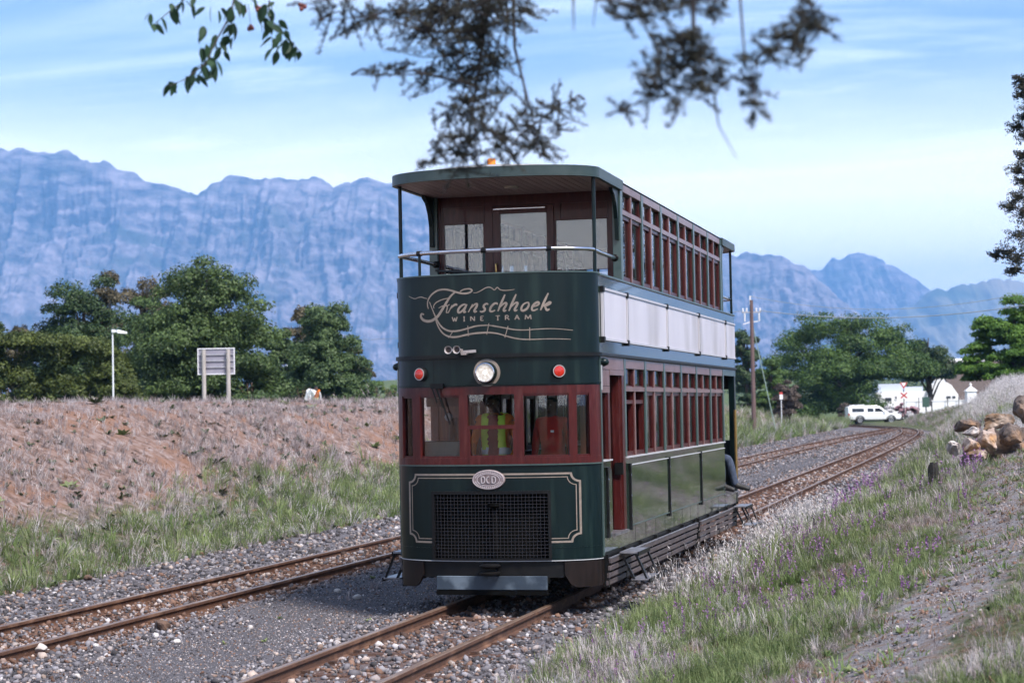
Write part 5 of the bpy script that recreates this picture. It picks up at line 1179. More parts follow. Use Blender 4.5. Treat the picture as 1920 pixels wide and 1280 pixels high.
# left bank: green foot, dry reddish slope
PL = [tuft(21, 'grass_green', 14, .30, .006, .07, .45), tuft(22, 'grass_lush', 14, .22, .006, .08, .6), tuft(23, 'grass_dry', 12, .30, .0045, .06, .6), tuft(24, 'grass_dry', 12, .20, .0048, .08, .9), tuft(25, 'grass_pale', 9, .30, .004, .06, .6), tuft(26, 'grass_brown', 14, .14, .005, .09, 1.1), weed(5, 'weed_dark', .15), weed(6, 'grass_green', .12)]
xs_, ys_ = [], []
for y0, y1, dn in ((-4, 14, 150), (14, 30, 95), (30, 55, 48), (55, 95, 18), (95, 168, 8)):
    a, b = spread(rng, -16.5, -6.8, y0, y1, dn); xs_.append(a); ys_.append(b)
gx = np.concatenate(xs_); gy = np.concatenate(ys_); toe = np.interp(gy, [-60, 0, 25, 80, 120, 155, 175], [-7.3, -7.3, -7.6, -8.0, -8.2, -8.2, -9.2]); s_ = toe - gx
patch = fbm(gx * .5, gy * .5, 4, 51); bare = fbm(gx * .28, gy * .5, 3, 53)
g_ = np.clip((3.1 - s_ + (patch - .5) * 3) / 2.2, 0, 1) * (s_ > -.25)
g_ = np.maximum(g_, .75 * sstep(40, 75, gy) * (rng.random(len(gx)) < .6))
dens = np.maximum(g_ * np.clip(s_ / .5 + .6, 0, 1), np.clip(.62 - 1.8 * np.clip(bare - .48, 0, 1), .10, 1) * (s_ > .3)) * np.clip(.55 + (patch - .4) * 2, .3, 1)
dens *= np.where((s_ > 6.8) & (gy < 50), .8, 1)
keep = rng.random(len(gx)) < dens; gx, gy, s_, g_, patch = (q[keep] for q in (gx, gy, s_, g_, patch)); n = len(gx); u = rng.random(n)
isg = rng.random(n) < g_ * .58; k = np.where(isg, np.select([u < .44, u < .72, u < .80], [0, 1, 7], 4), np.select([u < .34, u < .62, u < .80, u < .93], [2, 3, 4, 5], 6))
lay('bank_grass', gx, gy, PL, k, np.clip(np.hypot(gx - CAM[0], gy - CAM[1]) / 34, .9, 3.0) * rng.uniform(.6, 1.25, n) * np.where(isg, 1.0, .72) * np.clip(1.3 - s_ / 10, .62, 1), 'green and dry grass on the reddish bank left of the tracks', 16, tilt=.3)
cx_, cy_ = spread(rng, -13.5, -7.6, -2, 45, 16); kp = rng.random(len(cx_)) < .5; cx_, cy_ = cx_[kp], cy_[kp]; n = len(cx_)
scatter('bank_clods', np.stack([cx_, cy_, height(cx_, cy_)], -1), rng.uniform(0, 6.28, (n, 3)), np.clip(np.exp(rng.normal(math.log(.05), .4, n)), .02, .11), rng.integers(7, 12, n), protos, 'clods and stones lying on the reddish bank')
# a few weeds on the ballast
wx, wy = spread(rng, -7.2, 1.8, -7, 60, 1.0); kp = rng.random(len(wx)) < np.clip(.25 + .8 * (np.abs(wx + 2.6) < .8) * (wy > 8), 0, 1) * .5; wx, wy = wx[kp], wy[kp]
lay('ballast_weeds', wx, wy, [weed(9, 'grass_green', .07), tuft(31, 'grass_dry', 10, .12, .004, .05, .7)], rng.integers(0, 2, len(wx)), rng.uniform(.6, 1.3, len(wx)), 'sparse weeds growing through the ballast', 17)

# ------------------------------------------------------------------ trees, hedge, shrubs
def tree_at(name, label, u, v_top, D, rpx, leaf, bark, seed, v_base=None, **kw):
    p = spot(u, 760, D); z0 = gz(p.x, p.y); top = spot(u, v_top, D).z; h = top - z0; r = rpx * D / 3600
    return tree(name, label, (p.x, p.y, z0), h, r, r * kw.pop('deep', .85), leaf, bark, seed, **kw)
G1 = 'trees behind the dry bank'
tree_at('oak_tree', 'large spreading dark green tree behind the road sign', 388, 466, 110, 172, 'leaf_oak', 'bark', 101, n_clump=210, per=190, leaf_size=.32, base=.0, dome=True, group=G1, clump=.19, lobes=[(-.42, 0, .0, .62), (.42, 0, -.05, .6), (.05, .1, .42, .5), (-.62, -.1, -.55, .5), (.66, .1, -.55, .46), (0, -.3, -.6, .7), (.33, 0, .42, .34), (-.2, 0, .60, .32)])
tree_at('oak_tree', 'dark bluish green tree left of the large spreading tree', 158, 502, 126, 104, 'leaf_dark', 'bark', 102, dome=True, n_clump=120, per=220, leaf_size=.33, base=.0, group=G1, clump=.23, lobes=[(-.45, 0, -.6, .5), (.45, 0, -.6, .5), (-.45, 0, .1, .45), (.3, 0, .2, .5), (0, 0, -.4, .7), (-.2, 0, .5, .3), (.5, 0, .5, .3)])
tree_at('plane_tree', 'grey-green leafy tree right of the large spreading tree', 615, 562, 132, 90, 'leaf_grey', 'bark_grey', 103, dome=True, n_clump=110, per=220, leaf_size=.34, base=.0, group=G1, clump=.23, lobes=[(0, 0, .5, .4), (-.3, 0, 0, .55), (.35, 0, .0, .55), (0, 0, -.5, .6)])
tree_at('gum_tree', 'olive-brown tree top rising behind the large spreading tree', 268, 474, 165, 62, 'leaf_olive', 'bark_grey', 104, n_clump=50, per=150, leaf_size=.42, base=.05, group=G1)
tree_at('gum_tree', 'olive-brown tree peeping out left of the large spreading tree', 205, 498, 170, 45, 'leaf_olive', 'bark_grey', 105, n_clump=40, per=150, leaf_size=.42, base=.05, group=G1)
tree_at('gum_tree', 'olive-brown tree behind the grey-green tree', 572, 568, 165, 42, 'leaf_olive', 'bark_grey', 106, n_clump=40, per=150, leaf_size=.42, base=.2, group=G1)
tree_at('gum_tree', 'dark olive tree just left of the tram', 668, 648, 160, 38, 'leaf_olive', 'bark', 107, n_clump=45, per=160, leaf_size=.40, base=.05, group=G1)
tree_at('gum_tree', 'greyish brown tree above the hedge at the left edge', 38, 582, 150, 45, 'leaf_olive', 'bark_grey', 108, n_clump=45, per=150, leaf_size=.40, base=.1, group=G1)
tree_at('oak_tree', 'dark green tree cut off by the left edge of the picture', -30, 548, 125, 48, 'leaf_dark', 'bark', 109, dome=True, n_clump=50, per=200, leaf_size=.33, base=.1, group=G1)
tree_at('oak_tree', 'full green tree filling in behind the left side of the spreading tree', 285, 520, 142, 88, 'leaf_oak', 'bark', 150, dome=True, n_clump=90, per=170, leaf_size=.36, base=.0, group=G1, clump=.22)
tree_at('oak_tree', 'full green tree between the spreading tree and the grey-green tree', 518, 590, 140, 66, 'leaf_oak', 'bark', 151, dome=True, n_clump=80, per=170, leaf_size=.36, base=.0, group=G1, clump=.22)
tree_at('oak_tree', 'dark tree rising just behind the left end of the hedge', 88, 585, 138, 62, 'leaf_dark', 'bark', 152, dome=True, n_clump=70, per=160, leaf_size=.36, base=.0, group=G1, clump=.22)
tree_at('yellow_shrub', 'yellowish shrub behind the far street lamp', 562, 656, 145, 30, 'leaf_yellow', 'bark', 110, n_clump=40, per=130, leaf_size=.30, base=.02, cat='shrub', group='shrubs behind the dry bank')
tree_at('low_shrub', 'low grey-green shrub at the foot of the spreading tree', 490, 728, 100, 42, 'leaf_grey', 'bark', 111, n_clump=30, per=120, leaf_size=.22, base=.02, cat='shrub', group='shrubs behind the dry bank')
for k, (u, v, D, r, lab) in enumerate(((706, 706, 260, 26, 'fresh green bush beyond the bank just left of the tram'), (738, 712, 280, 24, 'fresh green bush beyond the bank half hidden by the tram'), (690, 735, 240, 18, 'small fresh green bush beyond the bank left of the others'))):
    tree_at('far_bush', lab, u, v, D, r, 'leaf_fresh', 'bark', 112 + k, n_clump=30, per=100, leaf_size=.5, base=.0, cat='bush', group='bushes beyond the bank')
# clipped hedge
hp = spot(90, 760, 104); hz0 = gz(hp.x, hp.y); rng = np.random.default_rng(120)
hedge = thing('hedge', 'thick yellowish green hedge at the left edge behind the bank', 'hedge', (hp.x, hp.y, hz0), rz=math.atan2(cr.y, cr.x))
cen, rad = [], []
for k in range(300):
    x = rng.uniform(-4.6, 4.6); topz = 5.0 - .10 * max(0, x + 1) ** 1.0 - 2.6 * max(0, (x - 2.9) / 1.6) ** 1.6; y = rng.uniform(-1.3, 1.3); z = rng.uniform(.3, max(.5, topz - .35)) if rng.random() < .5 else max(.4, topz - .4)
    cen.append((x, y, z)); rad.append(rng.uniform(.42, .75))
P, Nn = crown_points(rng, np.array(cen), np.array(rad), 260, .9, .2); P[:, 2] = np.maximum(P[:, 2], 0)
V, F_ = leaf_quads(P, Nn, .17, .6, rng, .1); link('foliage', np_mesh('foliage', V, F_), 'leaf_hedge', hedge)
hs = MB()
for k in range(14): x = -3 + 6 * k / 13; hs.tube([(x, 0, -.2), (x + .05, .05, .9), (x - .05, .15, 1.5)], [.06, .05, .02], 6)
hs.build('stems', 'bark', hedge)
tree_at('rounded_shrub', 'yellowish green shrub at the right end of the hedge', 238, 690, 98, 38, 'leaf_hedge', 'bark', 121, n_clump=40, per=170, leaf_size=.15, base=.0, cat='shrub', group='shrubs behind the dry bank')
# right-hand trees
G2 = 'trees by the level crossing'
tree_at('fig_tree', 'broad rounded dark green tree behind the white pickup', 1590, 566, 218, 184, 'leaf_fig', 'bark', 130, dome=True, lift=(.18, -.30), n_clump=230, per=190, leaf_size=.44, base=.0, group=G2, clump=.17, squash=.72, lobes=[(0, 0, .35, .62), (-.5, 0, -.1, .48), (.5, 0, -.05, .46), (-.2, -.3, -.3, .55), (.3, -.35, -.2, .5), (-.72, 0, -.5, .34), (.75, 0, -.3, .30), (-.45, -.2, -.75, .42), (.35, -.2, -.72, .40), (-.05, -.3, -.7, .45)])
tree_at('fig_tree', 'dark tree between the rounded tree and the thatched house', 1742, 606, 226, 58, 'leaf_dark', 'bark', 131, dome=True, lift=(-2, -.25), n_clump=60, per=180, leaf_size=.45, base=.05, group=G2)
tree_at('cypress_tree', 'dark narrow tree behind the wooden power pole', 1402, 606, 185, 34, 'leaf_dark', 'bark', 132, n_clump=50, per=170, leaf_size=.42, base=.02, group=G2)
tree_at('cypress_tree', 'dark leafy tree left of the broad rounded tree', 1448, 655, 175, 40, 'leaf_fig', 'bark', 133, dome=True, n_clump=50, per=170, leaf_size=.40, base=.02, group=G2)
tree_at('bright_tree', 'bright green layered tree at the right edge above the bank', 1905, 552, 118, 118, 'leaf_bright', 'bark', 134, dome=True, n_clump=150, per=190, leaf_size=.30, base=.06, group=G2, squash=.55, flat=True, clump=.19, top=.5)
tree_at('brown_shrub', 'brownish bare shrub right of the wooden power pole', 1478, 702, 150, 34, 'leaf_brownshrub', 'bark', 135, n_clump=40, per=140, leaf_size=.28, base=.0, cat='shrub', group='shrubs by the level crossing')
tree_at('red_shrub', 'dark reddish shrub behind the tail of the white pickup', 1590, 752, 203, 22, 'leaf_brownshrub', 'bark', 136, n_clump=24, per=100, leaf_size=.35, base=.0, cat='shrub', group='shrubs by the level crossing')
def flower_bush(u, v, D, r, petal, label, seed):
    t = tree_at('flower_bush', label, u, v, D, r, 'leaf_dark', 'bark', seed, n_clump=26, per=70, leaf_size=.3, base=0, cat='bush', group='flowering bushes in front of the white house')
    ch = [c_ for c_ in t.children if c_.name.startswith('crown')][0]; me = ch.data; rg = np.random.default_rng(seed); v_ = np.zeros(len(me.vertices) * 3); me.vertices.foreach_get('co', v_); c4 = v_.reshape(-1, 4, 3).mean(1); sel = c4[rg.random(len(c4)) < .22]
    d = unit(sel - c4.mean(0)); V, F_ = leaf_quads(sel + d * .12, unit(d + rg.normal(size=d.shape) * .6), .26, .8, rg); link('blossom', np_mesh('blossom', V, F_), petal, t)
for u, v, r, pt, lb in ((1668, 757, 12, 'petal_white', 'white flowering bush left of the give-way sign'), (1690, 753, 13, 'petal_pink', 'pink flowering bush behind the bonnet of the pickup'), (1712, 757, 13, 'petal_pink', 'pink flowering bush right of the give-way sign'), (1700, 768, 18, 'petal_white', 'low white flowering bush in front of the give-way sign')):
    flower_bush(u, v, 200, r, pt, lb, u)
# wooded hill far off
rng = np.random.default_rng(141); hp = spot(735, 745, 900)
U_, V_ = np.meshgrid(np.linspace(-260, 420, 90), np.linspace(-110, 160, 36)); HH = 19 * np.exp(-((U_ - 110) / 200) ** 2) * np.exp(-((V_ - 20) / 80) ** 2) * (1 + .25 * (fbm(U_ / 40, V_ / 40, 3, 6) - .5)) + 5 * np.exp(-((U_ + 60) / 90) ** 2) - 1.0
XX = hp.x + U_ * cr.x - V_ * cr.y; YY = hp.y + U_ * cr.y + V_ * cr.x; idx = np.arange(U_.size).reshape(U_.shape)
tag(link('hill', np_mesh('hill', np.stack([XX, YY, HH], -1).reshape(-1, 3), np.stack([idx[:-1, :-1], idx[:-1, 1:], idx[1:, 1:], idx[1:, :-1]], -1).reshape(-1, 4), True), 'ground_cover'), kind='structure')
q = rng.random((2600, 2)); fu = q[:, 0] * 680 - 260; fv = q[:, 1] * 200 - 100; fh = np.interp(fu, [-260, -60, 110, 420], [0, 4, 18, 3]) * np.exp(-((fv - 20) / 80) ** 2)
P0 = np.stack([hp.x + fu * cr.x - fv * cr.y, hp.y + fu * cr.y + fv * cr.x, fh + 1.0], -1); P, Nn = crown_points(rng, P0, rng.uniform(1.6, 2.9, len(P0)), 12, 1.3, .4); V, F_ = leaf_quads(P, Nn, 1.3, .7, rng); o = link('far_wood', np_mesh('far_wood', V, F_), 'leaf_dark'); tag(o, 'dark wood on the far hill left of the tram', kind='stuff')

# unseen trees added around the camera to darken reflections in windows and paint
for k, (x, y, h, r, lab) in enumerate(((-24, -48, 5.5, 5.0, 'unseen broad tree added behind the viewer for reflections, farthest left'), (-10, -56, 6.5, 6.0, 'unseen tall tree added behind the viewer for reflections, left of the path'), (4, -50, 6, 6.0, 'unseen tree added straight behind the viewer for reflections'), (19, -44, 6.5, 6.5, 'unseen tree added behind the viewer for reflections on the right'), (26, -22, 6, 5.0, 'unseen tree added right of the viewer for reflections beside the path'))):
    tree('reflection_tree', lab, (x, y, gz(x, y)), h, r, r, 'leaf_dark', 'bark', 160 + k, n_clump=60, per=60, leaf_size=.8, base=.0, dome=True, group='unseen trees added around the viewer for reflections')

rng = np.random.default_rng(171); px_, py_ = spread(rng, 3.2, 6.6, -12, 24, 330); kp = rng.random(len(px_)) < path_w(px_, py_) * np.clip(30 / (8 + np.maximum(0, py_ + 12)), .2, 1); px_, py_ = px_[kp], py_[kp]; n = len(px_)
scatter('path_grit', np.stack([px_, py_, height(px_, py_)], -1), rng.uniform(0, 6.28, (n, 3)), np.exp(rng.normal(math.log(.020), .5, n)), rng.integers(0, 12, n), protos, 'loose grit and small stones on the dirt path')
lx, ly = spread(rng, 2.6, 6.6, -12, 22, 60); kp = rng.random(len(lx)) < np.clip(path_w(lx, ly) * 1.5, .25, 1) * np.clip(1.6 * (fbm(lx * .8, ly * .8, 3, 66) - .33), 0, 1); lx, ly = lx[kp], ly[kp]; n = len(lx)
lay('path_litter', lx, ly, [tuft(61, 'grass_brown', 14, .07, .004, .10, 1.5), tuft(62, 'grass_dry', 10, .08, .004, .09, 1.4), weed(63, 'grass_green', .05), tuft(64, 'grass_lush', 14, .09, .0045, .08, .9)], rng.integers(0, 4, n), rng.uniform(.6, 1.4, n), 'trampled dry grass and weeds on the dirt path', 72)

gx_, gy_ = spread(rng, -3.6, -.9, -9, 14, 620); kp = rng.random(len(gx_)) < np.clip(zones(gx_, gy_)[4] + .15, 0, 1) * np.clip(1.1 - (gy_ + 9) / 30, .3, 1); gx_, gy_ = gx_[kp], gy_[kp]; n = len(gx_)
scatter('yard_grit', np.stack([gx_, gy_, height(gx_, gy_)], -1), rng.uniform(0, 6.28, (n, 3)), np.exp(rng.normal(math.log(.018), .45, n)), rng.integers(0, 9, n), protos, 'fine dark grit in the worn strip between the tracks')

bx_, by_ = spread(rng, -15.5, -8.6, -3, 70, 2.6); kp = rng.random(len(bx_)) < np.clip(2.2 * (fbm(bx_ * .35, by_ * .35, 3, 68) - .38), 0, 1); bx_, by_ = bx_[kp], by_[kp]; n = len(bx_)
lay('bank_stalks', bx_, by_, [seed_head(81, 'grass_brown', .5), seed_head(82, 'grass_dry', .6), weed(83, 'weed_dark', .22), weed(84, 'grass_green', .18)], rng.integers(0, 4, n), rng.uniform(.6, 1.5, n), 'dead stalks and weeds in patches on the reddish bank', 85)

# ------------------------------------------------------------------ stones, boulders and stump that stand out singly
def blob_mesh(name, seed, dims, rough=.22, facets=.5, sub=3, m=None):
    import bmesh
    bm = bmesh.new(); bmesh.ops.create_icosphere(bm, subdivisions=sub, radius=1.0); rg = np.random.default_rng(seed)
    V = np.array([v.co[:] for v in bm.verts]); pl = unit(rg.normal(size=(22, 3))); h_ = rg.uniform(.50, .92, 22)
    for p_, q_ in zip(pl, h_):            # chop flat faces
        d = V @ p_; over = d > q_; V[over] -= np.outer((d[over] - q_) * facets * 1.6, p_)
    V *= (1 + rough * (fbm(V[:, 0] * 2.3 + seed, V[:, 1] * 2.3 + V[:, 2] * 1.9, 4, seed) - .5) * 1.4)[:, None]
    V *= np.array(dims) * .5
    for v, c_ in zip(bm.verts, V): v.co = c_
    me = bpy.data.meshes.new(name); bm.to_mesh(me); bm.free()
    me.polygons.foreach_set('use_smooth', np.ones(len(me.polygons), bool)); me.set_sharp_from_angle(angle=R(14))
    if m: me.materials.append(MATS[m])
    return me
mat('rock_orange', (0.20, 0.118, 0.066), .95, (0.080, 0.060, 0.050), scale=6, bump=.7, bscale=12, col3=(0.42, 0.33, 0.27), scale3=2)
mat('rock_pale', (0.40, 0.32, 0.28), .95, (0.19, 0.13, 0.105), scale=6, bump=.7, bscale=12, col3=(0.36, 0.20, 0.09), scale3=2.5)
mat('rock_white', (0.55, 0.50, 0.47), .95, (0.26, 0.20, 0.18), scale=6, bump=.7, bscale=12)
mat('rock_brown', (0.15, 0.115, 0.10), .95, (0.065, 0.047, 0.042), scale=6, bump=.7, bscale=12, col3=(0.24, 0.14, 0.08), scale3=2)
mat('pebble', (0.46, 0.42, 0.40), .8, (0.36, 0.32, 0.30), scale=9)
mat('clod', (0.13, 0.075, 0.05), .95, (0.07, 0.045, 0.035), scale=9, bump=.6, bscale=20)
mat('charred', (0.010, 0.009, 0.009), .8, (0.022, 0.019, 0.018), scale=8, bump=.7, bscale=16)
mat('stump_grey', (0.15, 0.12, 0.125), .9, (0.09, 0.07, 0.075), scale=9, stretch=(3, 3, .6), bump=.5, bscale=18)
def on_ground(u, v, D): p = spot(u, v, D); return p.x, p.y
boulders = [  # u, v centre, width px, height px, depth m, material, label, yaw, tilt
    (1870, 792, 66, 30, .55, 'rock_orange', 'long orange-stained boulder lying along the top of the rock pile', .1, -.14),
    (1918, 768, 44, 58, .60, 'rock_brown', 'upright pale-topped boulder at the right end of the rock pile', .4, .25),
    (1900, 816, 50, 46, .55, 'rock_brown', 'round grey-brown boulder at the right foot of the rock pile', .9, .1),
    (1851, 824, 44, 42, .50, 'rock_pale', 'pale rounded boulder in the middle of the rock pile', .3, .0),
    (1826, 811, 40, 26, .45, 'rock_white', 'jagged whitish boulder on the left of the rock pile', .7, .2),
    (1820, 836, 34, 30, .42, 'rock_pale', 'tan boulder low on the left of the rock pile', 1.4, .1),
    (1787, 838, 30, 26, .40, 'rock_white', 'small pinkish white boulder left of the rock pile in grass', .2, .0),
    (1815, 798, 46, 32, .45, 'rock_brown', 'dark brown boulder at the back left of the rock pile', .0, .1),
    (1832, 855, 44, 22, .40, 'rock_orange', 'flat brown slab in front of the rock pile', .5, -.3)]
for k, (u, v, w, h, dp, m, lab, yaw, tl) in enumerate(boulders):
    D = 36 + (.5 if v < 800 else 0) - (v - 815) * .012; p = spot(u, v, D); s = D / 3600
    o = link('boulder', blob_mesh('boulder', 300 + k, (w * s * 1.12, dp, h * s * 1.2), .55, .62, 4, m), None, None, p, (0, tl, yaw * .3 + math.atan2(cr.y, cr.x)))
    tag(o, lab, 'boulder', 'boulders in the rock pile')
# ground mound under the pile so that it rests on the bank
mp_ = spot(1860, 852, 36.4); mz = gz(mp_.x, mp_.y)
for u, v, w, h, dp, lab in ((1868, 838, 90, 60, .9, 'large half-buried grey boulder under the rock pile'), (1905, 845, 80, 52, .9, 'half-buried grassy boulder under the right end of the rock pile'), (1825, 858, 60, 40, .8, 'half-buried boulder under the left end of the rock pile')):
    D = 36.6; p = spot(u, v, D); s = D / 3600; tag(link('boulder', blob_mesh('boulder', int(u), (w * s, dp, h * s * 1.5), .2, .5, 3, 'rock_brown'), None, None, p, (0, 0, .24)), lab, 'boulder', 'boulders in the rock pile')
for k, (u, v, r, m, lab) in enumerate(((76, 1224, 18, 'pebble', 'largest pale rounded stone on the ballast at the lower left'), (179, 1220, 8, 'pebble', 'small white stone right of the largest pale stone'), (144, 1268, 11, 'pebble', 'pale stone at the bottom edge below the largest one'), (331, 1205, 10, 'pebble', 'pale stone near the brown clod between the tracks'), (303, 1180, 21, 'clod', 'brown clod of earth between the two tracks'), (427, 1122, 9, 'pebble', 'pale stone just below the empty track'), (388, 1032, 11, 'pebble', 'pinkish stone at the edge of the green grass'), (633, 1108, 9, 'pebble', 'tan stone between the tracks left of the tram'), (669, 1121, 10, 'pebble', 'white stone nearest the left corner of the tram'), (469, 1177, 9, 'pebble', 'pinkish stone in the middle between the tracks'), (166, 1086, 11, 'clod', 'brown clod at the foot of the grassy bank'))):
    zg = -.16; d = (cf + cr * ((u - 960) / 3600) - cu * ((v - 640) / 3600)); t_ = (zg - CAM[2]) / d.z; p = Vector(CAM) + d * t_; w = 2 * r * t_ / 3600
    p.z = gz(p.x, p.y) + w * .22
    tag(link('stone' if m == 'pebble' else 'clod', blob_mesh('stone', 400 + k, (w, w * .8, w * .62), .16 if m == 'pebble' else .4, .3, 3, m), None, None, p, (0, 0, k * 1.3)), lab, 'stone' if m == 'pebble' else 'clod', 'single stones on the ballast')
p = spot(1754, 888, 33.5); p.z = gz(p.x, p.y); st = thing('tree_stump', 'charred black tree stump standing in the verge grass', 'stump', p)
m = MB(); rg = random.Random(3)
def ragged(mb, cx, cy, r, h0, h1, n=12):
    o = len(mb.v)
    for k in range(n): t = 2 * math.pi * k / n; rr = r * rg.uniform(.75, 1.2); mb.v.append((cx + rr * math.cos(t), cy + rr * math.sin(t), -.15))
    for k in range(n): t = 2 * math.pi * k / n; rr = r * rg.uniform(.65, 1.0); mb.v.append((cx + rr * math.cos(t), cy + rr * math.sin(t), rg.uniform(h0, h1)))
    mb.v.append((cx, cy, h0 * .8))
    for k in range(n): mb.f.append((o + k, o + (k + 1) % n, o + n + (k + 1) % n, o + n + k)); mb.f.append((o + n + k, o + n + (k + 1) % n, o + 2 * n))
ragged(m, -.04, .02, .105, .30, .52); m.build('charred_trunk', 'charred', st); m = MB(); ragged(m, .09, -.06, .085, .18, .30); m.build('grey_root', 'stump_grey', st); m = MB(); ragged(m, .17, .03, .03, .22, .32, 7); m.build('black_splinter', 'charred', st)

# ------------------------------------------------------------------ road sign, lamps, pole, wires, small signs
mat('galv', (0.42, 0.42, 0.45), .45, (0.34, 0.34, 0.37), scale=3, metal=.3)
mat('galv_light', (0.62, 0.63, 0.66), .5)
mat('sign_back', (0.26, 0.25, 0.30), .5, (0.21, 0.20, 0.25), scale=3)
mat('post_wood', (0.40, 0.37, 0.35), .9, (0.29, 0.27, 0.25), scale=5, stretch=(3, 3, .5), bump=.3, bscale=20)
mat('pole_wood', (0.150, 0.095, 0.090), .9, (0.10, 0.065, 0.062), scale=3, stretch=(3, 3, .3), bump=.3, bscale=20)
mat('white_paint', (0.80, 0.79, 0.80), .5, (0.72, 0.71, 0.72), scale=2)
mat('whitewash', (0.82, 0.81, 0.83), .85, (0.74, 0.73, 0.75), scale=.8, bump=.1, bscale=6)
mat('sign_red', (0.42, 0.05, 0.04), .5); mat('sign_board_green', (0.035, 0.075, 0.055), .5); mat('dark_post', (0.05, 0.05, 0.055), .6)
mat('wire', (0.30, 0.33, 0.35), .6); mat('guy_wire', (0.30, 0.40, 0.36), .6); mat('thatch', (0.115, 0.088, 0.080), .95, (0.065, 0.050, 0.046), scale=3, stretch=(4, 4, .6), bump=.6, bscale=14)
mat('window_dark', (0.03, 0.035, 0.045), .15, coat=.5); mat('roof_blue', (0.42, 0.46, 0.55), .6)
RZ = math.atan2(cr.y, cr.x)
D = 65; pa = spot(406, 763, D); zb = gz(pa.x, pa.y); s = D / 3600
sg = thing('road_sign', 'back of a grey road sign on two pale wooden posts', 'sign', (pa.x, pa.y, zb), RZ)
zt = spot(406, 654, D).z - zb; zbm = spot(406, 700, D).z - zb; w2 = 33 * s
MB().box(-w2, w2, .06, .075, zbm, zt).build('sign_plate', 'sign_back', sg)
fr = MB(); t = .035
fr.box(-w2 - t, w2 + t, .03, .09, zt, zt + t); fr.box(-w2 - t, w2 + t, .03, .09, zbm - t, zbm); fr.box(-w2 - t, -w2, .03, .09, zbm, zt); fr.box(w2, w2 + t, .03, .09, zbm, zt); fr.build('sign_frame', 'galv_light', sg)
for k in (.26, .52, .77): MB().box(-w2, w2, .02, .058, zbm + (zt - zbm) * k - .016, zbm + (zt - zbm) * k + .016).build('stiffener', 'galv', sg)
for x in (-w2 + .26 * 2 * w2 * .62, w2 - .26 * 2 * w2 * .62 * .9): smooth_by_angle(MB().tube([(x, -.05, -.3), (x, -.05, zt - .02)], .072, 10).build('post', 'post_wood', sg), 50)
def lamp(u, v_top, D, arm, label):
    p = spot(u, v_top, D); z0 = gz(p.x, p.y); h = p.z - z0; t = thing('street_lamp', label, 'street lamp', (p.x, p.y, z0), RZ, 'street lamps behind the bank'); r = .5 * 6 * D / 3600 * .55
    smooth_by_angle(MB().tube([(0, 0, -.2), (0, 0, h * .5), (0, 0, h)], [r * 1.15, r, r * .85], 10).build('pole', 'galv_light', t), 50)
    L = arm * D / 3600; hd = MB(); z = h
    hd.hexa([(-r, -.10, z - .10), (L * .35, -.09, z - .09), (L * .35, .09, z - .09), (-r, .10, z - .10), (-r, -.10, z + .06), (L * .35, -.09, z + .02), (L * .35, .09, z + .02), (-r, .10, z + .06)])
    hd.hexa([(L * .35, -.16, z - .13), (L, -.14, z - .16), (L, .14, z - .16), (L * .35, .16, z - .13), (L * .35, -.13, z + .05), (L, -.08, z - .06), (L, .08, z - .06), (L * .35, .13, z + .05)])
    hd.build('lamp_head', 'galv_light', t, bevel=.02)
lamp(211, 620, 90, 27, 'tall white street lamp in front of the hedge'); lamp(538, 677, 150, 19, 'shorter far street lamp beside the yellowish shrub')
# power pole with crossarm, insulators, guy; wires run right to a second pole out of view
D = 125; pp = spot(1413, 757, D); z0 = gz(pp.x, pp.y); h = spot(1413, 562, D).z - z0; po = thing('power_pole', 'brown wooden power pole beside the rear of the tram', 'power pole', (pp.x, pp.y, z0), RZ)
smooth_by_angle(MB().tube([(0, 0, -.5), (0, 0, h * .5), (0, 0, h)], [.155, .135, .115], 10).build('pole', 'pole_wood', po), 50)
s = D / 3600
ca = MB(); ca.box(-18 * s, 18 * s, -.06, .06, h - 24 * s, h - 22 * s); ca.build('crossarm', 'galv', po); ca = MB(); ca.bar((-16 * s, 0, h - 45 * s), (-2 * s, 0, h - 41 * s), .07, .07); ca.bar((2 * s, 0, h - 41 * s), (12 * s, 0, h - 40 * s), .07, .07); ca.build('lower_arm', 'galv_light', po)
MB().bar((-2 * s, 0, h - .3), (-2 * s, 0, h + 8 * s), .10, .10).build('top_spike', 'galv_light', po)
for x in (-16, -9, 9, 16): smooth_by_angle(MB().lathe([(.04, 0), (.07, .05), (.04, .12), (.07, .17), (.03, .24)], 10, (x * s, 0, h - 22 * s)).build('insulator', 'galv_light', po), 50)
for x in (-13, 14): MB().lathe([(.05, 0), (.06, .5), (.03, .55)], 8, (x * s, 0, h - 40 * s)).build('fuse', 'galv_light', po)
g = MB(); e = spot(1453, 752, D + 3); q = po.matrix_world
def cable(name, label, a, b, sag, r, m):
    pts = [Vector(a).lerp(Vector(b), k / 24) - Vector((0, 0, sag * 4 * (k / 24) * (1 - k / 24))) for k in range(25)]
    tag(smooth_by_angle(MB().tube(pts, r, 5).build(name, m), 60), label, 'cable')
top = Vector((pp.x, pp.y, z0 + h)); gb = spot(1455, 752, D + 2); gb.z = gz(gb.x, gb.y)
cable('guy_wire', 'greenish guy wire slanting down from the power pole', top - Vector((0, 0, 38 * s)), gb, .05, .032, 'guy_wire')
arm = Vector((cr.x, cr.y, 0)); far = spot(1990, 560, 108)
cable('overhead_wire', 'thick overhead wire from the crossarm across the rounded tree', top + arm * 16 * s - Vector((0, 0, 20 * s)), far, .75, .028, 'wire')
cable('overhead_wire', 'thin overhead wire from the top of the power pole', top + Vector((0, 0, 7 * s)), far + Vector((0, 0, .8)), 1.1, .016, 'wire')
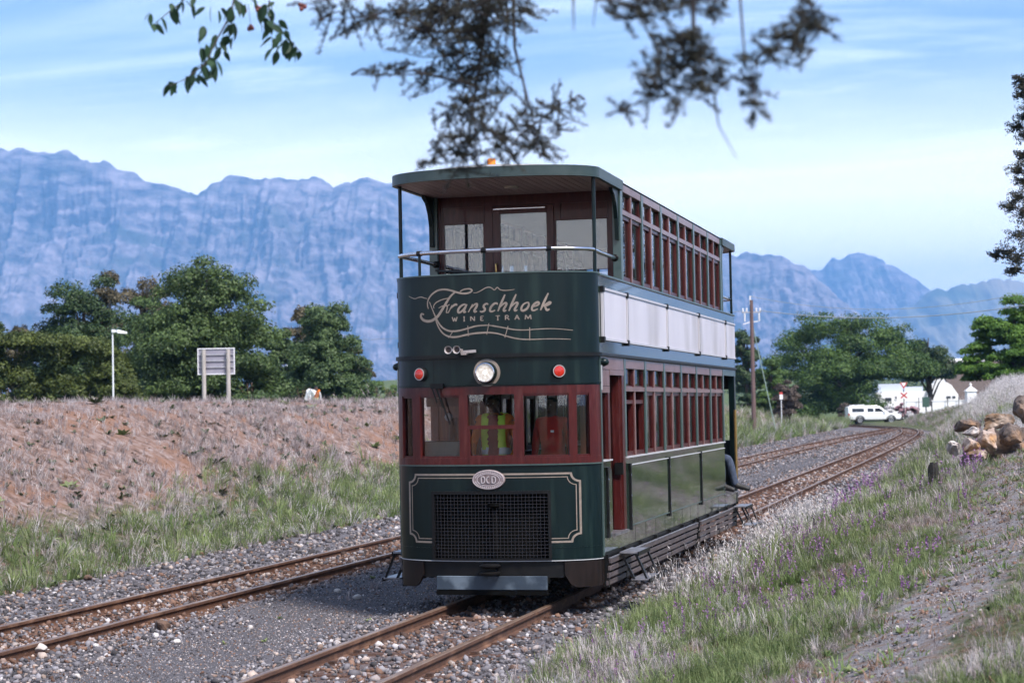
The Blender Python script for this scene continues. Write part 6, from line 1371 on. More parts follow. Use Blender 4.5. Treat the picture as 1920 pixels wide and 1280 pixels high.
cable('overhead_wire', 'overhead wire from the back of the crossarm behind the tram', top - arm * 16 * s - Vector((0, 0, 20 * s)), top - arm * 16 * s - Vector((0, 0, 17 * s)) - Vector((9, -6, 0)) * 5, .5, .016, 'wire')
# give-way sign with crossing board, marker sign, notice board
D = 184; p = spot(1696, 790, D); s = D / 3600; z0 = gz(p.x, p.y); gw = thing('give_way_sign', 'red and white triangular give-way sign over a crossing board', 'sign', (p.x, p.y, z0), RZ); zc_ = lambda v: spot(1696, v, D).z - z0
MB().tube([(0, .03, -.2), (0, .03, zc_(716))], .05, 8).build('post', 'dark_post', gw)
def tri(mb, r, y0, y1, cz): mb.prism([(-r, cz + r * .55), (0, cz - r * 1.1), (r, cz + r * .55)], lambda q: (q[0], y0, q[1]), lambda q: (q[0], y1, q[1])); return mb
tri(MB(), 7.5 * s, -.03, 0, zc_(721)).build('sign_triangle', 'sign_red', gw); tri(MB(), 4.4 * s, -.036, -.031, zc_(720)).build('sign_centre', 'white_paint', gw)
cb = MB().box(-6.5 * s, 6.5 * s, -.03, 0, zc_(747), zc_(735)).build('crossing_board', 'white_paint', gw)
for a in (1, -1): MB().bar((-6 * s, -.035, zc_(741) - a * 5 * s), (6 * s, -.035 - .004 * a, zc_(741) + a * 5 * s), .14, .012, (0, 1, 0)).build('red_cross_bar', 'sign_red', cb)
D = 140; p = spot(1465, 757, D); s = D / 3600; z0 = gz(p.x, p.y); mk = thing('marker_sign', 'small red and white marker sign on the bank near the guy wire', 'sign', (p.x, p.y, z0), RZ); zz = spot(1465, 742, D).z - z0
MB().tube([(0, .03, -.2), (0, .03, zz + .1)], .035, 6).build('post', 'galv_light', mk); MB().box(-3 * s, 3 * s, -.02, 0, zz - .25, zz + .1).build('plate', 'white_paint', mk); MB().box(-3 * s, 3 * s, -.02, 0, zz + .102, zz + .28).build('red_cap', 'sign_red', mk)
D = 192; p = spot(1741, 775, D); s = D / 3600; z0 = gz(p.x, p.y); nb = thing('notice_board', 'dark green notice board on posts in front of the white wall', 'sign', (p.x, p.y, z0), RZ); a, b = spot(1741, 763, D).z - z0, spot(1741, 744, D).z - z0
MB().box(-11 * s, 2 * s, 0, .08, a, b).build('board', 'sign_board_green', nb); MB().box(2.3 * s, 6 * s, .0, .06, a + .1, b).build('slat_panel', 'dark_post', nb)
for x in (-4, 7): MB().tube([(x * s, .10, -1), (x * s, .10, b if x < 0 else b - .4)], .07, 6).build('post', 'dark_post', nb)

# ------------------------------------------------------------------ white house, garden wall, gate pillar
D = 238; s = D / 3600; pc = spot(1740, 770, D); z0 = -.15; hs_ = thing('farm_house', 'white gabled farm house with dark thatched roof behind the trees', 'house', (pc.x, pc.y, z0), RZ)
Xp = lambda u: (u - 1740) * s
Zp = lambda v: spot(1740, v, D).z - z0
MB().box(Xp(1642), Xp(1792), 0, 6, -1, Zp(733)).build('wall', 'whitewash', hs_)
gbl = [(Xp(1738), Zp(733)), (Xp(1742), Zp(722)), (Xp(1750), Zp(718)), (Xp(1752), Zp(708)), (Xp(1760), Zp(703)), (Xp(1768), Zp(708)), (Xp(1772), Zp(716)), (Xp(1783), Zp(722)), (Xp(1795), Zp(740)), (Xp(1798), Zp(760)), (Xp(1798), -1), (Xp(1738), -1)]
gm_ = MB().prism(gbl[::-1], lambda q: (q[0], -.6, q[1]), lambda q: (q[0], -.2, q[1])); gm_.build('gable', 'whitewash', hs_)
th = MB(); th.hexa([(Xp(1780), .2, Zp(752)), (Xp(1812), .2, Zp(752)), (Xp(1830), 8, Zp(752)), (Xp(1795), 8, Zp(752)), (Xp(1786), 3, Zp(676)), (Xp(1788), 3, Zp(676)), (Xp(1790), 6, Zp(676)), (Xp(1788), 6, Zp(676))])
th.v = []; th.f = []
th.prism([(0, Zp(756)), (4.2, Zp(676)), (8.4, Zp(756))], lambda q: (Xp(1784), q[0], q[1]), lambda q: (Xp(1925), q[0], q[1])); rfh = th.build('roof', 'thatch', hs_)
MB().tube([(Xp(1784), 4.2, Zp(676)), (Xp(1925), 4.2, Zp(675))], .28, 8).build('ridge_cap', 'white_paint', rfh)
MB().box(Xp(1784) + .01, Xp(1925), .4, 8, -1, Zp(755)).build('side_wall', 'whitewash', hs_)
MB().box(Xp(1652), Xp(1700), 1.5, 5, Zp(733), Zp(718)).build('flat_wing', 'roof_blue', hs_); MB().box(Xp(1702), Xp(1738), 2, 5, Zp(733), Zp(724)).build('parapet', 'roof_blue', hs_)
for u0, u1, v0, v1 in ((1645, 1650, 752, 744), (1660, 1672, 751, 744), (1679, 1682, 746, 742), (1773, 1781, 748, 743), (1784, 1790, 748, 743)):
    wn_ = MB().box(Xp(u0), Xp(u1), -.05 if u0 < 1700 else -.66, .05 if u0 < 1700 else -.58, Zp(v0), Zp(v1)).build('window', 'window_dark', hs_); MB().box(Xp(u0) - .05, Xp(u1) + .05, -.12 if u0 < 1700 else -.72, -.06 if u0 < 1700 else -.665, Zp(v0) - .10, Zp(v0) - .02).build('sill', 'white_paint', wn_)
D = 205; s = D / 3600; pw_ = spot(1765, 770, D); gw_ = thing('garden_wall', 'long low white garden wall in front of the house', 'wall', (pw_.x, pw_.y, -.15), RZ); tag(gw_, kind='thing'); zt = spot(1765, 752, D).z + .15
MB().box((1700 - 1765) * s, (1812 - 1765) * s, 0, .3, -1, zt).build('wall_face', 'whitewash', gw_); MB().box((1700 - 1765) * s, (1812 - 1765) * s, -.05, .35, zt + .002, zt + .12).build('coping', 'white_paint', gw_)
for u in (1722, 1776, 1797): MB().tube([((u - 1765) * s, -.3, -.5), ((u - 1765) * s, -.3, zt + .45)], .05, 6).build('fence_post', 'dark_post', gw_)
gp_ = thing('gate_pillar', 'white gate pillar with a pointed finial at the right end of the wall', 'pillar', (spot(1821, 770, D).x, spot(1821, 770, D).y, -.15), RZ); a = spot(1821, 733, D).z + .15; b = spot(1821, 716, D).z + .15
MB().box(-.5, .5, -.5, .5, -1, a).build('shaft', 'whitewash', gp_); MB().hexa([(-.62, -.62, a + .002), (.62, -.62, a + .002), (.62, .62, a + .002), (-.62, .62, a + .002), (-.15, -.15, a + .45), (.15, -.15, a + .45), (.15, .15, a + .45), (-.15, .15, a + .45)]).build('cap', 'white_paint', gp_)
smooth_by_angle(MB().lathe([(.14, a + .44), (.08, a + .55), (.15, a + .72), (.05, b - .15), (.0, b)], 10).build('finial', 'white_paint', gp_), 50)

# ------------------------------------------------------------------ white pickup with canopy
mat('car_white', (0.80, 0.80, 0.80), .25, coat=.6); mat('car_glass', (0.02, 0.022, 0.026), .08, coat=.5); mat('tyre', (0.012, 0.012, 0.013), .8); mat('hub', (0.42, 0.42, 0.44), .35, metal=.6); mat('tail_red', (0.35, 0.02, 0.02), .3); mat('lamp_clear', (0.6, 0.6, 0.62), .15); mat('car_black', (0.02, 0.02, 0.021), .6)
pcar = spot(1637, 795, 190); car = thing('pickup_truck', 'white pickup with a canopy driving over the level crossing', 'pickup truck', (pcar.x, pcar.y, .0), RZ + .04)
car.location.z = -.09
def carloft(mb, secs):   # secs: list of (x, [ (halfwidth, z) ... from bottom to top ])
    n = len(secs[0][1]); o = len(mb.v)
    for x, pr in secs:
        for w, z in pr: mb.v.append((x, -w, z))
        for w, z in pr[::-1]: mb.v.append((x, w, z))
    m_ = 2 * n
    for i in range(len(secs) - 1):
        for k in range(m_): mb.f.append((o + i * m_ + k, o + i * m_ + (k + 1) % m_, o + (i + 1) * m_ + (k + 1) % m_, o + (i + 1) * m_ + k))
    mb.f.append(tuple(range(o, o + m_))[::-1]); mb.f.append(tuple(range(o + (len(secs) - 1) * m_, o + len(secs) * m_))); return mb
body = MB()
carloft(body, [(-2.62, [(.78, .55), (.84, .75), (.82, 1.02)]), (-2.55, [(.82, .46), (.90, .75), (.88, 1.08)]), (-1.2, [(.84, .42), (.92, .75), (.90, 1.08)]), (.9, [(.84, .42), (.92, .75), (.90, 1.06)]), (1.35, [(.84, .42), (.92, .75), (.86, 1.03)]), (2.1, [(.84, .42), (.90, .72), (.80, .97)]), (2.5, [(.80, .42), (.86, .68), (.74, .88)]), (2.66, [(.70, .48), (.74, .66), (.66, .80)])])
smooth_by_angle(body.build('body', 'car_white', car), 35)
cab = MB(); carloft(cab, [(-2.60, [(.86, 1.06), (.80, 1.4), (.66, 1.66)]), (-2.42, [(.88, 1.06), (.82, 1.5), (.70, 1.76)]), (-.75, [(.88, 1.06), (.82, 1.5), (.70, 1.79)]), (.35, [(.88, 1.06), (.82, 1.48), (.68, 1.76)]), (.62, [(.88, 1.05), (.80, 1.4), (.64, 1.66)]), (1.42, [(.82, 1.0), (.78, 1.03), (.70, 1.06)])])
smooth_by_angle(cab.build('cabin', 'car_white', car), 35)
for x0, x1, sl in ((-2.25, -1.05, 0), (-.72, -.10, 0), (.02, .95, .42)):
    for sy in (-1, 1):
        q = [(x0, 1.16), (x1, 1.16), (x1 - sl, 1.52), (x0, 1.55)]; w_ = MB(); w_.prism(q, lambda p: (p[0], sy * (.888 - (p[1] - 1.06) * .14), p[1]), lambda p: (p[0], sy * (.862 - (p[1] - 1.06) * .14), p[1])); w_.build('side_window', 'car_glass', car)
MB().hexa([(1.20, -.62, 1.12), (1.24, -.62, 1.10), (1.24, .62, 1.10), (1.20, .62, 1.12), (.66, -.56, 1.63), (.70, -.56, 1.63), (.70, .56, 1.63), (.66, .56, 1.63)]).build('windscreen', 'car_glass', car)
for x in (-1.48, 1.62):
    for sy in (-1, 1):
        wh = smooth_by_angle(MB().lathe([(.18, -.11), (.34, -.10), (.365, -.06), (.365, .06), (.34, .10), (.24, .11), (.22, .09)], 24, (x, sy * .80, .365), (0, sy, 0)).build('wheel', 'tyre', car), 40)
        smooth_by_angle(MB().lathe([(.235, .085), (.20, .10), (.08, .07), (.06, .11), (0, .11)], 18, (x, sy * .80, .365), (0, sy, 0)).build('hub', 'hub', wh), 30)
        ar = MB(); ar.tube([(x + .43 * math.cos(t), sy * .90, .38 + .43 * math.sin(t)) for t in (math.pi * k / 12 for k in range(13))], .05, 6); ar.build('wheel_arch', 'car_black', car)
for sy in (-1, 1): MB().box(-2.64, -2.50, min(sy * .70, sy * .91), max(sy * .70, sy * .91), .80, 1.04).build('tail_lamp', 'tail_red', car); MB().box(2.38, 2.56, min(sy * .58, sy * .84), max(sy * .58, sy * .84), .72, .86).build('head_lamp', 'lamp_clear', car); MB().box(.92, 1.08, min(sy * .90, sy * 1.06), max(sy * .90, sy * 1.06), 1.10, 1.26).build('mirror', 'car_white', car)
MB().box(-2.60, 2.55, -.80, .80, .34, .46).build('underbody', 'car_black', car)
for sy in (-.5, .5): MB().bar((-2.2, sy, 1.84), (-.9, sy, 1.86), .05, .06).build('roof_rail', 'galv_light', car)
for sx_ in (-2.0, -1.1): MB().box(sx_ - .03, sx_ + .03, -.6, .6, 1.772, 1.812).build('rack_bar', 'galv_light', car)

# ------------------------------------------------------------------ people
mat('skin_dark', (0.095, 0.050, 0.034), .5); mat('hair_black', (0.008, 0.007, 0.007), .8); mat('eye', (0.30, 0.28, 0.26), .4)
mat('cloth_orange', (0.62, 0.17, 0.020), .8, (0.52, 0.13, 0.015), scale=6); mat('vest_yellow', (0.52, 0.70, 0.06), .7, (0.44, 0.60, 0.05), scale=8); mat('vest_grey', (0.55, 0.56, 0.55), .4)
mat('cloth_maroon', (0.14, 0.012, 0.014), .85, (0.09, 0.008, 0.010), scale=8); mat('cloth_red', (0.50, 0.030, 0.018), .8, (0.36, 0.018, 0.012), scale=6, bump=.3, bscale=9); mat('cloth_red_dark', (0.36, 0.022, 0.014), .85, (0.24, 0.014, 0.010), scale=7); mat('cloth_dark', (0.012, 0.013, 0.018), .9, (0.02, 0.021, 0.027), scale=8); mat('denim', (0.022, 0.031, 0.055), .95, (0.060, 0.078, 0.120), scale=14, stretch=(1, 1, .5), bump=.8, bscale=18); mat('shoe', (0.014, 0.013, 0.013), .6); mat('cloth_khaki', (0.10, 0.10, 0.05), .9); mat('sack_white', (0.72, 0.72, 0.74), .7, (0.60, 0.60, 0.63), scale=5, bump=.5, bscale=6); mat('cloth_pale', (0.42, 0.42, 0.42), .8); mat('tag_white', (0.7, 0.7, 0.7), .6)
STAND = dict(pelvis=(0, 0, .94), spine=(0, .01, 1.12), chest=(0, .0, 1.32), neck=(0, 0, 1.48), head=(0, -.015, 1.60), crown=(0, .0, 1.70),
             shl=(-.17, 0, 1.42), ell=(-.23, .03, 1.14), wrl=(-.22, -.08, .90), hal=(-.22, -.11, .82), shr=(.17, 0, 1.42), elr=(.23, .03, 1.14), wrr=(.22, -.08, .90), har=(.22, -.11, .82),
             hil=(-.09, 0, .90), knl=(-.10, -.02, .50), anl=(-.10, .02, .09), tol=(-.11, -.14, .03), hir=(.09, 0, .90), knr=(.10, -.02, .50), anr=(.10, .02, .09), tor=(.11, -.14, .03))
RAD = dict(pelvis=(.15, .11), spine=(.145, .105), chest=(.165, .115), neck=(.055, .055), head=(.078, .092), crown=(.058, .066), shl=(.07, .065), ell=(.046, .046), wrl=(.032, .030), hal=(.036, .022), hil=(.092, .092), knl=(.070, .070), anl=(.052, .055), tol=(.046, .036))
EDGES = [('pelvis', 'spine', 'top'), ('spine', 'chest', 'top'), ('chest', 'neck', 'top'), ('neck', 'head', 'skin'), ('head', 'crown', 'skin')]
for s_ in 'lr': EDGES += [('chest', 'sh' + s_, 'top'), ('sh' + s_, 'el' + s_, 'sleeve'), ('el' + s_, 'wr' + s_, 'sleeve'), ('wr' + s_, 'ha' + s_, 'skin'), ('pelvis', 'hi' + s_, 'legs'), ('hi' + s_, 'kn' + s_, 'legs'), ('kn' + s_, 'an' + s_, 'legs'), ('an' + s_, 'to' + s_, 'feet')]
def person(label, loc, rz, pose, mats, scale=1.0, group=None, vest=None, hair='hair_black', cap=None, tag_badge=False, bulk=1.0):
    J = dict(STAND); J.update(pose); names = list(J); V = [Vector(J[k]) for k in names]; ix = {k: i for i, k in enumerate(names)}
    rad = [RAD.get(k) or RAD.get(k[:-1] + 'l') for k in names]; E_ = [(ix[a], ix[b]) for a, b, _ in EDGES]; lab = [c_ for *_, c_ in EDGES]
    if bulk != 1: rad = [(r_[0] * bulk, r_[1] * bulk) if k[:2] in ('hi', 'kn', 'an') else r_ for k, r_ in zip(names, rad)]
    for s_ in 'lr':         # five fingers on each hand
        w, h = Vector(J['wr' + s_]), Vector(J['ha' + s_]); d = (h - w).normalized(); side = d.cross(Vector((0, -1, .2))).normalized() * (1 if s_ == 'l' else -1); nrm = side.cross(d)
        for k, (off, L, spread) in enumerate(((-.026, .066, -.05), (-.009, .074, 0), (.009, .070, .03), (.026, .055, .08))):
            p0 = h + side * off + d * .012; p1 = p0 + (d + side * spread).normalized() * L * .55; p2 = p1 + (d + nrm * .6).normalized() * L * .5; b = len(V); V += [p0, p1, p2]; rad += [(.010, .010), (.009, .009), (.007, .007)]; E_ += [(ix['ha' + s_], b), (b, b + 1), (b + 1, b + 2)]; lab += ['skin'] * 3
        p0 = w.lerp(h, .45) - side * .030; p1 = p0 + (d * .7 - side * .7).normalized() * .035; p2 = p1 + d * .028; b = len(V); V += [p0, p1, p2]; rad += [(.012, .012), (.011, .011), (.009, .009)]; E_ += [(ix['wr' + s_], b), (b, b + 1), (b + 1, b + 2)]; lab += ['skin'] * 3
    me = bpy.data.meshes.new('skeleton'); me.from_pydata([v[:] for v in V], E_, []); tmp = bpy.data.objects.new('skeleton', me); C.objects.link(tmp)
    tmp.modifiers.new('skin', 'SKIN'); tmp.modifiers.new('sub', 'SUBSURF').levels = 3 if vest else 2
    for i, sv in enumerate(me.skin_vertices[0].data): sv.radius = rad[i]; sv.use_root = (i == 0)
    dg = bpy.context.evaluated_depsgraph_get(); dg.update(); bm_ = bpy.data.meshes.new_from_object(tmp.evaluated_get(dg)); bpy.data.objects.remove(tmp)
    keys = ['skin', 'top', 'sleeve', 'legs', 'feet']; bm_.materials.clear()
    for k in keys: bm_.materials.append(MATS[mats[k]])
    bm_.materials.append(MATS['eye'])
    n = len(bm_.polygons); cen = np.zeros(n * 3); bm_.polygons.foreach_get('center', cen); cen = cen.reshape(-1, 3); best = np.full(n, 1e9); mi = np.zeros(n, np.int32); seg = np.zeros(n, np.int32)
    for k, ((a, b), l) in enumerate(zip(E_, lab)):
        A, B = np.array(V[a]), np.array(V[b]); ab = B - A; t = np.clip(((cen - A) @ ab) / (ab @ ab + 1e-9), 0, 1); d = np.linalg.norm(cen - A - t[:, None] * ab, axis=1) / (np.mean(rad[a]) * (1 - t) + np.mean(rad[b]) * t); up = d < best; best[up] = d[up]; mi[up] = keys.index(l); seg[up] = k
    bm_.polygons.foreach_set('material_index', mi); bm_.polygons.foreach_set('use_smooth', np.ones(n, bool)); bm_.update()
    root = thing('person', label, 'person', loc, rz, group); root.scale = (scale,) * 3
    # face: nose, ears and eyes joined to the body mesh
    H = Vector(J['head']); nk = Vector(J['neck']); up_ = (Vector(J['crown']) - nk).normalized(); fw = Vector((0, -1, 0)); fw = (fw - up_ * fw.dot(up_)).normalized(); sd = fw.cross(up_).normalized()
    import bmesh
    b2 = bmesh.new(); b2.from_mesh(bm_)
    def ball(c_, r, dims, mid):
        q = bmesh.ops.create_icosphere(b2, subdivisions=2, radius=r); M_ = Matrix((sd, fw, up_)).transposed()
        for v in q['verts']: v.co = c_ + M_ @ Vector((v.co.x * dims[0], v.co.y * dims[1], v.co.z * dims[2]))
        for f_ in {f_ for v in q['verts'] for f_ in v.link_faces}: f_.material_index = mid; f_.smooth = True
    ball(H + fw * .088 - up_ * .012, .016, (.9, 1.3, 1.5), 0); ball(H + fw * .070 - up_ * .055, .030, (1.0, .8, .7), 0)
    for s_ in (-1, 1): ball(H + sd * s_ * .080 - up_ * .005, .02, (.5, .9, 1.4), 0); ball(H + sd * s_ * .030 + fw * .078 + up_ * .018, .008, (1.2, .8, .8), 5)
    b2.to_mesh(bm_); b2.free()
    link('body', bm_, None, root)
    # hair cap: part of the head skin, lifted
    Vb = np.zeros(len(bm_.vertices) * 3); bm_.vertices.foreach_get('co', Vb); Vb = Vb.reshape(-1, 3)
    def shell(name, sel, off, m, snap=None):
        polys = [p_ for p_ in bm_.polygons if sel(p_)]
        if not polys: return
        vid = {}; vv = []; ff = []
        for p_ in polys:
            f_ = []
            for i in p_.vertices:
                if i not in vid:
                    vid[i] = len(vv); vt = bm_.vertices[i]; q_ = vt.co + vt.normal * off
                    vv.append(snap(q_) if snap else q_)
                f_.append(vid[i])
            ff.append(f_)
        hm2 = bpy.data.meshes.new(name); hm2.from_pydata([v[:] for v in vv], [], ff); hm2.update(); hm2.polygons.foreach_set('use_smooth', np.ones(len(ff), bool)); o = link(name, hm2, m, root); so = o.modifiers.new('thick', 'SOLIDIFY'); so.thickness = .006; so.offset = 1; return o
    if hair:
        lift = lambda p_: (p_.center - H).dot(up_) > .035 + .05 * max(0, (p_.center - H).dot(fw)) / .09 and (p_.center - H).length < .2 and p_.material_index == 0
        shell('hair' if not cap else 'cap', lift, .010, cap or hair)
    if vest:
        fr_ = vest.get('open', .05); zmin = vest.get('zmin', .92)
        clamp_ = lambda a_, b_: (lambda q: Vector((math.copysign(min(max(abs(q.x), a_), b_), q.x), q.y, max(q.z, zmin))) if q.y < 0 else q)
        nseg = [k for k, (a, b, c_) in enumerate(EDGES) if c_ == 'top']
        mi2 = {i: (seg[i] in nseg) for i in range(n)}
        shell('safety_vest', lambda p_: p_.index < n and mi2[p_.index] and p_.center.z > zmin and not (p_.center.y < 0 and abs(p_.center.x) < fr_), .014, vest['mat'], clamp_(fr_, 9))
        shell('vest_stripe', lambda p_: p_.index < n and mi2[p_.index] and p_.center.y < .05 and fr_ < abs(p_.center.x) < fr_ + .085 and p_.center.z > zmin, .019, vest['stripe'], clamp_(fr_, fr_ + .085))
        shell('vest_band', lambda p_: p_.index < n and mi2[p_.index] and zmin + .02 < p_.center.z < zmin + .09 and not (p_.center.y < 0 and abs(p_.center.x) < fr_), .022, vest['band'])
    if tag_badge: MB().box(.05, .09, -.142, -.136, 1.30, 1.325).build('name_tag', 'tag_white', root)
    return root
# driver, at the controls
person('driver in orange overalls and yellow safety vest behind the centre window', (-.02, -.10, .64), 0.0, dict(wrl=(-.20, -.24, 1.02), hal=(-.19, -.30, 1.00), ell=(-.27, .02, 1.16), wrr=(.24, -.20, 1.0), har=(.23, -.27, .99), elr=(.28, .02, 1.16), head=(-.02, -.03, 1.60)), dict(skin='skin_dark', top='cloth_maroon', sleeve='cloth_orange', legs='cloth_orange', feet='shoe'), .965, vest=dict(mat='cloth_orange', stripe='vest_yellow', band='vest_grey', open=.055, zmin=1.02))
person('person in a red jacket standing behind the right front window', (.60, .02, .64), -.25, dict(elr=(.23, .0, 1.12), wrr=(.24, -.05, .90), ell=(-.23, .0, 1.12), wrl=(-.22, -.05, .90)), dict(skin='skin_dark', top='cloth_red', sleeve='cloth_red_dark', legs='cloth_dark', feet='shoe'), .95, tag_badge=True)
SIT = dict(pelvis=(0, .02, .52), spine=(0, .04, .70), chest=(0, .02, .90), neck=(0, 0, 1.06), head=(0, -.02, 1.18), crown=(0, 0, 1.28), shl=(-.17, 0, 1.0), shr=(.17, 0, 1.0), ell=(-.23, -.02, .74), elr=(.23, -.02, .74), wrl=(-.15, -.24, .66), wrr=(.15, -.24, .66), hal=(-.12, -.31, .66), har=(.12, -.31, .66), hil=(-.09, 0, .50), hir=(.09, 0, .50), knl=(-.11, -.42, .50), knr=(.11, -.42, .50), anl=(-.11, -.44, .09), anr=(.11, -.44, .09), tol=(-.11, -.60, .03), tor=(.11, -.60, .03))
person('dark-clothed passenger seated by the first open side window', (.72, 2.12, .72), 0.1, SIT, dict(skin='skin_dark', top='cloth_dark', sleeve='cloth_dark', legs='cloth_dark', feet='shoe'), 1.0)
person('dark-clothed passenger seated on the far side of the tram', (-.66, 2.12, .72), 0.0, SIT, dict(skin='skin_dark', top='cloth_dark', sleeve='cloth_dark', legs='cloth_dark', feet='shoe'), 1.0)
# conductor on the rear platform step, legs hanging out
person('person in blue jeans sitting in the rear doorway of the tram', (.64, 10.25, .725), R(84), dict(SIT, knl=(-.16, -.40, .52), knr=(.10, -.46, .56), anl=(-.20, -.42, .11), anr=(.12, -.56, .11), tol=(-.21, -.64, .045), tor=(.13, -.80, .045)), dict(skin='skin_dark', top='cloth_dark', sleeve='cloth_dark', legs='denim', feet='shoe'), 1.0, bulk=1.12)
# worker beyond the crest with a white sack
D = 88; p = spot(590, 757, D); zf = gz(p.x, p.y); top_ = spot(590, 723, D).z
person('worker in an orange vest bent under a white sack on the bank', (p.x, p.y, top_ - 1.62), RZ + R(20), dict(spine=(0, -.05, 1.10), chest=(0, -.16, 1.27), neck=(0, -.25, 1.40), head=(0, -.30, 1.50), crown=(0, -.31, 1.60), shl=(-.17, -.16, 1.36), shr=(.17, -.18, 1.36), ell=(-.26, -.05, 1.25), wrl=(-.22, .02, 1.42), hal=(-.20, .04, 1.47), elr=(.24, -.2, 1.10), wrr=(.2, -.32, .95), har=(.2, -.36, .9), knl=(-.12, -.12, .50), knr=(.12, .02, .50), anl=(-.12, -.10, .09), anr=(.12, .22, .10)), dict(skin='skin_dark', top='cloth_khaki', sleeve='cloth_pale', legs='cloth_dark', feet='shoe'), 1.0, vest=dict(mat='cloth_orange', stripe='cloth_orange', band='vest_yellow', open=.0, zmin=.98))
sk = blob_mesh('sack', 77, (.66, .5, .98), .8, .5, 4, 'sack_white')
for v in sk.vertices:
    f_ = max(0, min(1, (v.co.z + .475) / .95)); w_ = .35 + .75 * f_ ** .8; v.co.x *= w_; v.co.y *= w_
q = spot(581, 742, D - .35); o = link('sack', sk, None, None, q, (0, .38, RZ)); tag(o, 'white sack carried on the back of the bent worker', 'sack')

# ------------------------------------------------------------------ branches hanging in from trees beside the camera
Z6 = lambda x, y: (260 + x / 2.286, y / 2.286)
rg = random.Random(8); nrg = np.random.default_rng(8)
lb = thing('leafy_branch', 'leafy twigs with small red berries hanging at the upper left', 'branch', spot(440, -160, 8.6))
org = lb.location.copy()
def tw(mb, pts, D0, D1, r0, r1):
    n = len(pts); P = [spot(*pts[k], D0 + (D1 - D0) * k / (n - 1)) - org for k in range(n)]; mb.tube(P, [r0 + (r1 - r0) * k / (n - 1) for k in range(n)], 6)
t = MB(); tw(t, [(470, -200), Z6(420, -60), Z6(400, 40), Z6(380, 90), Z6(330, 180), Z6(290, 270), Z6(200, 340), Z6(130, 370)], 8.7, 8.3, .006, .0016); tw(t, [(400, -200), Z6(240, -60), Z6(180, 15), Z6(120, 60), Z6(60, 110)], 8.9, 8.7, .005, .0014); tw(t, [(500, -200), Z6(560, -60), Z6(560, 80), Z6(620, 140), Z6(690, 220)], 8.6, 8.5, .005, .0014); tw(t, [(505, -150), Z6(690, -40), Z6(705, 25)], 8.6, 8.6, .003, .001)
for q in (((Z6(400, 40)), Z6(450, 35)), (Z6(560, 40), Z6(510, 45)), (Z6(470, 20), Z6(480, 115))): tw(t, list(q), 8.6, 8.6, .0014, .001)
smooth_by_angle(t.build('twig', 'twig', lb), 60)
lm = MB(); L_ = 1.0   # one bent leaf, unit length along +x
for k in range(7):
    f_ = k / 6; w_ = .24 * math.sin(math.pi * f_ ** .8) ** .9 if 0 < k < 6 else 0; z_ = -.18 * f_ * f_
    lm.v.extend([(f_, -w_, z_ + .10 * w_), (f_, 0, z_ - .03), (f_, w_, z_ + .10 * w_)])
for k in range(6): lm.f.extend([(k * 3, k * 3 + 3, k * 3 + 4, k * 3 + 1), (k * 3 + 1, k * 3 + 4, k * 3 + 5, k * 3 + 2)])
leaf_me = lm.mesh('leaf', True); leaf_me.materials.append(MATS['leaf_near'])
leafp = [(75, 105), (60, 70), (100, 80), (130, 50), (150, 40), (180, 20), (205, 12), (230, 5), (300, 35), (285, 130), (270, 140), (340, 155), (385, 155), (375, 150), (395, 110), (400, 105), (285, 205), (275, 215), (330, 200), (350, 210), (345, 195), (300, 265), (290, 258), (340, 265), (325, 305), (330, 290), (255, 290), (270, 280), (240, 335), (232, 320), (200, 345), (205, 330), (150, 355), (130, 362), (390, 50), (370, 60), (395, 70), (450, 20), (410, 10), (540, 90), (525, 80), (565, 110), (590, 95), (575, 120), (620, 130), (610, 150), (570, 170), (640, 170), (625, 160), (655, 215), (660, 195), (620, 200), (690, 215), (680, 200), (580, 215), (550, 30), (580, 15), (570, 40), (530, 55), (350, 45), (480, 10)]
for (x, y) in leafp:
    for rep in range(2):
        pt = spot(*Z6(x + rg.uniform(-9, 9) * (1 + rep), y + rg.uniform(-9, 9) * (1 + rep) - 8), 8.5 + rg.uniform(-.18, .18)) - org; sc = rg.uniform(.050, .080)
        o = link('leaf', leaf_me, None, lb, pt, (rg.uniform(-1.2, 1.2), rg.uniform(.5, 1.35), rg.uniform(0, 6.28)), sc)
mat('berry', (0.16, 0.035, 0.030), .5); be = MB().lathe([(0, -.011), (.008, -.008), (.011, 0), (.008, .008), (0, .011)], 8).mesh('berry', True); be.materials.append(MATS['berry'])
for (x, y) in ((450, 40), (455, 48), (446, 50), (510, 45), (520, 38), (516, 55), (505, 30), (480, 115), (474, 125), (486, 122), (705, 25), (698, 40), (712, 30), (692, 22)): link('berry', be, None, lb, spot(*Z6(x, y), 8.55) - org)
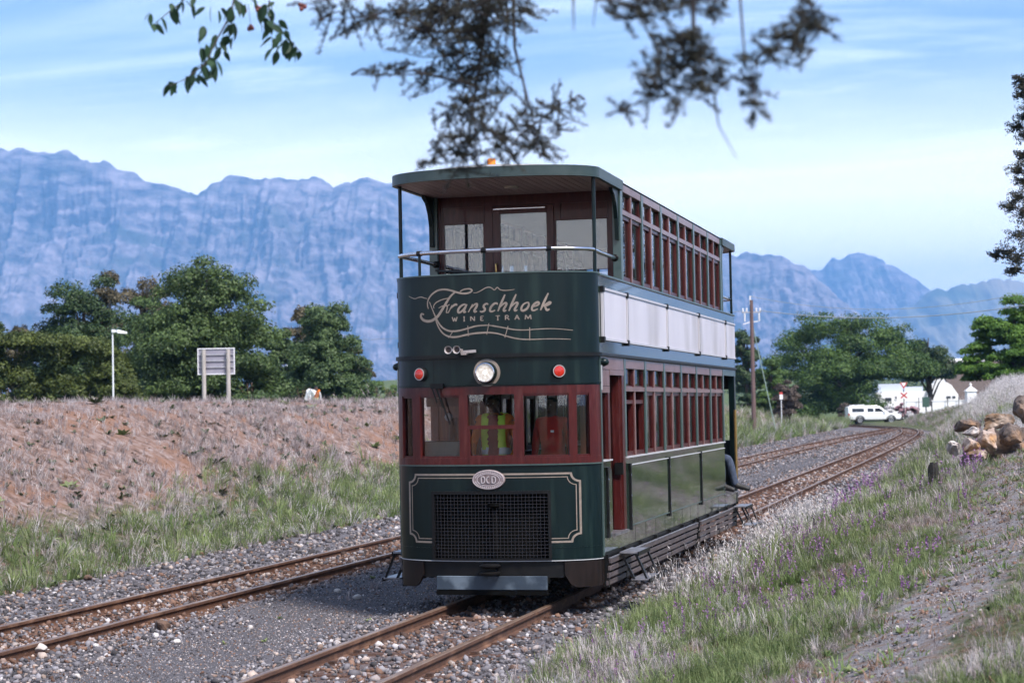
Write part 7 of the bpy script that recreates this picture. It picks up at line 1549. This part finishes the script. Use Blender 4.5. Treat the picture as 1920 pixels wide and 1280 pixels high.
def conifer_spray(name, label, origin, clumps, stems, D, seed, m='leaf_pine', dens=3.4, lf=.0085):
    t = thing(name, label, 'branch', spot(*origin, D)); og = t.location.copy(); rgn = np.random.default_rng(seed); rnd = random.Random(seed); st = MB(); Ps, Ns = [], []
    for pts, r0 in stems: P = [spot(*q, D + rnd.uniform(-.05, .05)) - og for q in pts]; st.tube(P, [r0 * 2.0 * (1 - .8 * k / (len(P) - 1)) for k in range(len(P))], 6)
    for (u, v, r) in clumps:
        c_ = spot(u, v, D + rnd.uniform(-.12, .12)) - og; rr = r * D / 3600
        near = min((spot(*q, D) - og for pts, _ in stems for q in pts), key=lambda q: (q - c_).length - .3 * q.z); st.tube([near, near.lerp(c_, .5) + Vector((0, 0, .12 * (near - c_).length)), c_], [.0055, .004, .002], 5)
        for j in range(max(3, int(r / dens))):
            d = Vector((rnd.gauss(0, 1) + (.5 if u > 900 else -.5), rnd.gauss(0, 1) * .8, rnd.gauss(-.75, .6))).normalized(); a = c_ - d * rr * rnd.uniform(.3, 1.3) + Vector((rnd.gauss(0, .35), rnd.gauss(0, .35), rnd.gauss(0, .35))) * rr; L = rr * rnd.uniform(1.1, 2.6); b = a + d * L
            st.tube([a, a.lerp(b, .5) + Vector((0, 0, -.06 * L)), b], [.003, .0022, .0010], 4)
            k = int(10 + 430 * L); f_ = rgn.random(k); q = np.array(a)[None] + np.array(d)[None] * (f_ * L)[:, None] + rgn.normal(0, .0055, (k, 3)); Ps.append(q); Ns.append(unit(rgn.normal(size=(k, 3))))
    st.build('twig', 'twig', t)
    V, F_ = leaf_quads(np.concatenate(Ps), np.concatenate(Ns), lf * 1.7, .30, rgn); o = link('needles', np_mesh('needles', V, F_), m, t); tag(o, kind='stuff'); return t
conifer_spray('conifer_branch', 'blurred dark conifer branch hanging above the tram roof', (930, -180),
    [(600, 30, 22), (640, 22, 40), (700, 30, 42), (760, 25, 40), (800, 45, 50), (850, 30, 60), (870, 80, 58), (900, 40, 60), (930, 95, 50), (880, 125, 52), (840, 115, 35), (790, 145, 32), (745, 138, 28), (700, 136, 18), (900, 165, 50), (875, 200, 40), (850, 225, 30), (860, 262, 42), (915, 225, 42), (945, 250, 34), (985, 215, 34), (1000, 262, 40), (880, 292, 40), (825, 285, 26), (1040, 192, 30), (1075, 186, 18), (1020, 292, 26), (950, 290, 30), (935, 15, 56), (985, 8, 36), (910, 0, 60), (830, 0, 60), (800, 305, 18), (1045, 245, 20)],
    [([(930, -180), (925, -40), (905, 80), (890, 180), (875, 290)], .006), ([(960, -180), (962, -20), (965, 90), (985, 170), (1002, 235), (1012, 295)], .0042), ([(905, 60), (800, 60), (700, 30), (600, 40)], .003), ([(890, 160), (800, 140), (660, 140)], .003), ([(1000, 235), (1050, 195), (1095, 186)], .002)], 7.0, 21)
conifer_spray('conifer_branch', 'blurred dark conifer sprays hanging at the upper right', (1330, -160),
    [(1150, 12, 26), (1195, 22, 38), (1245, 8, 34), (1290, 5, 36), (1335, 8, 28), (1255, 85, 44), (1300, 75, 30), (1290, 120, 50), (1235, 128, 42), (1215, 165, 34), (1172, 205, 22), (1340, 140, 36), (1265, 200, 18), (1310, 165, 30), (1445, 100, 30), (1500, 55, 36), (1520, 28, 34), (1468, 62, 28), (1535, 60, 22), (1410, 150, 30), (1418, 192, 20), (1412, 222, 12), (1495, 90, 24), (1400, 115, 20), (1330, 100, 22)],
    [([(1330, -160), (1300, -20), (1300, 60), (1290, 120), (1240, 165), (1165, 210)], .005), ([(1300, 100), (1340, 180), (1347, 235), (1382, 298)], .0022), ([(1530, -160), (1515, -10), (1495, 60), (1420, 110), (1412, 225)], .004), ([(1385, -160), (1388, 0), (1396, 110), (1405, 150)], .003), ([(1072, -160), (1075, 0), (1076, 58)], .003), ([(1115, -160), (1118, 0), (1112, 52)], .002)], 5.4, 22)
# pine standing at the right edge
D = 47; pb = spot(1992, 760, D); zb = gz(pb.x, pb.y); pt_ = thing('pine_tree', 'dark pine tree whose branches reach in at the right edge', 'tree', (pb.x, pb.y, zb)); og = Vector((pb.x, pb.y, zb)); m = MB()
topz = spot(1992, 90, D).z - zb; m.tube([(0, 0, -.5), (.05, 0, topz * .5), (0, 0, topz)], [.26, .20, .05], 8); rgn = np.random.default_rng(31); Ps, Ns = [], []; rnd = random.Random(31)
cl = [(1914, 150, 15), (1922, 165, 18), (1915, 178, 14), (1922, 218, 16), (1908, 238, 20), (1922, 252, 20), (1918, 292, 16), (1906, 322, 20), (1922, 340, 22), (1912, 372, 22), (1896, 388, 22), (1922, 402, 26), (1910, 440, 24), (1885, 474, 20), (1868, 480, 14), (1908, 488, 26), (1900, 508, 14), (1930, 300, 30), (1940, 200, 30), (1940, 420, 34), (1960, 120, 30), (1975, 250, 40), (1965, 340, 40), (2000, 160, 35), (2010, 400, 45), (2030, 300, 45), (1985, 480, 40), (2040, 220, 40), (2050, 450, 45), (1990, 110, 30)]
for u, v, r in cl:
    c_ = spot(u, v, D + rnd.uniform(-.6, .6)) - og; rr = r * D / 3600; m.tube([(0, 0, c_.z - .25), (c_.x * .5, c_.y * .5, c_.z - .12), tuple(c_)], [.05, .03, .012], 5)
    for j in range(16):
        d = Vector((rnd.gauss(0, 1), rnd.gauss(0, 1), rnd.gauss(.15, .6))).normalized(); k = 34; f_ = rgn.random(k); q = np.array(c_)[None] + np.array(d)[None] * (f_ * rr * 1.15)[:, None] + rgn.normal(0, rr * .13, (k, 3)); Ps.append(q); Ns.append(unit(rgn.normal(size=(k, 3))))
smooth_by_angle(m.build('trunk', 'bark', pt_), 60); V, F_ = leaf_quads(np.concatenate(Ps), np.concatenate(Ns), .085, .3, rgn); link('crown', np_mesh('crown', V, F_), 'leaf_pine', pt_)
